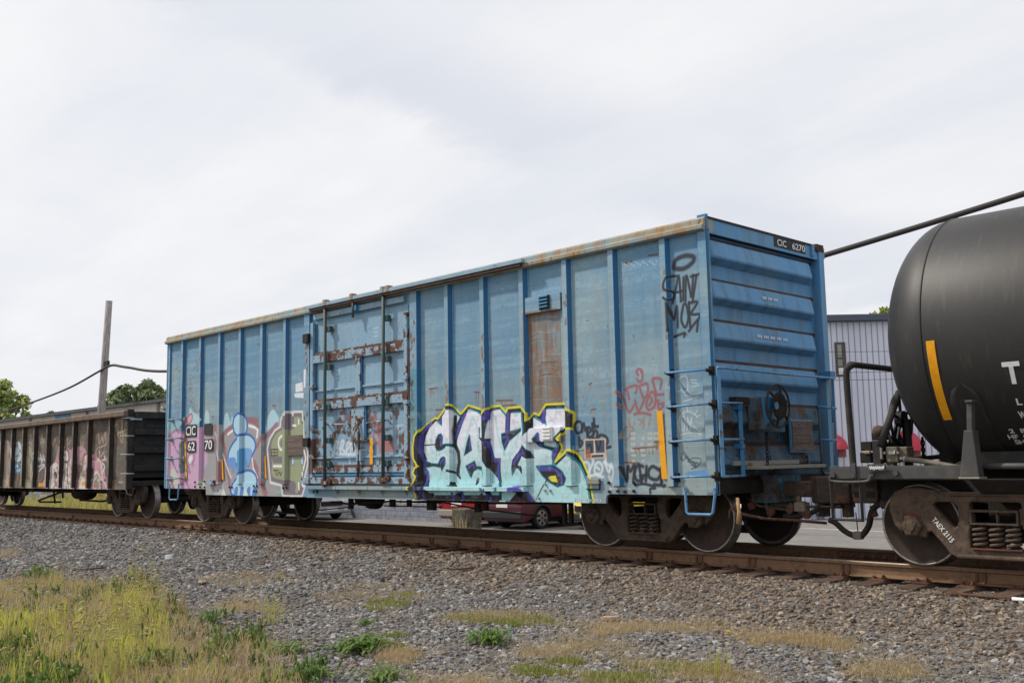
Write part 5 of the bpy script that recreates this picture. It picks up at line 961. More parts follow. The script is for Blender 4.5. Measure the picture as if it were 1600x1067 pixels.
wc = tx(1408, 655, 1.85); tw = MB().tube([(wc[0], wc[1]+.28*math.cos(k*math.pi/18), wc[2]+.30*math.sin(k*math.pi/18)) for k in range(37)], .018, 8).build('brake_wheel', MT['black'], TC, smooth=True); MB().disc((wc[0]-.04, wc[1], wc[2]), .10, 'x', .08, 14).build('wheel_hub', MT['black'], tw)
for k in range(5): q = k*math.pi*.4+.4; MB().tube([(wc[0], wc[1]+.08*math.cos(q), wc[2]+.08*math.sin(q)), (wc[0], wc[1]+.28*math.cos(q), wc[2]+.30*math.sin(q))], .018, 6).build('wheel_spoke', MT['black'], tw)
MB().tube([(wc[0]+.05, wc[1]+.02, wc[2]), (wc[0]+.05, wc[1]+.02, 1.05)], .05, 6).build('brake_stand', MT['black'], TC); c = tx(1401, 697, 1.8); MB().prism([(c[1], c[2]+.24), (c[1]+.24, c[2]), (c[1], c[2]-.24), (c[1]-.24, c[2])], 'x', 1.79, 1.81).build('placard_diamond', MT['black'], TC)
p0, p1 = tx(1441, 683, 1.95), tx(1444, 720, 1.95)
for k in range(7):
    z = p0[2]+(p1[2]-p0[2])*k/7; MB().tube([(p0[0]+.02*math.cos(a)*(k % 2), p0[1]+.02*math.cos(a)*(1-k % 2), z-.03+.034*math.sin(a)) for a in np.linspace(0, 2*math.pi, 11)], .009, 5).build('chain_link', MT['black'], TC, smooth=True)
def tbox(name, m_, px0, py0, px1, py1, y0, dep, par=TC, bev=.01):
    a, b = at(px0, py0, 'y', y0), at(px1, py1, 'y', y0); return MB().box(min(a[0], b[0]), max(a[0], b[0]), y0, y0+dep, min(a[2], b[2]), max(a[2], b[2])).build(name, m_, par, bev=bev)
vb = tbox('brake_valve', MT['tank_low'], 1362, 688, 1377, 726, .62, .2)
tbox('valve_body', MT['under'], 1344, 690, 1362, 704, .66, .22, vb); tbox('valve_body', MT['under'], 1343, 707, 1361, 723, .64, .22, vb); tbox('valve_cap', MT['under'], 1361, 676, 1381, 687, .68, .18, vb); tbox('valve_tag', mat('tan_valve_cover', srgb(150, 138, 116), .7), 1350, 704, 1359, 709, .62, .05, vb)
tbox('valve_gauge', MT['galv'], 1373.5, 689, 1378.5, 717, .585, .03, vb, .004); bv = tbox('valve_body', MT['valve'], 1383, 698, 1403, 722, .66, .22, vb); tbox('valve_label', MT['white'], 1388, 704, 1398, 709, .645, .012, bv, .001); tbox('valve_body', MT['valve'], 1403, 698, 1418, 717, .72, .18, vb); tbox('valve_stem', MT['valve'], 1385, 717, 1396, 728, .70, .12, vb)
for k in range(8): q = k*.785; c = at(1393, 716, 'y', .64); MB().disc((c[0]+.11*math.cos(q), .655, c[2]+.09*math.sin(q)), .016, 'y', -.02, 6).build('valve_bolt', MT['galv'], vb)
MB().lathe([(.001, 0), (.07, .01), (.08, .05), (.06, .14), (.001, .15)], at(1366, 675, 'y', .74), 'x', 12).build('filter_cup', MT['coupler'], vb, smooth=True); MB().tube(smooth([at(1370, 672, 'y', .7), at(1382, 674, 'y', .7), at(1390, 682, 'y', .7), at(1395, 692, 'y', .7)], 5), .016, 6).build('valve_hose', MT['rubber'], vb, smooth=True)
np_ = tbox('name_board', MT['tank_grey'], 1355, 725, 1384, 736, .14, .02, TC, .002)
sc_ = MB(); a, b = at(1358, 731, 'y', .13), at(1381, 731, 'y', .13)
pts = [(a[0]+(b[0]-a[0])*k/24, .135, a[2]+.022*math.sin(k*1.9)) for k in range(25)]; MB().tube(pts, .007, 4).build('scribble', MT['white'], np_)
MB().tube(smooth([at(p, q, 'y', .6) for p, q in ((1412, 717), (1440, 720), (1480, 727), (1510, 733))], 4), .03, 8).build('train_pipe', MT['valve'], TC, smooth=True); tube('brake_rod', MT['black'], TC, [at(1430, 717, 'y', 1.4), at(1490, 711, 'y', 1.4)], .03, 6); box('rod_bracket', MT['black'], TC, 2.2, 2.4, 1.2, 1.4, 1.05, 1.2)
coupler(TC, 1.46, -1)
sk = MB().box(1.20, 1.52, YC-.42, YC+.42, .64, .96).build('draft_casting', MT['coupler'], TC, bev=.02)
for z in (.71, .83): 
    for x in (1.23, 1.38): box('casting_recess_shade', MT['black'], sk, x, x+.11, YC-.424, YC-.40, z, z+.07, 0)  # black plates stand for the shade inside the casting's open recesses
MB().tube(smooth([hp(1393, 789), hp(1378, 787), hp(1367, 792), hp(1361, 803), hp(1358, 820), hp(1350, 833), hp(1344, 837)], 6), .036, 10).build('brake_hose', MT['rubber'], TC, smooth=True); c = hp(1391, 787); MB().lathe([(.001, -.1), (.06, -.1), (.06, .2), (.03, .22)], c, 'x', 10).build('angle_cock', MT['coupler'], TC); MB().tube([hp(1362, 790), hp(1366, 800), hp(1370, 803), hp(1361, 806)], .03, 6).build('cock_handle', MT['truck_red'], TC)
gh = MB().tube(smooth([hp(1296, 812), hp(1306, 817), hp(1318, 828), hp(1330, 835), hp(1340, 838)], 6), .034, 10).build('brake_hose', MT['rubber'], BC, smooth=True); c = hp(1342, 837); MB().box(c[0]-.06, c[0]+.05, c[1]-.05, c[1]+.05, c[2]-.04, c[2]+.05).build('hose_coupling', MT['valve'], BC, bev=.015); tube('hose_chain', MT['under'], BC, [hp(1341, 834), hp(1337, 800)], .007, 4)
MT['truck_tan'] = mat('dusty_tan_cast_steel', srgb(84, 70, 60), .85, noise=[(5, srgb(106, 90, 74), .48, .7, None), (14, srgb(58, 49, 43), .5, .7, None), (30, srgb(124, 104, 82), .62, .74, None)], bump=(35, None, .35, .006))
tt = truck(TC, 3.07, MT['truck_tan'], MT['truck_red']); truck(TC, 12.2, MT['truck_tan'], MT['truck_red'])
ty = YC-1.045; a = np.array(at(1455.5, 812, 'y', ty)); b = np.array(at(1486, 848, 'y', ty)); d = (b-a)/np.linalg.norm(b-a); n_ = np.array([-d[2], 0, d[0]])
lettering('TAEX 2115', MT['white'], tt, a+np.array([0, -.004, 0]), d, n_, .075, .012, fit=np.linalg.norm(b-a))

# ------------------------------------------------------------------ buildings
def gr(px, py):
    z = -.7
    for _ in range(24): c = at(px, py, 'z', z); z = az(c[1])
    return c
MT['wallwhite'] = mat('off_white_metal_siding', srgb(206, 202, 196), .7, noise=[(1, srgb(190, 186, 180), .45, .7, (1, 1, .3))])
MT['roofdark'] = mat('dark_grey_ribbed_roof', srgb(70, 72, 76), .6, noise=[(2, srgb(88, 90, 94), .45, .7, None)])
MT['blockgrey'] = mat('painted_grey_blockwork', srgb(138, 142, 152), .9, noise=[(5, srgb(112, 116, 128), .5, .65, None), (20, srgb(160, 162, 168), .55, .7, None)])
t = MT['blockgrey'].node_tree; bk = N(t, 'ShaderNodeTexBrick'); g = [n for n in t.nodes if n.type == 'NEW_GEOMETRY'][0]; mp = N(t, 'ShaderNodeMapping'); mp.inputs['Rotation'].default_value = (R(90), 0, 0); t.links.new(g.outputs['Position'], mp.inputs[0]); t.links.new(mp.outputs[0], bk.inputs[0])
bk.inputs['Scale'].default_value = 1; bk.inputs['Brick Width'].default_value = .4; bk.inputs['Row Height'].default_value = .2; bk.inputs['Mortar Size'].default_value = .012; bk.inputs['Color1'].default_value = (1, 1, 1, 1); bk.inputs['Color2'].default_value = (.75, .77, .82, 1); bk.inputs['Mortar'].default_value = (.5, .5, .5, 1)
b = t.nodes['Principled BSDF']; s_ = b.inputs['Base Color'].links[0].from_socket; x = N(t, 'ShaderNodeMix', data_type='RGBA', blend_type='MULTIPLY'); x.inputs[0].default_value = 1; t.links.new(s_, x.inputs[6]); t.links.new(bk.outputs[0], x.inputs[7]); t.links.new(x.outputs[2], b.inputs['Base Color'])
AX0, AX1, AY, AE = -112, -21.2, 13.95, 4.80
A = thing('warehouse', 'long low off-white warehouse with a dark ribbed roof beyond the tracks', 'warehouse', ((AX0+AX1)/2, AY+6, -.95))
box('block_base', MT['blockgrey'], A, AX0, AX1, AY, AY+.3, -1.0, -.30, 0); box('wall', MT['wallwhite'], A, AX0, AX1, AY+.02, AY+12, -.298, AE, 0)
for x in np.arange(AX0+.3, AX1, .55): MB().box(x-.03, x+.03, AY-.012, AY+.02, -.296, AE-.05).build('siding_rib', MT['wallwhite'], A) if x > -31 else None
MB().prism([(AY-.35, AE-.02), (AY-.35, AE+.10), (AY-.20, AE+.13), (AY+6, AE+.30), (AY+12.3, AE+.13), (AY+12.3, AE-.02)], 'x', AX0-.3, AX1+.3).build('roof', MT['roofdark'], A)
rb_ = MB()
for x in np.arange(AX0, AX1, .45): rb_.box(x-.03, x+.03, AY-.36, AY-.19, AE+.11, AE+.16)
rb_.build('roof_ribs', MT['roofdark'], A, kind='stuff')
MT['rain'] = mat('grey_downspout', srgb(150, 150, 150), .6)
for px in (47, 135, 246): x = at(px, 645, 'y', AY-.06)[0]; box('downspout', MT['rain'], A, x-.09, x+.09, AY-.12, AY-.0, -.9, AE-.02)
c = at(255, 640, 'y', AY-.1); tube('wall_lamp', MT['rain'], A, [(c[0], AY, c[2]), (c[0]+.3, AY-.3, c[2]+.1), (c[0]+.5, AY-.3, c[2])], .06, 6)
c = at(97, 651, 'y', AY-.02); box('blue_panel', mat('blue_wall_panel', srgb(86, 150, 196), .6), A, c[0]-1.3, c[0]+1.3, AY-.03, AY+.02, c[2]-.10, c[2]+.12)
# blue-grey sided building set at an angle
MT['siding'] = mat('pale_blue_grey_siding', srgb(214, 218, 232), .75, noise=[(1.2, srgb(202, 206, 222), .45, .7, (1, 1, .3))])
bw0 = gr(1370, 809); ud = np.array([math.cos(-YAW), math.sin(-YAW), 0]); ud = np.array([.698, .716, 0]); nd = np.array([-.716, .698, 0])
BTZ = at(1340, 500, 'y', 0)  # placeholder direction only
B = thing('metal_sided_building', 'two storey pale blue-grey building with ribbed siding and red arched awnings', 'building', tuple(bw0))
def bp(t, d, z): p = bw0+ud*t+nd*d; return (p[0], p[1], z)
def onB(px, py, off=0.0):
    d = FW*FPX+CR*(px-800)-CU*(py-533.5); k = np.dot(bw0+nd*off-CAM, nd)/np.dot(d, nd); p = CAM+d*k; return np.dot(p-bw0, ud), p[2]
def bbox(name, m_, t0, t1, d0, d1, z0, z1, par=B, bev=0):
    mb = MB(); v = [bp(t, d, z) for z in (z0, z1) for t, d in ((t0, d0), (t1, d0), (t1, d1), (t0, d1))]
    mb.add(v, [(0, 3, 2, 1), (4, 5, 6, 7), (0, 1, 5, 4), (1, 2, 6, 5), (2, 3, 7, 6), (3, 0, 4, 7)]); return mb.build(name, m_, par, bev=bev)
_, bt = onB(1340, 503); T0, T1 = -4.6, 16
bbox('wall', MT['siding'], T0, T1, 0, 9, -1.0, bt); _, bt2 = onB(1340, 492)
bbox('roof_fascia', MT['roofdark'] if 0 else mat('blue_grey_roof_trim', srgb(96, 104, 122), .6), T0-.15, T1, -.18, 9.2, bt, bt2)
bbox('gutter', mat('slate_gutter', srgb(84, 90, 104), .6), T0-.15, T1, -.30, -.181, bt+.02, bt2-.06)
ribs = MB(); ta, _ = onB(1292, 600); tb, _ = onB(1300.2, 600); pitch = .205
for t_ in np.arange(T0+.1, T1, pitch):
    v = [bp(t_+a, d, z) for z in (-.94, bt-.01) for a, d in ((-.016, .004), (-.010, -.02), (.010, -.02), (.016, .004))]
    ribs.add(v, [(0, 1, 5, 4), (1, 2, 6, 5), (2, 3, 7, 6)])
ribs.build('siding_ribs', mat('shadowed_siding_lap', srgb(146, 150, 166), .8), B, kind='stuff', fixn=False)  # ribs coloured darker than the wall to draw narrow shadow lines
t0_, z1_ = onB(1303.5, 535); t1_, z0_ = onB(1323, 588); MT['winframe'] = mat('dark_window_trim', srgb(86, 80, 80), .6); MT['glass'] = mat('dull_window_glass', srgb(120, 124, 116), .15, spec=.6)
wf = bbox('window', MT['winframe'], t0_, t1_, -.05, .02, z0_, z1_); zm = z0_+(z1_-z0_)*.52
bbox('pane', MT['glass'], t0_+.07, t1_-.14, -.06, -.051, zm+.03, z1_-.08, wf); bbox('pane', MT['glass'], t0_+.07, t1_-.14, -.058, -.051, z0_+.36, zm-.03, wf); bbox('blind', mat('pale_window_blind', srgb(150, 152, 142), .8), t0_+.09, t1_-.16, -.066, -.061, zm+.15, z1_-.10, wf); bbox('window_note', MT['white'], t0_+.08, t1_-.12, -.07, -.052, z0_+.07, z0_+.30, wf)
MT['awning'] = mat('faded_red_awning', srgb(186, 60, 78), .7, noise=[(5, srgb(170, 84, 96), .5, .7, None)]); MT['aw_low'] = mat('dusty_awning_valance', srgb(150, 96, 100), .8)
for (pxa, pxb, pt, pb, pv) in ((1297, 1321.5, 677, 702, 714), (1390, 1438, 673, 704, 714)):
    ta_, zt_ = onB(pxa, pt); tb_, zb_ = onB(pxb, pb); _, zv = onB(pxb, pv); hw = (tb_-ta_)/2 if pxa > 1350 else (tb_-ta_); tm = (ta_+tb_)/2 if pxa > 1350 else ta_
    rows = []
    for j in range(9):
        s1 = j/8*math.pi/2; rows.append([bp(tm+hw*math.cos(a)*math.cos(0)*1.0, -1.1*math.sin(s1)*math.sin(a)*.9-.01, zb_+(zt_-zb_)*math.sin(a)*math.cos(s1)) for a in np.linspace(0, math.pi, 13)])
    aw = MB().grid(rows).build('awning', MT['awning'], B, smooth=True); bbox('valance', MT['aw_low'], tm-hw, tm+hw, -.03, .0, zv, zb_, aw); bbox('valance', MT['aw_low'], tm-hw*.98, tm-hw*.93, -1.0, -.031, zv, zb_, aw)
ta_, za_ = onB(1278, 786, -.4); tb_, zb_ = onB(1296, 806, -.4); bbox('meter_cabinet', MT['tank_grey'], ta_, tb_, -.45, -.05, zb_, za_+.3, B, .02)
for z, s_, wl_ in ((bt-1.0, .3, 'topmost thin service wire crossing the blue-grey siding under the eave'), (bt-1.75, .25, 'thin service wire crossing the top of the siding window'), (bt-2.05, .2, 'lower thin service wire crossing the middle of the siding window')):
    w_ = MB().tube([bp(T0-3+(T1-T0+3)*k/10, -.9, z-s_*math.sin(k/10*math.pi)+.03*k) for k in range(11)], .008, 5).build('service_wire', MT['black'], smooth=True)
    tag(w_, wl_, 'wire', 'service wires before the siding')

# ------------------------------------------------------------------ utility pole and cable bundle
MT['pole'] = mat('silvery_weathered_pole', srgb(158, 152, 154), .95, noise=[(5, srgb(112, 104, 104), .45, .65, (4, 4, .3)), (14, srgb(160, 152, 150), .55, .7, (4, 4, .4))])
pb_ = gr(148, 794); pt_ = at(170.5, 470, 'y', pb_[1]+.0)
PO = thing('utility_pole', 'bare grey timber utility pole leaning beside the warehouse', 'utility pole', tuple(pb_))
MB().tube([tuple(pb_), tuple(pb_+(pt_-pb_)*.5), tuple(pt_)], [.235, .21, .18], 14).build('shaft', MT['pole'], PO, smooth=True); k = at(168, 572, 'y', pb_[1]); box('cable_bracket', MT['under'], PO, k[0]-.05, k[0]+.55, k[1]-.22, k[1]-.1, k[2]-.05, k[2]+.25)
MT['cable'] = mat('black_cable_sheath', srgb(56, 54, 54), .7)
def cab(name, label, pts, r, grp='cables on the pole'):
    o = MB().tube(smooth(pts, 8), r, 8).build(name, MT['cable'], smooth=True); return tag(o, label, 'cable', grp)
kp = lambda px, py, y=pb_[1]-.25: tuple(at(px, py, 'y', y))
l0 = np.array(kp(0, 645)); l1 = np.array(kp(168, 573)); cab('overhead_cable', 'thick black cable dropping left from the bare pole to the roofline', [tuple(l0+(l0-l1)*.6+np.array([0, 0, .5])), tuple(l0), kp(60, 625), kp(110, 605), kp(155, 580), tuple(l1)], .06)
cab('overhead_cable', 'heavy black cable running right from the bare pole, over the boxcar to the tank', [tuple(l1), kp(178, 570.5), kp(200, 574), kp(263, 580), kp(500, 566), kp(800, 525), kp(1100, 455), kp(1285, 400), kp(1440, 353), kp(1600, 303), kp(1760, 250)], .07)

# ------------------------------------------------------------------ parked vehicles
def carpaint(name, c, rough=.4): m = mat(name, c, rough, spec=.4); m.node_tree.nodes['Principled BSDF'].inputs['Coat Weight'].default_value = .15; return m
MT['carglass'] = mat('dark_car_glass', srgb(28, 32, 36), .08, spec=.7); MT['tyre'] = mat('black_tyre', srgb(34, 34, 35), .85); MT['alloy'] = mat('silver_alloy_wheel', srgb(176, 178, 182), .35, metal=.7); MT['trim'] = mat('charcoal_bumper_plastic', srgb(46, 46, 50), .6); MT['lamp_red'] = mat('red_tail_lamp', srgb(150, 20, 26), .2, spec=.6); MT['lamp_clear'] = mat('clear_headlamp', srgb(206, 210, 216), .12, spec=.7); MT['plate_w'] = mat('white_licence_plate', srgb(216, 216, 212), .5)
def arch(x, r, z0): return [(x+r*math.cos(a), z0+r*math.sin(a)) for a in np.linspace(math.pi, 0, 11)]
def vehicle(name, label, loc, rz, paint, kind, Ln=4.5, Wd=1.82, H=1.62, wr=.34):
    v = thing(name, label, 'pickup truck' if kind == 'pickup' else 'car', loc, 'cars parked on the lot', rz, local=True); wb = Ln*.60; zb = .24; zs = .92 if kind != 'pickup' else 1.0
    xr_, xf_ = -wb/2, wb/2; hw = Wd/2
    lower = [(-Ln/2+.02, zb+.12), (-Ln/2+.10, zb)]+[(a, b) for a, b in arch(xr_, wr+.06, wr)]+[(a, b) for a, b in arch(xf_, wr+.06, wr)]+[(Ln/2-.12, zb), (Ln/2, zb+.15), (Ln/2-.02, zs-.18), (Ln/2-.25, zs-.03), (Ln/2-1.15, zs+.06), (-Ln/2+.05, zs+.05), (-Ln/2, zs-.2)]
    lower = [(a, max(b, zb)) for a, b in lower]
    body = MB().prism(lower, 'y', -hw, hw).build('body', paint, v, bev=.05); box('chassis', MT['trim'], v, -Ln/2+.3, Ln/2-.3, -hw+.25, hw-.25, zb-.02, zb+.35, 0)
    if kind == 'pickup': cab_ = (-.35, -.25, .75, 1.25)
    elif kind == 'sedan': cab_ = (-Ln/2+.45, -Ln/2+1.15, .35, 1.05)
    else: cab_ = (-Ln/2+.08, -Ln/2+.45, .55, 1.20)
    a, b, c, d = cab_; z0, z1 = zs+.03, H; iw = hw-.20
    P = [(a, -hw+.03, z0), (d, -hw+.03, z0), (d, hw-.03, z0), (a, hw-.03, z0), (b, -iw, z1), (c, -iw, z1), (c, iw, z1), (b, iw, z1)]
    MB().add(P, [(0, 3, 2, 1), (4, 5, 6, 7), (0, 1, 5, 4), (1, 2, 6, 5), (2, 3, 7, 6), (3, 0, 4, 7)]).build('cabin', paint, v, bev=.04)
    def pane(q, off):
        q = [Vector(P[i]) for i in q]; ce = sum(q, Vector())/4; o_ = Vector(off)*.012; return MB().add([tuple(ce+(p-ce)*.84+o_) for p in q], [(0, 1, 2, 3)]).build('window', MT['carglass'], v, fixn=False)
    for q, off in (((0, 1, 5, 4), (0, -1, .2)), ((2, 3, 7, 6), (0, 1, .2)), ((1, 2, 6, 5), (1, 0, .6)), ((3, 0, 4, 7), (-1, 0, .3))): pane(q, off)
    for x in (xr_, xf_):
        for s in (-1, 1):
            y = s*(hw-.02); w_ = MB().lathe([(.001, 0), (wr*.72, 0), (wr*.95, -s*.0), (wr, -s*.04), (wr, -s*.18), (wr*.9, -s*.21), (.001, -s*.21)], (x, y, wr), 'y', 24).build('wheel', MT['tyre'], v, smooth=False)
            r_ = MB().lathe([(wr*.70, s*.004), (wr*.64, s*.006), (wr*.62, -s*.03), (wr*.60, -s*.05)], (x, y, wr), 'y', 24)
            for k in range(6):
                q = k*math.pi/3; u = Vector((math.cos(q), 0, math.sin(q))); n_ = Vector((-math.sin(q), 0, math.cos(q))); c_ = Vector((x, y+s*.008, wr))
                r_.add([tuple(c_+u*.04-n_*.03), tuple(c_+u*wr*.66-n_*.045), tuple(c_+u*wr*.66+n_*.045), tuple(c_+u*.04+n_*.03)], [(0, 1, 2, 3)])
            r_.build('rim', MT['alloy'], w_, fixn=False)
            MB().tube([(x+(wr+.075)*math.cos(q), s*(hw+.004), wr+(wr+.075)*math.sin(q)) for q in np.linspace(.1, math.pi-.1, 11)], .035, 5).build('wheel_arch_trim', MT['trim'] if kind == 'suv' else paint, v)
    box('rear_bumper', MT['trim'] if kind != 'pickup' else MT['galv'], v, -Ln/2-.05, -Ln/2+.14, -hw+.02, hw-.02, .34, .58, .04); box('front_bumper', MT['trim'] if kind == 'suv' else paint, v, Ln/2-.12, Ln/2+.05, -hw+.03, hw-.03, .28, .52, .04)
    box('grille', MT['black'], v, Ln/2-.02, Ln/2+.015, -.5, .5, .56, .74)
    for s in (-1, 1):
        box('tail_light', MT['lamp_red'], v, -Ln/2-.015, -Ln/2+.16, s*(hw-.22), s*(hw+.008), zs-(.32 if kind == 'pickup' else .10), zs+(-.05 if kind == 'pickup' else .05), .02); box('headlight', MT['lamp_clear'], v, Ln/2-.22, Ln/2+.012, s*(hw-.38), s*(hw-.02), zs-.30, zs-.14, .02); box('side_mirror', paint, v, d-.25, d-.08, s*(hw+.0), s*(hw+.2), z0+.02, z0+.18, .03)
        box('fog_light', MT['lamp_clear'], v, Ln/2+.03, Ln/2+.056, s*.55, s*.7, .36, .44)
    box('licence_plate', MT['plate_w'], v, -Ln/2-.012, -Ln/2+.02, -.26, .26, .70, .84); box('licence_plate', MT['plate_w'], v, Ln/2+.03, Ln/2+.058, -.26, .26, .38, .50)
    if kind == 'pickup': box('bed_rim', MT['black'], v, -Ln/2+.1, -.4, -hw+.15, hw-.15, zs+.04, zs+.06)
    return v
gz0 = -.95
vehicle('parked_car', 'dark maroon crossover seen from behind under the boxcar sill', (-16.6, 14.45, gz0), R(90), carpaint('maroon_car_paint', srgb(74, 26, 42)), 'suv', 4.6, 1.84, 1.68, .35)
vehicle('pickup_truck', 'bright red pickup parked left of the maroon crossover', (-19.0, 14.9, gz0), R(90), carpaint('bright_red_car_paint', srgb(138, 16, 30)), 'pickup', 5.2, 1.9, 1.75, .37)
vehicle('parked_car', 'yellow small crossover facing the tracks behind the boxcar wheel', (-14.0, 15.5, gz0), R(-90), carpaint('yellow_car_paint', srgb(206, 176, 30)), 'suv', 4.3, 1.8, 1.6, .34)
vehicle('parked_car', 'silver sedan parked along the warehouse wall', (-29.0, 12.5, gz0), 0, carpaint('silver_car_paint', srgb(150, 154, 162)), 'sedan', 4.5, 1.8, 1.45, .33)
c = gr(440, 806); vehicle('parked_car', 'white sedan half hidden by the boxcar truck', (c[0]-1, 12.3, gz0), R(180), carpaint('white_car_paint', srgb(206, 206, 206)), 'sedan', 4.5, 1.8, 1.45, .33)
c = gr(95, 792); vehicle('parked_car', 'grey blue sedan glimpsed below the gondola floor', (c[0], 11.2, gz0), 0, carpaint('grey_blue_car_paint', srgb(104, 112, 128)), 'sedan', 4.5, 1.8, 1.45, .33)
# concrete block, barriers, yellow boxes, far details
yb = 8.2; c = at(723, 823, 'y', yb); a = at(705, 800, 'y', yb)[0]; b = a+.62*(at(742, 800, 'y', yb)[0]-a); zt = at(723, 795, 'y', yb)[2]; zb_ = az(yb)
mb = MB().prism([(a+.02, yb), (b-.02, yb), (b, yb+.1), (b, yb+.6), (a, yb+.6), (a, yb+.1)], 'z', zb_-.05, zt)
tag(mb.build('concrete_block', MT['conc'], bev=.03), 'squat mossy concrete block standing in front of the red pickup', 'concrete block')
for px, w_, h_ in ((283, .8, .4), (302, .8, .55), (317, .6, .32)):
    c = gr(px, 800); y = 11.5; x = at(px, 795, 'y', y)[0]; o = MB().prism([(x-w_*.5, gz0), (x+w_*.5, gz0), (x+w_*.42, gz0+h_*.45), (x+w_*.25, gz0+h_), (x-w_*.25, gz0+h_), (x-w_*.42, gz0+h_*.45)], 'y', y-.25, y+.25).build('white_barrier', MT['white'], bev=.02)
    tag(o, {283: 'leftmost small white barrier glimpsed between the gondola and boxcar wheels', 302: 'tallest white barrier glimpsed beside the boxcar truck', 317: 'low white barrier on the right, close by the boxcar truck'}[px], 'barrier', 'white barriers beyond the track')
c = at(363, 800, 'y', 11.3); o = MB().box(c[0]-.4, c[0]+.4, 11, 11.6, gz0, gz0+.85).build('plastic_bin', mat('blue_plastic', srgb(70, 120, 180), .5), bev=.04); tag(o, 'small blue plastic bin glimpsed through the boxcar truck', 'bin')
for px, py, lb in ((113, 770, 'small yellow box on the left, below the gondola floor'), (127, 778, 'low yellow box in the weeds below the gondola'), (157, 775, 'right yellow box just left of the gondola truck')):
    c = at(px, py, 'y', 10.5); h = c[2]+.25; o = MB().box(c[0]-.22, c[0]+.22, 10.3, 10.7, c[2]-.11, c[2]+.11).box(c[0]-.05, c[0]+.05, 10.45, 10.55, gz0, c[2]-.11).build('yellow_box', MT['yellow'], bev=.02); tag(o, lb, 'yellow box', 'yellow boxes in the weeds')

# ------------------------------------------------------------------ trees
def foliage(name, base, wid, hgt, n, lm, seed, trunk_h=.35, leaf=.5, clumps=16, depth=1.0):
    rg = np.random.default_rng(seed); tr = thing(name, '', 'tree', base)
    cl = []
    for k in range(clumps):
        a = rg.uniform(0, 6.28); r = math.sqrt(rg.uniform(0, 1)); hh = rg.uniform(0, 1); lim = math.sin(math.pi*(.12+.80*hh))**.7
        cl.append((wid/2*r*lim*math.cos(a)*.8, wid/2*depth*r*lim*math.sin(a)*.8, hgt*(trunk_h+(1-trunk_h)*hh*.90), wid*rg.uniform(.07, .19)))
    tb = MB().tube([(base[0], base[1], base[2]), (base[0]+.1, base[1], base[2]+hgt*.4), (base[0]-.1, base[1]+.1, base[2]+hgt*.75)], [wid*.035, wid*.025, wid*.01], 8)
    for c in cl[::2]: tb.tube([(base[0], base[1], base[2]+hgt*trunk_h*.8), (base[0]+c[0]*.5, base[1]+c[1]*.5, base[2]+c[2]*.75), (base[0]+c[0], base[1]+c[1], base[2]+c[2])], [wid*.016, wid*.01, wid*.004], 5)
    tb.build('trunk', MT['bark'], tr)
    per = n//clumps; V = []; F = []
    for c in cl:
        d = rg.normal(size=(per, 3)); d /= np.linalg.norm(d, axis=1)[:, None]; rr = c[3]*rg.uniform(.35, 1.08, per)**.6; p = d*rr[:, None]*np.array([1, 1, .75])+np.array(c[:3])+np.array(base)
        u = rg.normal(size=(per, 3)); u /= np.linalg.norm(u, axis=1)[:, None]; w_ = np.cross(u, d); w_ /= np.linalg.norm(w_, axis=1)[:, None]+1e-6; s_ = leaf*rg.uniform(.5, 1.2, per)[:, None]
        o = len(V); q = np.stack([p-u*s_, p+w_*s_*.55, p+u*s_, p-w_*s_*.55], 1).reshape(-1, 3); V += q.tolist(); F += [(o+4*i, o+4*i+1, o+4*i+2, o+4*i+3) for i in range(per)]
    mb = MB().add(V, F); rg2 = rg.random(len(F)); mb.mi = [int(v*len(lm)) for v in rg2]; cr = mb.build('crown', lm, tr, fixn=False); return tr
MT['bark'] = mat('grey_brown_bark', srgb(86, 74, 62), .95)
def leafm(nm, c): m = mat(nm, c, .65); m.node_tree.nodes['Principled BSDF'].inputs['Subsurface Weight'].default_value = 0; return m
LG = [leafm('mid_green_leaf', srgb(143, 162, 97)), leafm('dark_green_leaf', srgb(106, 129, 76)), leafm('yellowing_leaf', srgb(187, 185, 104))]; LD = [leafm('deep_green_leaf', srgb(106, 122, 85)), leafm('olive_leaf', srgb(132, 143, 102)), leafm('deep_olive_leaf', srgb(90, 106, 74))]; LY = [leafm('autumn_yellow_leaf', srgb(185, 169, 69)), leafm('light_green_leaf', srgb(139, 155, 76))]
def tree_at(name, label, px, ptop, yw, wpx, mats, n, seed, clumps=16, leaf=.4, gz=-1.2, group='trees beyond the warehouse'):
    c = at(px, ptop, 'y', yw); dist = np.dot(c-CAM, FW); wd = wpx*dist/FPX; t = foliage(name, (c[0], c[1], gz), wd, c[2]-gz, n, mats, seed, .35, leaf, clumps); t['label'] = label; t['group'] = group; return t
tree_at('broadleaf_tree', 'big pale green tree at the left edge above the warehouse roof', 4, 588, 36, 92, LG, 8000, 1, 60, .36)
tree_at('conifer_tree', 'tiny dark tree peeking over the warehouse roof, left of the pole', 78, 629, 45, 22, LD, 1200, 2, 10, .35); tree_at('conifer_tree', 'small dark tree touching the right side of the big pale tree', 46, 637, 42, 24, LD, 1200, 3, 10, .35)
tree_at('broadleaf_tree', 'dark green tree directly right of the pole', 192, 597, 30, 84, LD, 8000, 4, 56, .30); tree_at('broadleaf_tree', 'tallest dark tree between the pole and the boxcar', 232, 587, 31, 92, LD, 9500, 5, 64, .30); tree_at('broadleaf_tree', 'dark tree running behind the left end of the boxcar', 275, 596, 33, 84, LD, 8000, 6, 56, .30)
tree_at('yellow_bush', 'yellowing bush at the foot of the pole, above the roofline', 178, 617, 27, 26, LY, 1800, 7, 12, .22)
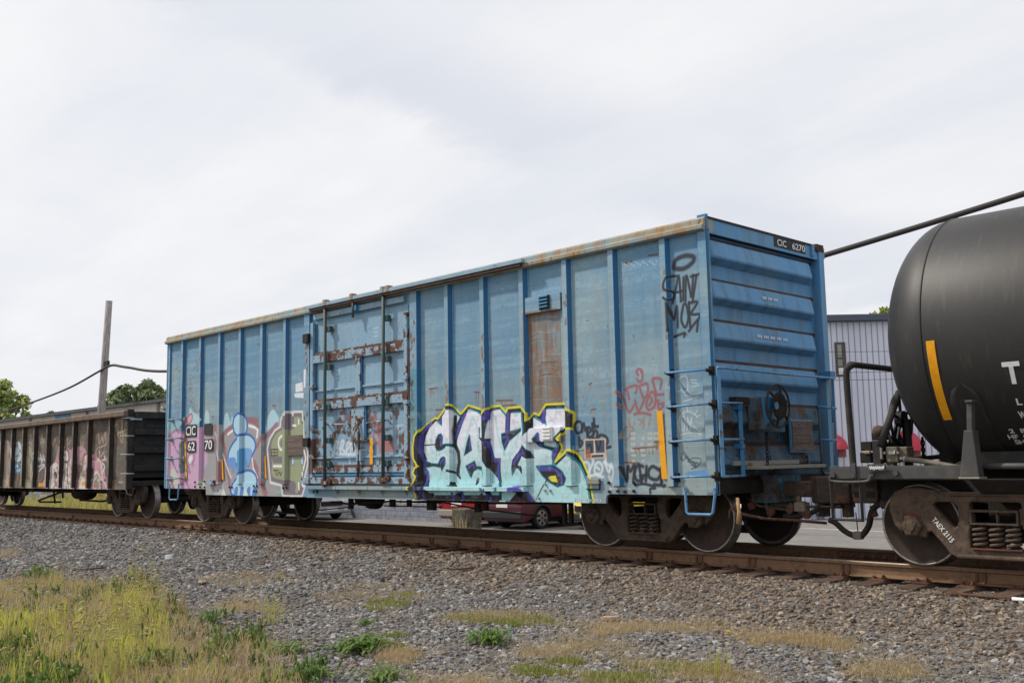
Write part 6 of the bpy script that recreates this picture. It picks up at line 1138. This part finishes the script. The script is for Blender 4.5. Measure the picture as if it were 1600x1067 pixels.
tree_at('broadleaf_tree', 'yellow green treetop above the blue-grey building beside the tank', 1374, 466, 36, 62, LY+LG[:1], 4200, 8, 34, .22, group='trees behind the blue-grey building'); tree_at('broadleaf_tree', 'sparse treetop above the blue-grey building beside the boxcar corner', 1312, 487, 37, 40, LY, 700, 9, 12, .18, group='trees behind the blue-grey building')

# ------------------------------------------------------------------ loose stones, grass and weeds (countless: stuff, scattered on the ground)
def variant(name, V, F, mats, mi=None, smooth=False):
    me = bpy.data.meshes.new(name); me.from_pydata([tuple(map(float, v)) for v in V], [], [tuple(f) for f in F])
    for m in mats: me.materials.append(m)
    if mi is not None: me.polygons.foreach_set('material_index', mi)
    if smooth: me.polygons.foreach_set('use_smooth', [True]*len(F))
    me.update(); return bpy.data.objects.new(name, me)
def rock(seed):
    rg = np.random.default_rng(seed); bm = bmesh.new(); bmesh.ops.create_icosphere(bm, subdivisions=1, radius=.5)
    ax = np.array([rg.uniform(.85, 1.25), rg.uniform(.6, .95), rg.uniform(.38, .7)]); cuts = rg.normal(size=(7, 3)); cuts /= np.linalg.norm(cuts, axis=1)[:, None]; dd = rg.uniform(.28, .44, 7)
    for v in bm.verts:
        p = np.array(v.co)*rg.uniform(.85, 1.12)
        for c, d in zip(cuts, dd):
            k = p@c
            if k > d: p = p-c*(k-d)
        v.co = p*ax
    V = [tuple(v.co) for v in bm.verts]; F = [[v.index for v in f.verts] for f in bm.faces]; bm.free(); return V, F
def scatter(name, pts, rots, scales, objs, host_mat, seed=0):
    """points mesh + instances of the variants; obj is one countless mass"""
    col = bpy.data.collections.new(name+'_kinds')
    for o in objs: col.objects.link(o)
    me = bpy.data.meshes.new(name); me.from_pydata([tuple(map(float, p)) for p in pts], [], [])
    a = me.attributes.new('rot', 'FLOAT_VECTOR', 'POINT'); a.data.foreach_set('vector', np.asarray(rots, np.float32).ravel())
    a = me.attributes.new('scl', 'FLOAT_VECTOR', 'POINT'); a.data.foreach_set('vector', np.asarray(scales, np.float32).ravel())
    a = me.attributes.new('kind', 'INT', 'POINT'); a.data.foreach_set('value', RNG.integers(0, len(objs), len(pts)).astype(np.int32))
    o = bpy.data.objects.new(name, me); COL.objects.link(o); o['kind'] = 'stuff'
    ng = bpy.data.node_groups.new(name, 'GeometryNodeTree'); ng.interface.new_socket('Geometry', in_out='INPUT', socket_type='NodeSocketGeometry'); ng.interface.new_socket('Geometry', in_out='OUTPUT', socket_type='NodeSocketGeometry')
    gi = ng.nodes.new('NodeGroupInput'); go = ng.nodes.new('NodeGroupOutput'); ip = ng.nodes.new('GeometryNodeInstanceOnPoints'); ci = ng.nodes.new('GeometryNodeCollectionInfo')
    ci.inputs['Collection'].default_value = col; ci.inputs['Separate Children'].default_value = True; ci.inputs['Reset Children'].default_value = True
    def att(nm, ty): n = ng.nodes.new('GeometryNodeInputNamedAttribute'); n.data_type = ty; n.inputs['Name'].default_value = nm; return n.outputs[0]
    lk = ng.links.new; lk(gi.outputs[0], ip.inputs['Points']); lk(ci.outputs[0], ip.inputs['Instance']); ip.inputs['Pick Instance'].default_value = True
    lk(att('kind', 'INT'), ip.inputs['Instance Index']); lk(att('rot', 'FLOAT_VECTOR'), ip.inputs['Rotation']); lk(att('scl', 'FLOAT_VECTOR'), ip.inputs['Scale']); lk(ip.outputs[0], go.inputs[0])
    md = o.modifiers.new('scatter', 'NODES'); md.node_group = ng; return o
def in_view(x, y, z, mx=.22):
    P = np.stack([x, y, z], 1)-CAM; d = P@FW; u = 800+FPX*(P@CR)/np.maximum(d, .1); v = 533.5-FPX*(P@CU)/np.maximum(d, .1)
    return (d > .5) & (u > -1600*mx) & (u < 1600*(1+mx)) & (v < 1067*1.12), d, u, v
GZ = np.vectorize(gzf)
stone_pal_grey = [srgb(*c) for c in ((86, 86, 88), (115, 115, 117), (132, 131, 131), (103, 101, 100), (151, 148, 147), (95, 93, 90), (123, 120, 116), (111, 110, 111), (181, 179, 177), (100, 100, 103))]
stone_pal_tan = [srgb(*c) for c in ((107, 95, 82), (125, 111, 96), (95, 84, 76), (140, 125, 109), (115, 104, 95), (86, 76, 70), (151, 135, 119), (130, 119, 109), (173, 161, 146), (103, 90, 80))]
white1 = (1, 1, 1)
MT['stone_grey'] = mat('grey_crushed_stone', white1, .9, objrand=stone_pal_grey, noise=[(60, (.72, .72, .72), .4, .65, None), (.7, (.80, .79, .78), .44, .60, None), (2.5, (.84, .83, .82), .5, .64, None)]); MT['stone_tan'] = mat('brownish_ballast_stone', white1, .95, objrand=stone_pal_tan, noise=[(60, (.72, .7, .68), .4, .65, None), (.7, (.78, .75, .72), .44, .60, None), (2.5, (.84, .82, .80), .5, .64, None)])
rocks_g = [variant('grey_stone_%d' % k, *rock(100+k), [MT['stone_grey']]) for k in range(9)]; rocks_t = [variant('tan_stone_%d' % k, *rock(200+k), [MT['stone_tan']]) for k in range(9)]
def stones(n, x0, x1, y0, y1, smin, smax, dmin, dmax, tan_fn, seed):
    rg = np.random.default_rng(seed); x = rg.uniform(x0, x1, n); y = rg.uniform(y0, y1, n); z = GZ(x, y); ok, d, u, v = in_view(x, y, z); ok &= (d >= dmin) & (d < dmax); x, y, z = x[ok], y[ok], z[ok]; m = len(x)
    s = smin+(smax-smin)*rg.random(m)**2.8; t = rg.random(m) < tan_fn(x, y); rot = np.stack([rg.normal(0, .35, m), rg.normal(0, .35, m), rg.uniform(0, 6.28, m)], 1); scl = np.stack([s*rg.uniform(.85, 1.2, m), s, s*rg.uniform(.8, 1.15, m)], 1)
    P = np.stack([x, y, z+s*.10*rg.random(m)], 1); return P, rot, scl, t
def tanf(x, y): return np.clip((y+2.05+.10*(x-1)+.35*np.sin(x*1.3)+.2*np.sin(x*3.1+y*2))/1.1, .10, .92)*np.clip(1.15+(x+5)*.045, .45, 1)
bands = [(120000, -6, 9, -9, .42, .024, .09, 0, 12.5, 1), (110000, -17, 10, -8.5, .42, .034, .12, 12.5, 20, 2), (60000, -40, 0, -8, .42, .06, .13, 20, 45, 3), (26000, -12, 9, .42, 2.5, .03, .07, 0, 26, 4), (9000, -12, 9, 2.4, 3.6, .03, .08, 0, 40, 5)]
out = [stones(*b[:9], tanf, b[9]) for b in bands]
P, Ro, Sc_, T_ = (np.concatenate([o[i] for o in out]) for i in range(4))
keep = np.ones(len(P), bool); keep &= ~((np.abs(P[:, 1]-YR) < .10) | (np.abs(P[:, 1]-YC-.753) < .10))
# keep the tie plates clear
tx_ = np.array(tie_x); dtie = np.min(np.abs(P[:, 0][:, None]-tx_[None, :]), 1); keep &= ~((dtie < .115) & (P[:, 1] > .44) & (P[:, 1] < 2.5) & (RNG.random(len(P)) < .93)); Sc_[:, :][(P[:, 1] > .2)] *= .8
P, Ro, Sc_, T_ = P[keep], Ro[keep], Sc_[keep], T_[keep]
scatter('gravel_stones', P[~T_], Ro[~T_], Sc_[~T_], rocks_g, MT['stone_grey']); scatter('ballast_stones', P[T_], Ro[T_], Sc_[T_], rocks_t, MT['stone_tan'])
print('stones', len(P))
# grass
def leafmat(nm, pal, rough=.6, trans=.38):
    m = mat(nm, white1, rough, objrand=[srgb(*c) for c in pal]); b = m.node_tree.nodes['Principled BSDF']; b.inputs['Transmission Weight'].default_value = 0
    t = m.node_tree; tr = N(t, 'ShaderNodeBsdfTranslucent'); mxs = N(t, 'ShaderNodeMixShader'); mxs.inputs[0].default_value = trans; t.links.new(b.inputs['Base Color'].links[0].from_socket, tr.inputs[0]); t.links.new(b.outputs[0], mxs.inputs[1]); t.links.new(tr.outputs[0], mxs.inputs[2]); t.links.new(mxs.outputs[0], t.nodes['Material Output'].inputs[0]); return m
MT['blade'] = leafmat('yellow_green_grass', [(190, 186, 84), (150, 158, 76), (208, 200, 108), (168, 170, 78), (198, 182, 116), (126, 140, 68)]); MT['straw'] = leafmat('dry_straw_grass', [(188, 166, 128), (168, 146, 112), (204, 186, 150), (150, 130, 100)]); MT['seed'] = leafmat('pale_seed_head', [(186, 178, 120), (168, 158, 100), (196, 190, 136)]); MT['bright'] = leafmat('bright_yellow_green_blade', [(206, 208, 78), (190, 200, 72), (218, 212, 104), (168, 182, 66)]); MT['stalk'] = leafmat('brown_grass_stalk', [(140, 112, 76), (164, 138, 92), (120, 96, 66)]); MT['weed'] = leafmat('fresh_green_weed', [(96, 124, 60), (82, 110, 54), (116, 138, 68), (104, 126, 72)]); MT['moss'] = leafmat('low_moss', [(124, 136, 58), (140, 146, 74), (104, 122, 52)])
def blade(V, F, MI, base, az_, L, lean, wd, mi, seg=4, curl=1.0):
    d = np.array([math.cos(az_), math.sin(az_), 0]); s = np.array([-d[1], d[0], 0]); o = len(V); p = np.array(base, float)
    for k in range(seg+1):
        t = k/seg; a = lean*(t**1.3)*curl; w_ = wd*(1-t)**.7+.0004; V.append(p-s*w_); V.append(p+s*w_)
        p = p+(d*math.sin(a)+np.array([0, 0, 1])*math.cos(a))*L/seg
    for k in range(seg): F.append((o+2*k, o+2*k+1, o+2*k+3, o+2*k+2)); MI.append(mi)
    return p
def tuft(seed, n, L, wd, spread, heads=0, dry=.25, lean=(.3, 1.3)):
    rg = np.random.default_rng(seed); V, F, MI = [], [], []
    for k in range(n): blade(V, F, MI, (rg.normal(0, spread), rg.normal(0, spread), 0), rg.uniform(0, 6.28), L*rg.uniform(.45, 1.1), rg.uniform(*lean), wd*rg.uniform(.6, 1.2), 1 if rg.random() < dry else 0)
    for k in range(heads):
        a = rg.uniform(-.6, 1.2); b0 = (rg.normal(0, spread), rg.normal(0, spread), 0); l = L*rg.uniform(.9, 1.35); tip = blade(V, F, MI, b0, a, l, .5, wd*.35, 1, 4)
        d = np.array([math.cos(a), math.sin(a), 0]); p = np.array(tip); ang = .6; pts = [p]
        for q in range(5): ang += .42; p = p+(d*math.sin(ang)+np.array([0, 0, 1])*math.cos(ang))*L*.052; pts.append(p)
        mb = MB().tube(pts, [.004, .0085, .0100, .0095, .007, .002], 5); o = len(V); V += [np.array(v) for v in mb.v]; F += [tuple(i+o for i in f) for f in mb.f]; MI += [2]*len(mb.f)
        for q in range(26):                                    # bristles
            c = pts[rg.integers(1, 5)]; u = rg.normal(size=3); u /= np.linalg.norm(u); s = np.cross(u, [.3, .5, .8])*.0012; o = len(V); V += [c-s, c+s, c+u*.020]; F.append((o, o+1, o+2)); MI.append(2)
    return V, F, MI
def tuftobj(nm, *a, mats=None, **k): V, F, MI = tuft(*a, **k); return variant(nm, V, F, mats or [MT['blade'], MT['straw'], MT['seed']], MI)
def ground_pts(poly_px, n, seed, zoff=0.0, thin=None):
    """random ground points whose photo position lies inside a measured outline"""
    rg = np.random.default_rng(seed); Pw = []
    for px, py in poly_px:
        z = -.45
        for _ in range(8): c = at(px, py, 'z', z); z = gzf(c[0], c[1])
        Pw.append(c[:2])
    Pw = np.array(Pw); x = rg.uniform(Pw[:, 0].min(), Pw[:, 0].max(), n); y = rg.uniform(Pw[:, 1].min(), Pw[:, 1].max(), n); ins = np.zeros(n, bool)
    for k in range(len(Pw)):
        (xa, ya), (xb, yb) = Pw[k], Pw[(k+1) % len(Pw)]
        if ya == yb: continue
        r_ = (y >= min(ya, yb)) & (y < max(ya, yb)); ins ^= r_ & (x < xa+(y-ya)/(yb-ya)*(xb-xa))
    x, y = x[ins], y[ins]; return np.stack([x, y, GZ(x, y)+zoff], 1)
def scat(name, P, objs, smin, smax, seed, tilt=.12):
    rg = np.random.default_rng(seed); n = len(P); s = rg.uniform(smin, smax, n); scatter(name, P, np.stack([rg.normal(0, tilt, n), rg.normal(0, tilt, n), rg.uniform(0, 6.28, n)], 1), np.stack([s, s, s*rg.uniform(.8, 1.2, n)], 1), objs, None)
tall = [tuftobj('foxtail_tuft_%d' % k, 10+k, 9, .36, .0056, .05, heads=(3, 1, 0, 2, 1, 1)[k], dry=.2) for k in range(6)]; mid = [tuftobj('grass_tuft_%d' % k, 30+k, 12, .20, .0050, .06, heads=(1 if k == 0 else 0), dry=.35) for k in range(5)]
bright = [tuftobj('bright_blade_tuft_%d' % k, 130+k, 6, .32, .0105, .05, dry=.1, lean=(.15, .8), mats=[MT['bright'], MT['straw'], MT['seed']]) for k in range(3)]
stalk = [tuftobj('brown_stalk_tuft_%d' % k, 140+k, 9, .38, .0022, .07, dry=1, lean=(.05, .7), mats=[MT['stalk'], MT['stalk'], MT['seed']]) for k in range(3)]
def forb(seed):
    rg = np.random.default_rng(seed); V, F, MI = [], [], []
    for k in range(5):
        b0 = np.array([rg.normal(0, .04), rg.normal(0, .04), 0]); a = rg.uniform(0, 6.28); h = rg.uniform(.06, .15); tip = blade(V, F, MI, b0, a, h, 1.1, .003, 0, 3)
        for q in range(9):
            t = rg.uniform(.25, 1); c = b0+(np.array(tip)-b0)*t; an = rg.uniform(0, 6.28); blade(V, F, MI, c, an, rg.uniform(.03, .07), rg.uniform(1.0, 2.0), rg.uniform(.006, .011), 0, 3)
    return variant('leafy_forb_%d' % seed, V, F, [MT['weed']], MI)
forbs = [forb(150+k) for k in range(4)]
strawt = [tuftobj('straw_tuft_%d' % k, 50+k, 14, .062, .0017, .06, dry=.95, lean=(.9, 1.8)) for k in range(4)]; mosst = [tuftobj('moss_tuft_%d' % k, 60+k, 24, .034, .0030, .04, dry=.12, lean=(.4, 1.6), mats=[MT['moss'], MT['straw'], MT['seed']]) for k in range(3)]
def patchy(P, f, lo, seed):
    rg = np.random.default_rng(seed); a = rg.uniform(0, 6.28, 8); v = sum(np.sin(P[:, 0]*f*math.cos(a[k])+P[:, 1]*f*math.sin(a[k])*1.6+a[k]*7)/(1+.3*k) for k in range(8))/4.2
    return P[v+rg.normal(0, .16, len(P)) > lo]
big = [(-260, 905), (-60, 925), (60, 905), (150, 915), (215, 900), (262, 925), (285, 960), (330, 990), (420, 1010), (470, 1060), (440, 1140), (-300, 1140)]
core = [(-260, 970), (-40, 975), (90, 965), (165, 940), (225, 935), (252, 965), (262, 1020), (300, 1110), (-300, 1120)]
P1 = patchy(ground_pts(core, 2000, 1), 3.2, -.12, 11); scat('tall_foxtail_grass', P1, tall, .4, .92, 2)
scat('bright_grass', patchy(ground_pts(core, 1200, 8), 2.8, -.10, 12), bright, .35, .88, 9); scat('brown_stalks', patchy(ground_pts(big, 1900, 18), 2.6, -.1, 13), stalk, .4, .9, 19)
P2 = patchy(ground_pts(big, 3800, 3), 3.4, -.02, 14); scat('mixed_grass', P2, mid, .4, .95, 4); P2b = patchy(ground_pts(big, 6200, 33), 3.0, -.3, 15); scat('dry_straw', P2b, strawt, .9, 2.3, 34)
scat('leafy_ground_weeds', np.concatenate([patchy(ground_pts(big, 900, 43), 2.2, .05, 16), patchy(ground_pts([(280, 985), (350, 960), (440, 1000), (520, 1060), (480, 1120), (250, 1120)], 230, 44), 4.5, .0, 17), ground_pts([(-200, 1010), (30, 1010), (110, 1067), (60, 1140), (-260, 1140)], 700, 45)]), forbs, .6, 1.3, 46)
patches = [((500, 925), (560, 918), (640, 922), (650, 938), (600, 950), (530, 946)), ((700, 965), (790, 957), (850, 966), (790, 978), (710, 975)), ((800, 1012), (850, 1000), (940, 998), (945, 1010), (880, 1030), (810, 1030)), ((890, 1045), (950, 1015), (1030, 1030), (1050, 1067), (880, 1080)), ((860, 975), (930, 970), (1030, 980), (1040, 990), (940, 992)), ((980, 975), (1100, 970), (1130, 985), (1050, 992)), ((1240, 1005), (1300, 1000), (1340, 1015), (1280, 1030), (1230, 1022)), ((1050, 1045), (1130, 1040), (1180, 1067), (1050, 1070)), ((320, 905), (380, 895), (445, 900), (420, 912), (340, 915)), ((340, 945), (400, 940), (430, 955), (360, 960)), ((600, 1020), (640, 1020), (640, 1040), (600, 1035)), ((0, 862), (25, 858), (30, 870), (0, 875)), ((1150, 990), (1220, 985), (1260, 1000), (1180, 1010)), ((640, 1060), (760, 1050), (820, 1075), (640, 1090)), ((1330, 1040), (1420, 1030), (1440, 1060), (1340, 1067))]
def grow(p, k):
    c = np.mean(np.array(p, float), 0); return [tuple(c+(np.array(q)-c)*k) for q in p]
PS = np.concatenate([ground_pts(grow(p, 1.0), 430, 70+k, -.004) for k, p in enumerate(patches)]+[patchy(ground_pts(grow(p, 1.5), 700, 170+k, -.004), 6, .05, 20+k) for k, p in enumerate(patches)]); PS = patchy(PS, 5.0, -.22, 19); scat('dry_grass_mats', PS, strawt, .45, 1.25, 5, .3)
scat('thin_dry_litter', patchy(ground_pts([(250, 900), (520, 905), (900, 950), (1300, 985), (1600, 1040), (1600, 1100), (300, 1100)], 2600, 21), 3.0, .22, 22), strawt, .4, 1.0, 23, .3)
mp_ = [((575, 945), (640, 930), (625, 950), (590, 952)), ((715, 968), (800, 962), (850, 972), (780, 978)), ((815, 1040), (890, 1035), (900, 1050), (830, 1055)), ((930, 1050), (1000, 1045), (1000, 1067), (930, 1067)), ((580, 1000), (620, 996), (620, 1012), (585, 1016)), ((1040, 1045), (1100, 1042), (1100, 1055), (1045, 1058))]
PM = patchy(np.concatenate([ground_pts(grow(p, 1.35), 1300, 90+k) for k, p in enumerate(mp_)]), 7.0, .02, 91); scat('green_moss_mats', PM, mosst, .6, 1.4, 6, .2)
far_g = np.stack([RNG.uniform(-46, -30, 900), RNG.uniform(5.5, 10.5, 900), np.zeros(900)], 1); far_g[:, 2] = [az(y) for y in far_g[:, 1]]; scat('trackside_weeds', far_g, tall, 1.2, 2.6, 7); P3 = np.stack([RNG.uniform(-10, 2.5, 90), RNG.uniform(3.3, 4.2, 90), np.zeros(90)], 1); P3[:, 2] = -.44; scat('sparse_dry_weeds', P3, mid, .5, 1.2, 8)
# broad-leaved weeds one can count
def weed(label, px, py, rad, n, seed, mtl='weed', up=.35, name='weed_plant', grp='green weeds in the gravel'):
    z = -.45
    for _ in range(8): c = at(px, py, 'z', z); z = gzf(c[0], c[1])
    rg = np.random.default_rng(seed); t = thing(name, label, 'weed', (c[0], c[1], z), grp)
    for q in range(3 if n > 12 else 1):
        V, F = [], []
        for k in range(int(2.4*n)//(3 if n > 12 else 1)):
            a = rg.uniform(0, 6.28); L = rad*rg.uniform(.35, .85); el = rg.uniform(.15, .9)*up*2.2; wd = L*rg.uniform(.075, .125); d = np.array([math.cos(a), math.sin(a), 0]); s = np.array([-d[1], d[0], 0]); o = len(V); b0 = np.array([c[0], c[1], z])+np.array([rg.normal(0, rad*.38), rg.normal(0, rad*.38), 0]); seg = 6
            for j in range(seg+1):
                tt_ = j/seg; w_ = wd*math.sin(math.pi*min(1, tt_*.92+.06))*(1.25 if j % 2 else .75); p = b0+d*L*tt_+np.array([0, 0, L*(el*math.sin(tt_*2.2)-.12*tt_*tt_)+.01]); V += [p-s*w_+np.array([0, 0, w_*.35]), p-np.array([0, 0, 0]), p+s*w_+np.array([0, 0, w_*.35])]
            for j in range(seg): F += [(o+3*j, o+3*j+1, o+3*j+4, o+3*j+3), (o+3*j+1, o+3*j+2, o+3*j+5, o+3*j+4)]
        MB().add(V, F).build('leaf_cluster', MT[mtl], t, smooth=True, fixn=False)
    return t
weed('widest spreading green weed in the gravel, left of centre foreground', 566, 1016, .27, 60, 1); weed('dense dark green weed with toothed leaves in the grey gravel below the block letter mural', 766, 1006, .20, 40, 2, up=.6); weed('small low green weed just behind the widest weed', 572, 976, .13, 22, 3)
weed('leafy green weed at the bottom edge, below the widest weed', 600, 1064, .20, 30, 4); weed('green weed with long leaves at the right border of the tall grass', 385, 1002, .22, 30, 5); weed('leafy weed sprawling between the tall grass and the widest weed', 440, 1022, .22, 26, 6); weed('upright leafy weed deep in the tall grass', 330, 975, .16, 20, 7, up=.7)
weed('green leafy weed at the rear edge of the grass, beside the gravel', 60, 905, .26, 34, 8, up=.6); weed('low leafy weed in the lower left grass', 235, 1040, .26, 36, 9); weed('leafy weed by the bottom edge, right of the tall grass', 480, 1060, .22, 34, 10)
def clump(label, px, py, sc, seed):
    z = -.45
    for _ in range(8): c = at(px, py, 'z', z); z = gzf(c[0], c[1])
    V, F, MI = tuft(seed, 46, .34*sc, .004, .07*sc, heads=4, dry=.2, lean=(.15, 1.0)); mb = MB(); mb.add([(v[0]+c[0], v[1]+c[1], v[2]+z) for v in V], F); mb.mi = MI; o = mb.build('grass_clump', [MT['blade'], MT['straw'], MT['seed']], fixn=False); tag(o, label, 'grass clump', 'grass clumps in the gravel')
clump('tall upright grass clump right of the grass bank, standing alone in gravel', 425, 973, 1.15, 301); clump('spiky grass clump at the bottom edge below the tank car', 1125, 1058, .8, 302); clump('thin grass clump on the top border of the grass bank', 215, 905, 1.0, 303); clump('short grass clump behind the left weeds near the ballast', 90, 915, .9, 304); 
# dried weed before the concrete block
V, F, MI = tuft(306, 26, .6, .010, .16, heads=0, dry=.9, lean=(.1, .7)); mb = MB(); xw = at(720, 815, 'y', 7.7)[0]; mb.add([(v[0]+xw, v[1]+7.7, v[2]+az(7.7)) for v in V], F); mb.mi = MI; tag(mb.build('dry_weed', [MT['blade'], MT['straw'], MT['seed']], fixn=False), 'dry yellow weed growing against the concrete block', 'weed')
# bits of wood, stones that stand out, litter
MT['chip'] = mat('bleached_wood_chip', srgb(190, 164, 140), .9, noise=[(14, srgb(140, 112, 92), .45, .65, (1, 4, 1))])
def chip(label, px, py, L, wd, rz, m_='chip', h=.03, cat='wood scrap'):
    z = -.45
    for _ in range(8): c = at(px, py, 'z', z); z = gzf(c[0], c[1])
    mb = MB(); pts = [(-L/2, -wd*.3), (-L*.3, -wd*.55), (L*.25, -wd*.4), (L/2, -wd*.1), (L*.4, wd*.35), (-L*.1, wd*.5), (-L*.42, wd*.4)]
    mb.prism(pts, 'z', 0, h); ca, sa = math.cos(rz), math.sin(rz); mb.v = [(c[0]+x*ca-y*sa, c[1]+x*sa+y*ca, z+.035+q+.08*x) for x, y, q in mb.v]; tag(mb.build('wood_scrap' if cat == 'wood scrap' else cat.replace(' ', '_'), MT[m_], bev=.004), label, cat)
chip('pale split wood scrap lying on gravel beside the tall grass', 317, 914, .30, .12, -.5); chip('pale flat wood scrap on the grey gravel in the middle', 955, 972, .22, .09, .3); chip('dark stick lying at the rear of the grass', 140, 893, .7, .06, .5, 'tie', .03, 'stick'); chip('thin reddish wood splinter on the ballast slope below the rail', 722, 881, .40, .05, .75, 'truck_red', .02, 'wood splinter'); chip('whitish stone on the ballast, left of the boxcar wheels', 265, 852, .16, .12, .2, 'white', .08, 'stone')
c = at(1592, 936, 'y', .0); tag(MB().tube([tuple(c-np.array([.06, 0, 0])), tuple(c+np.array([.5, 0, .0]))], .018, 10).build('white_pipe', MT['white'], smooth=True), 'short white pipe end at the right edge under the rail', 'pipe')
tag(box('cable_tray', MT['plate'], None, at(1478, 921, 'y', .05)[0], at(1700, 940, 'y', .05)[0], .02, .09, -.205, -.190), 'thin rusty strip lying along the rail foot at the right', 'metal strip')
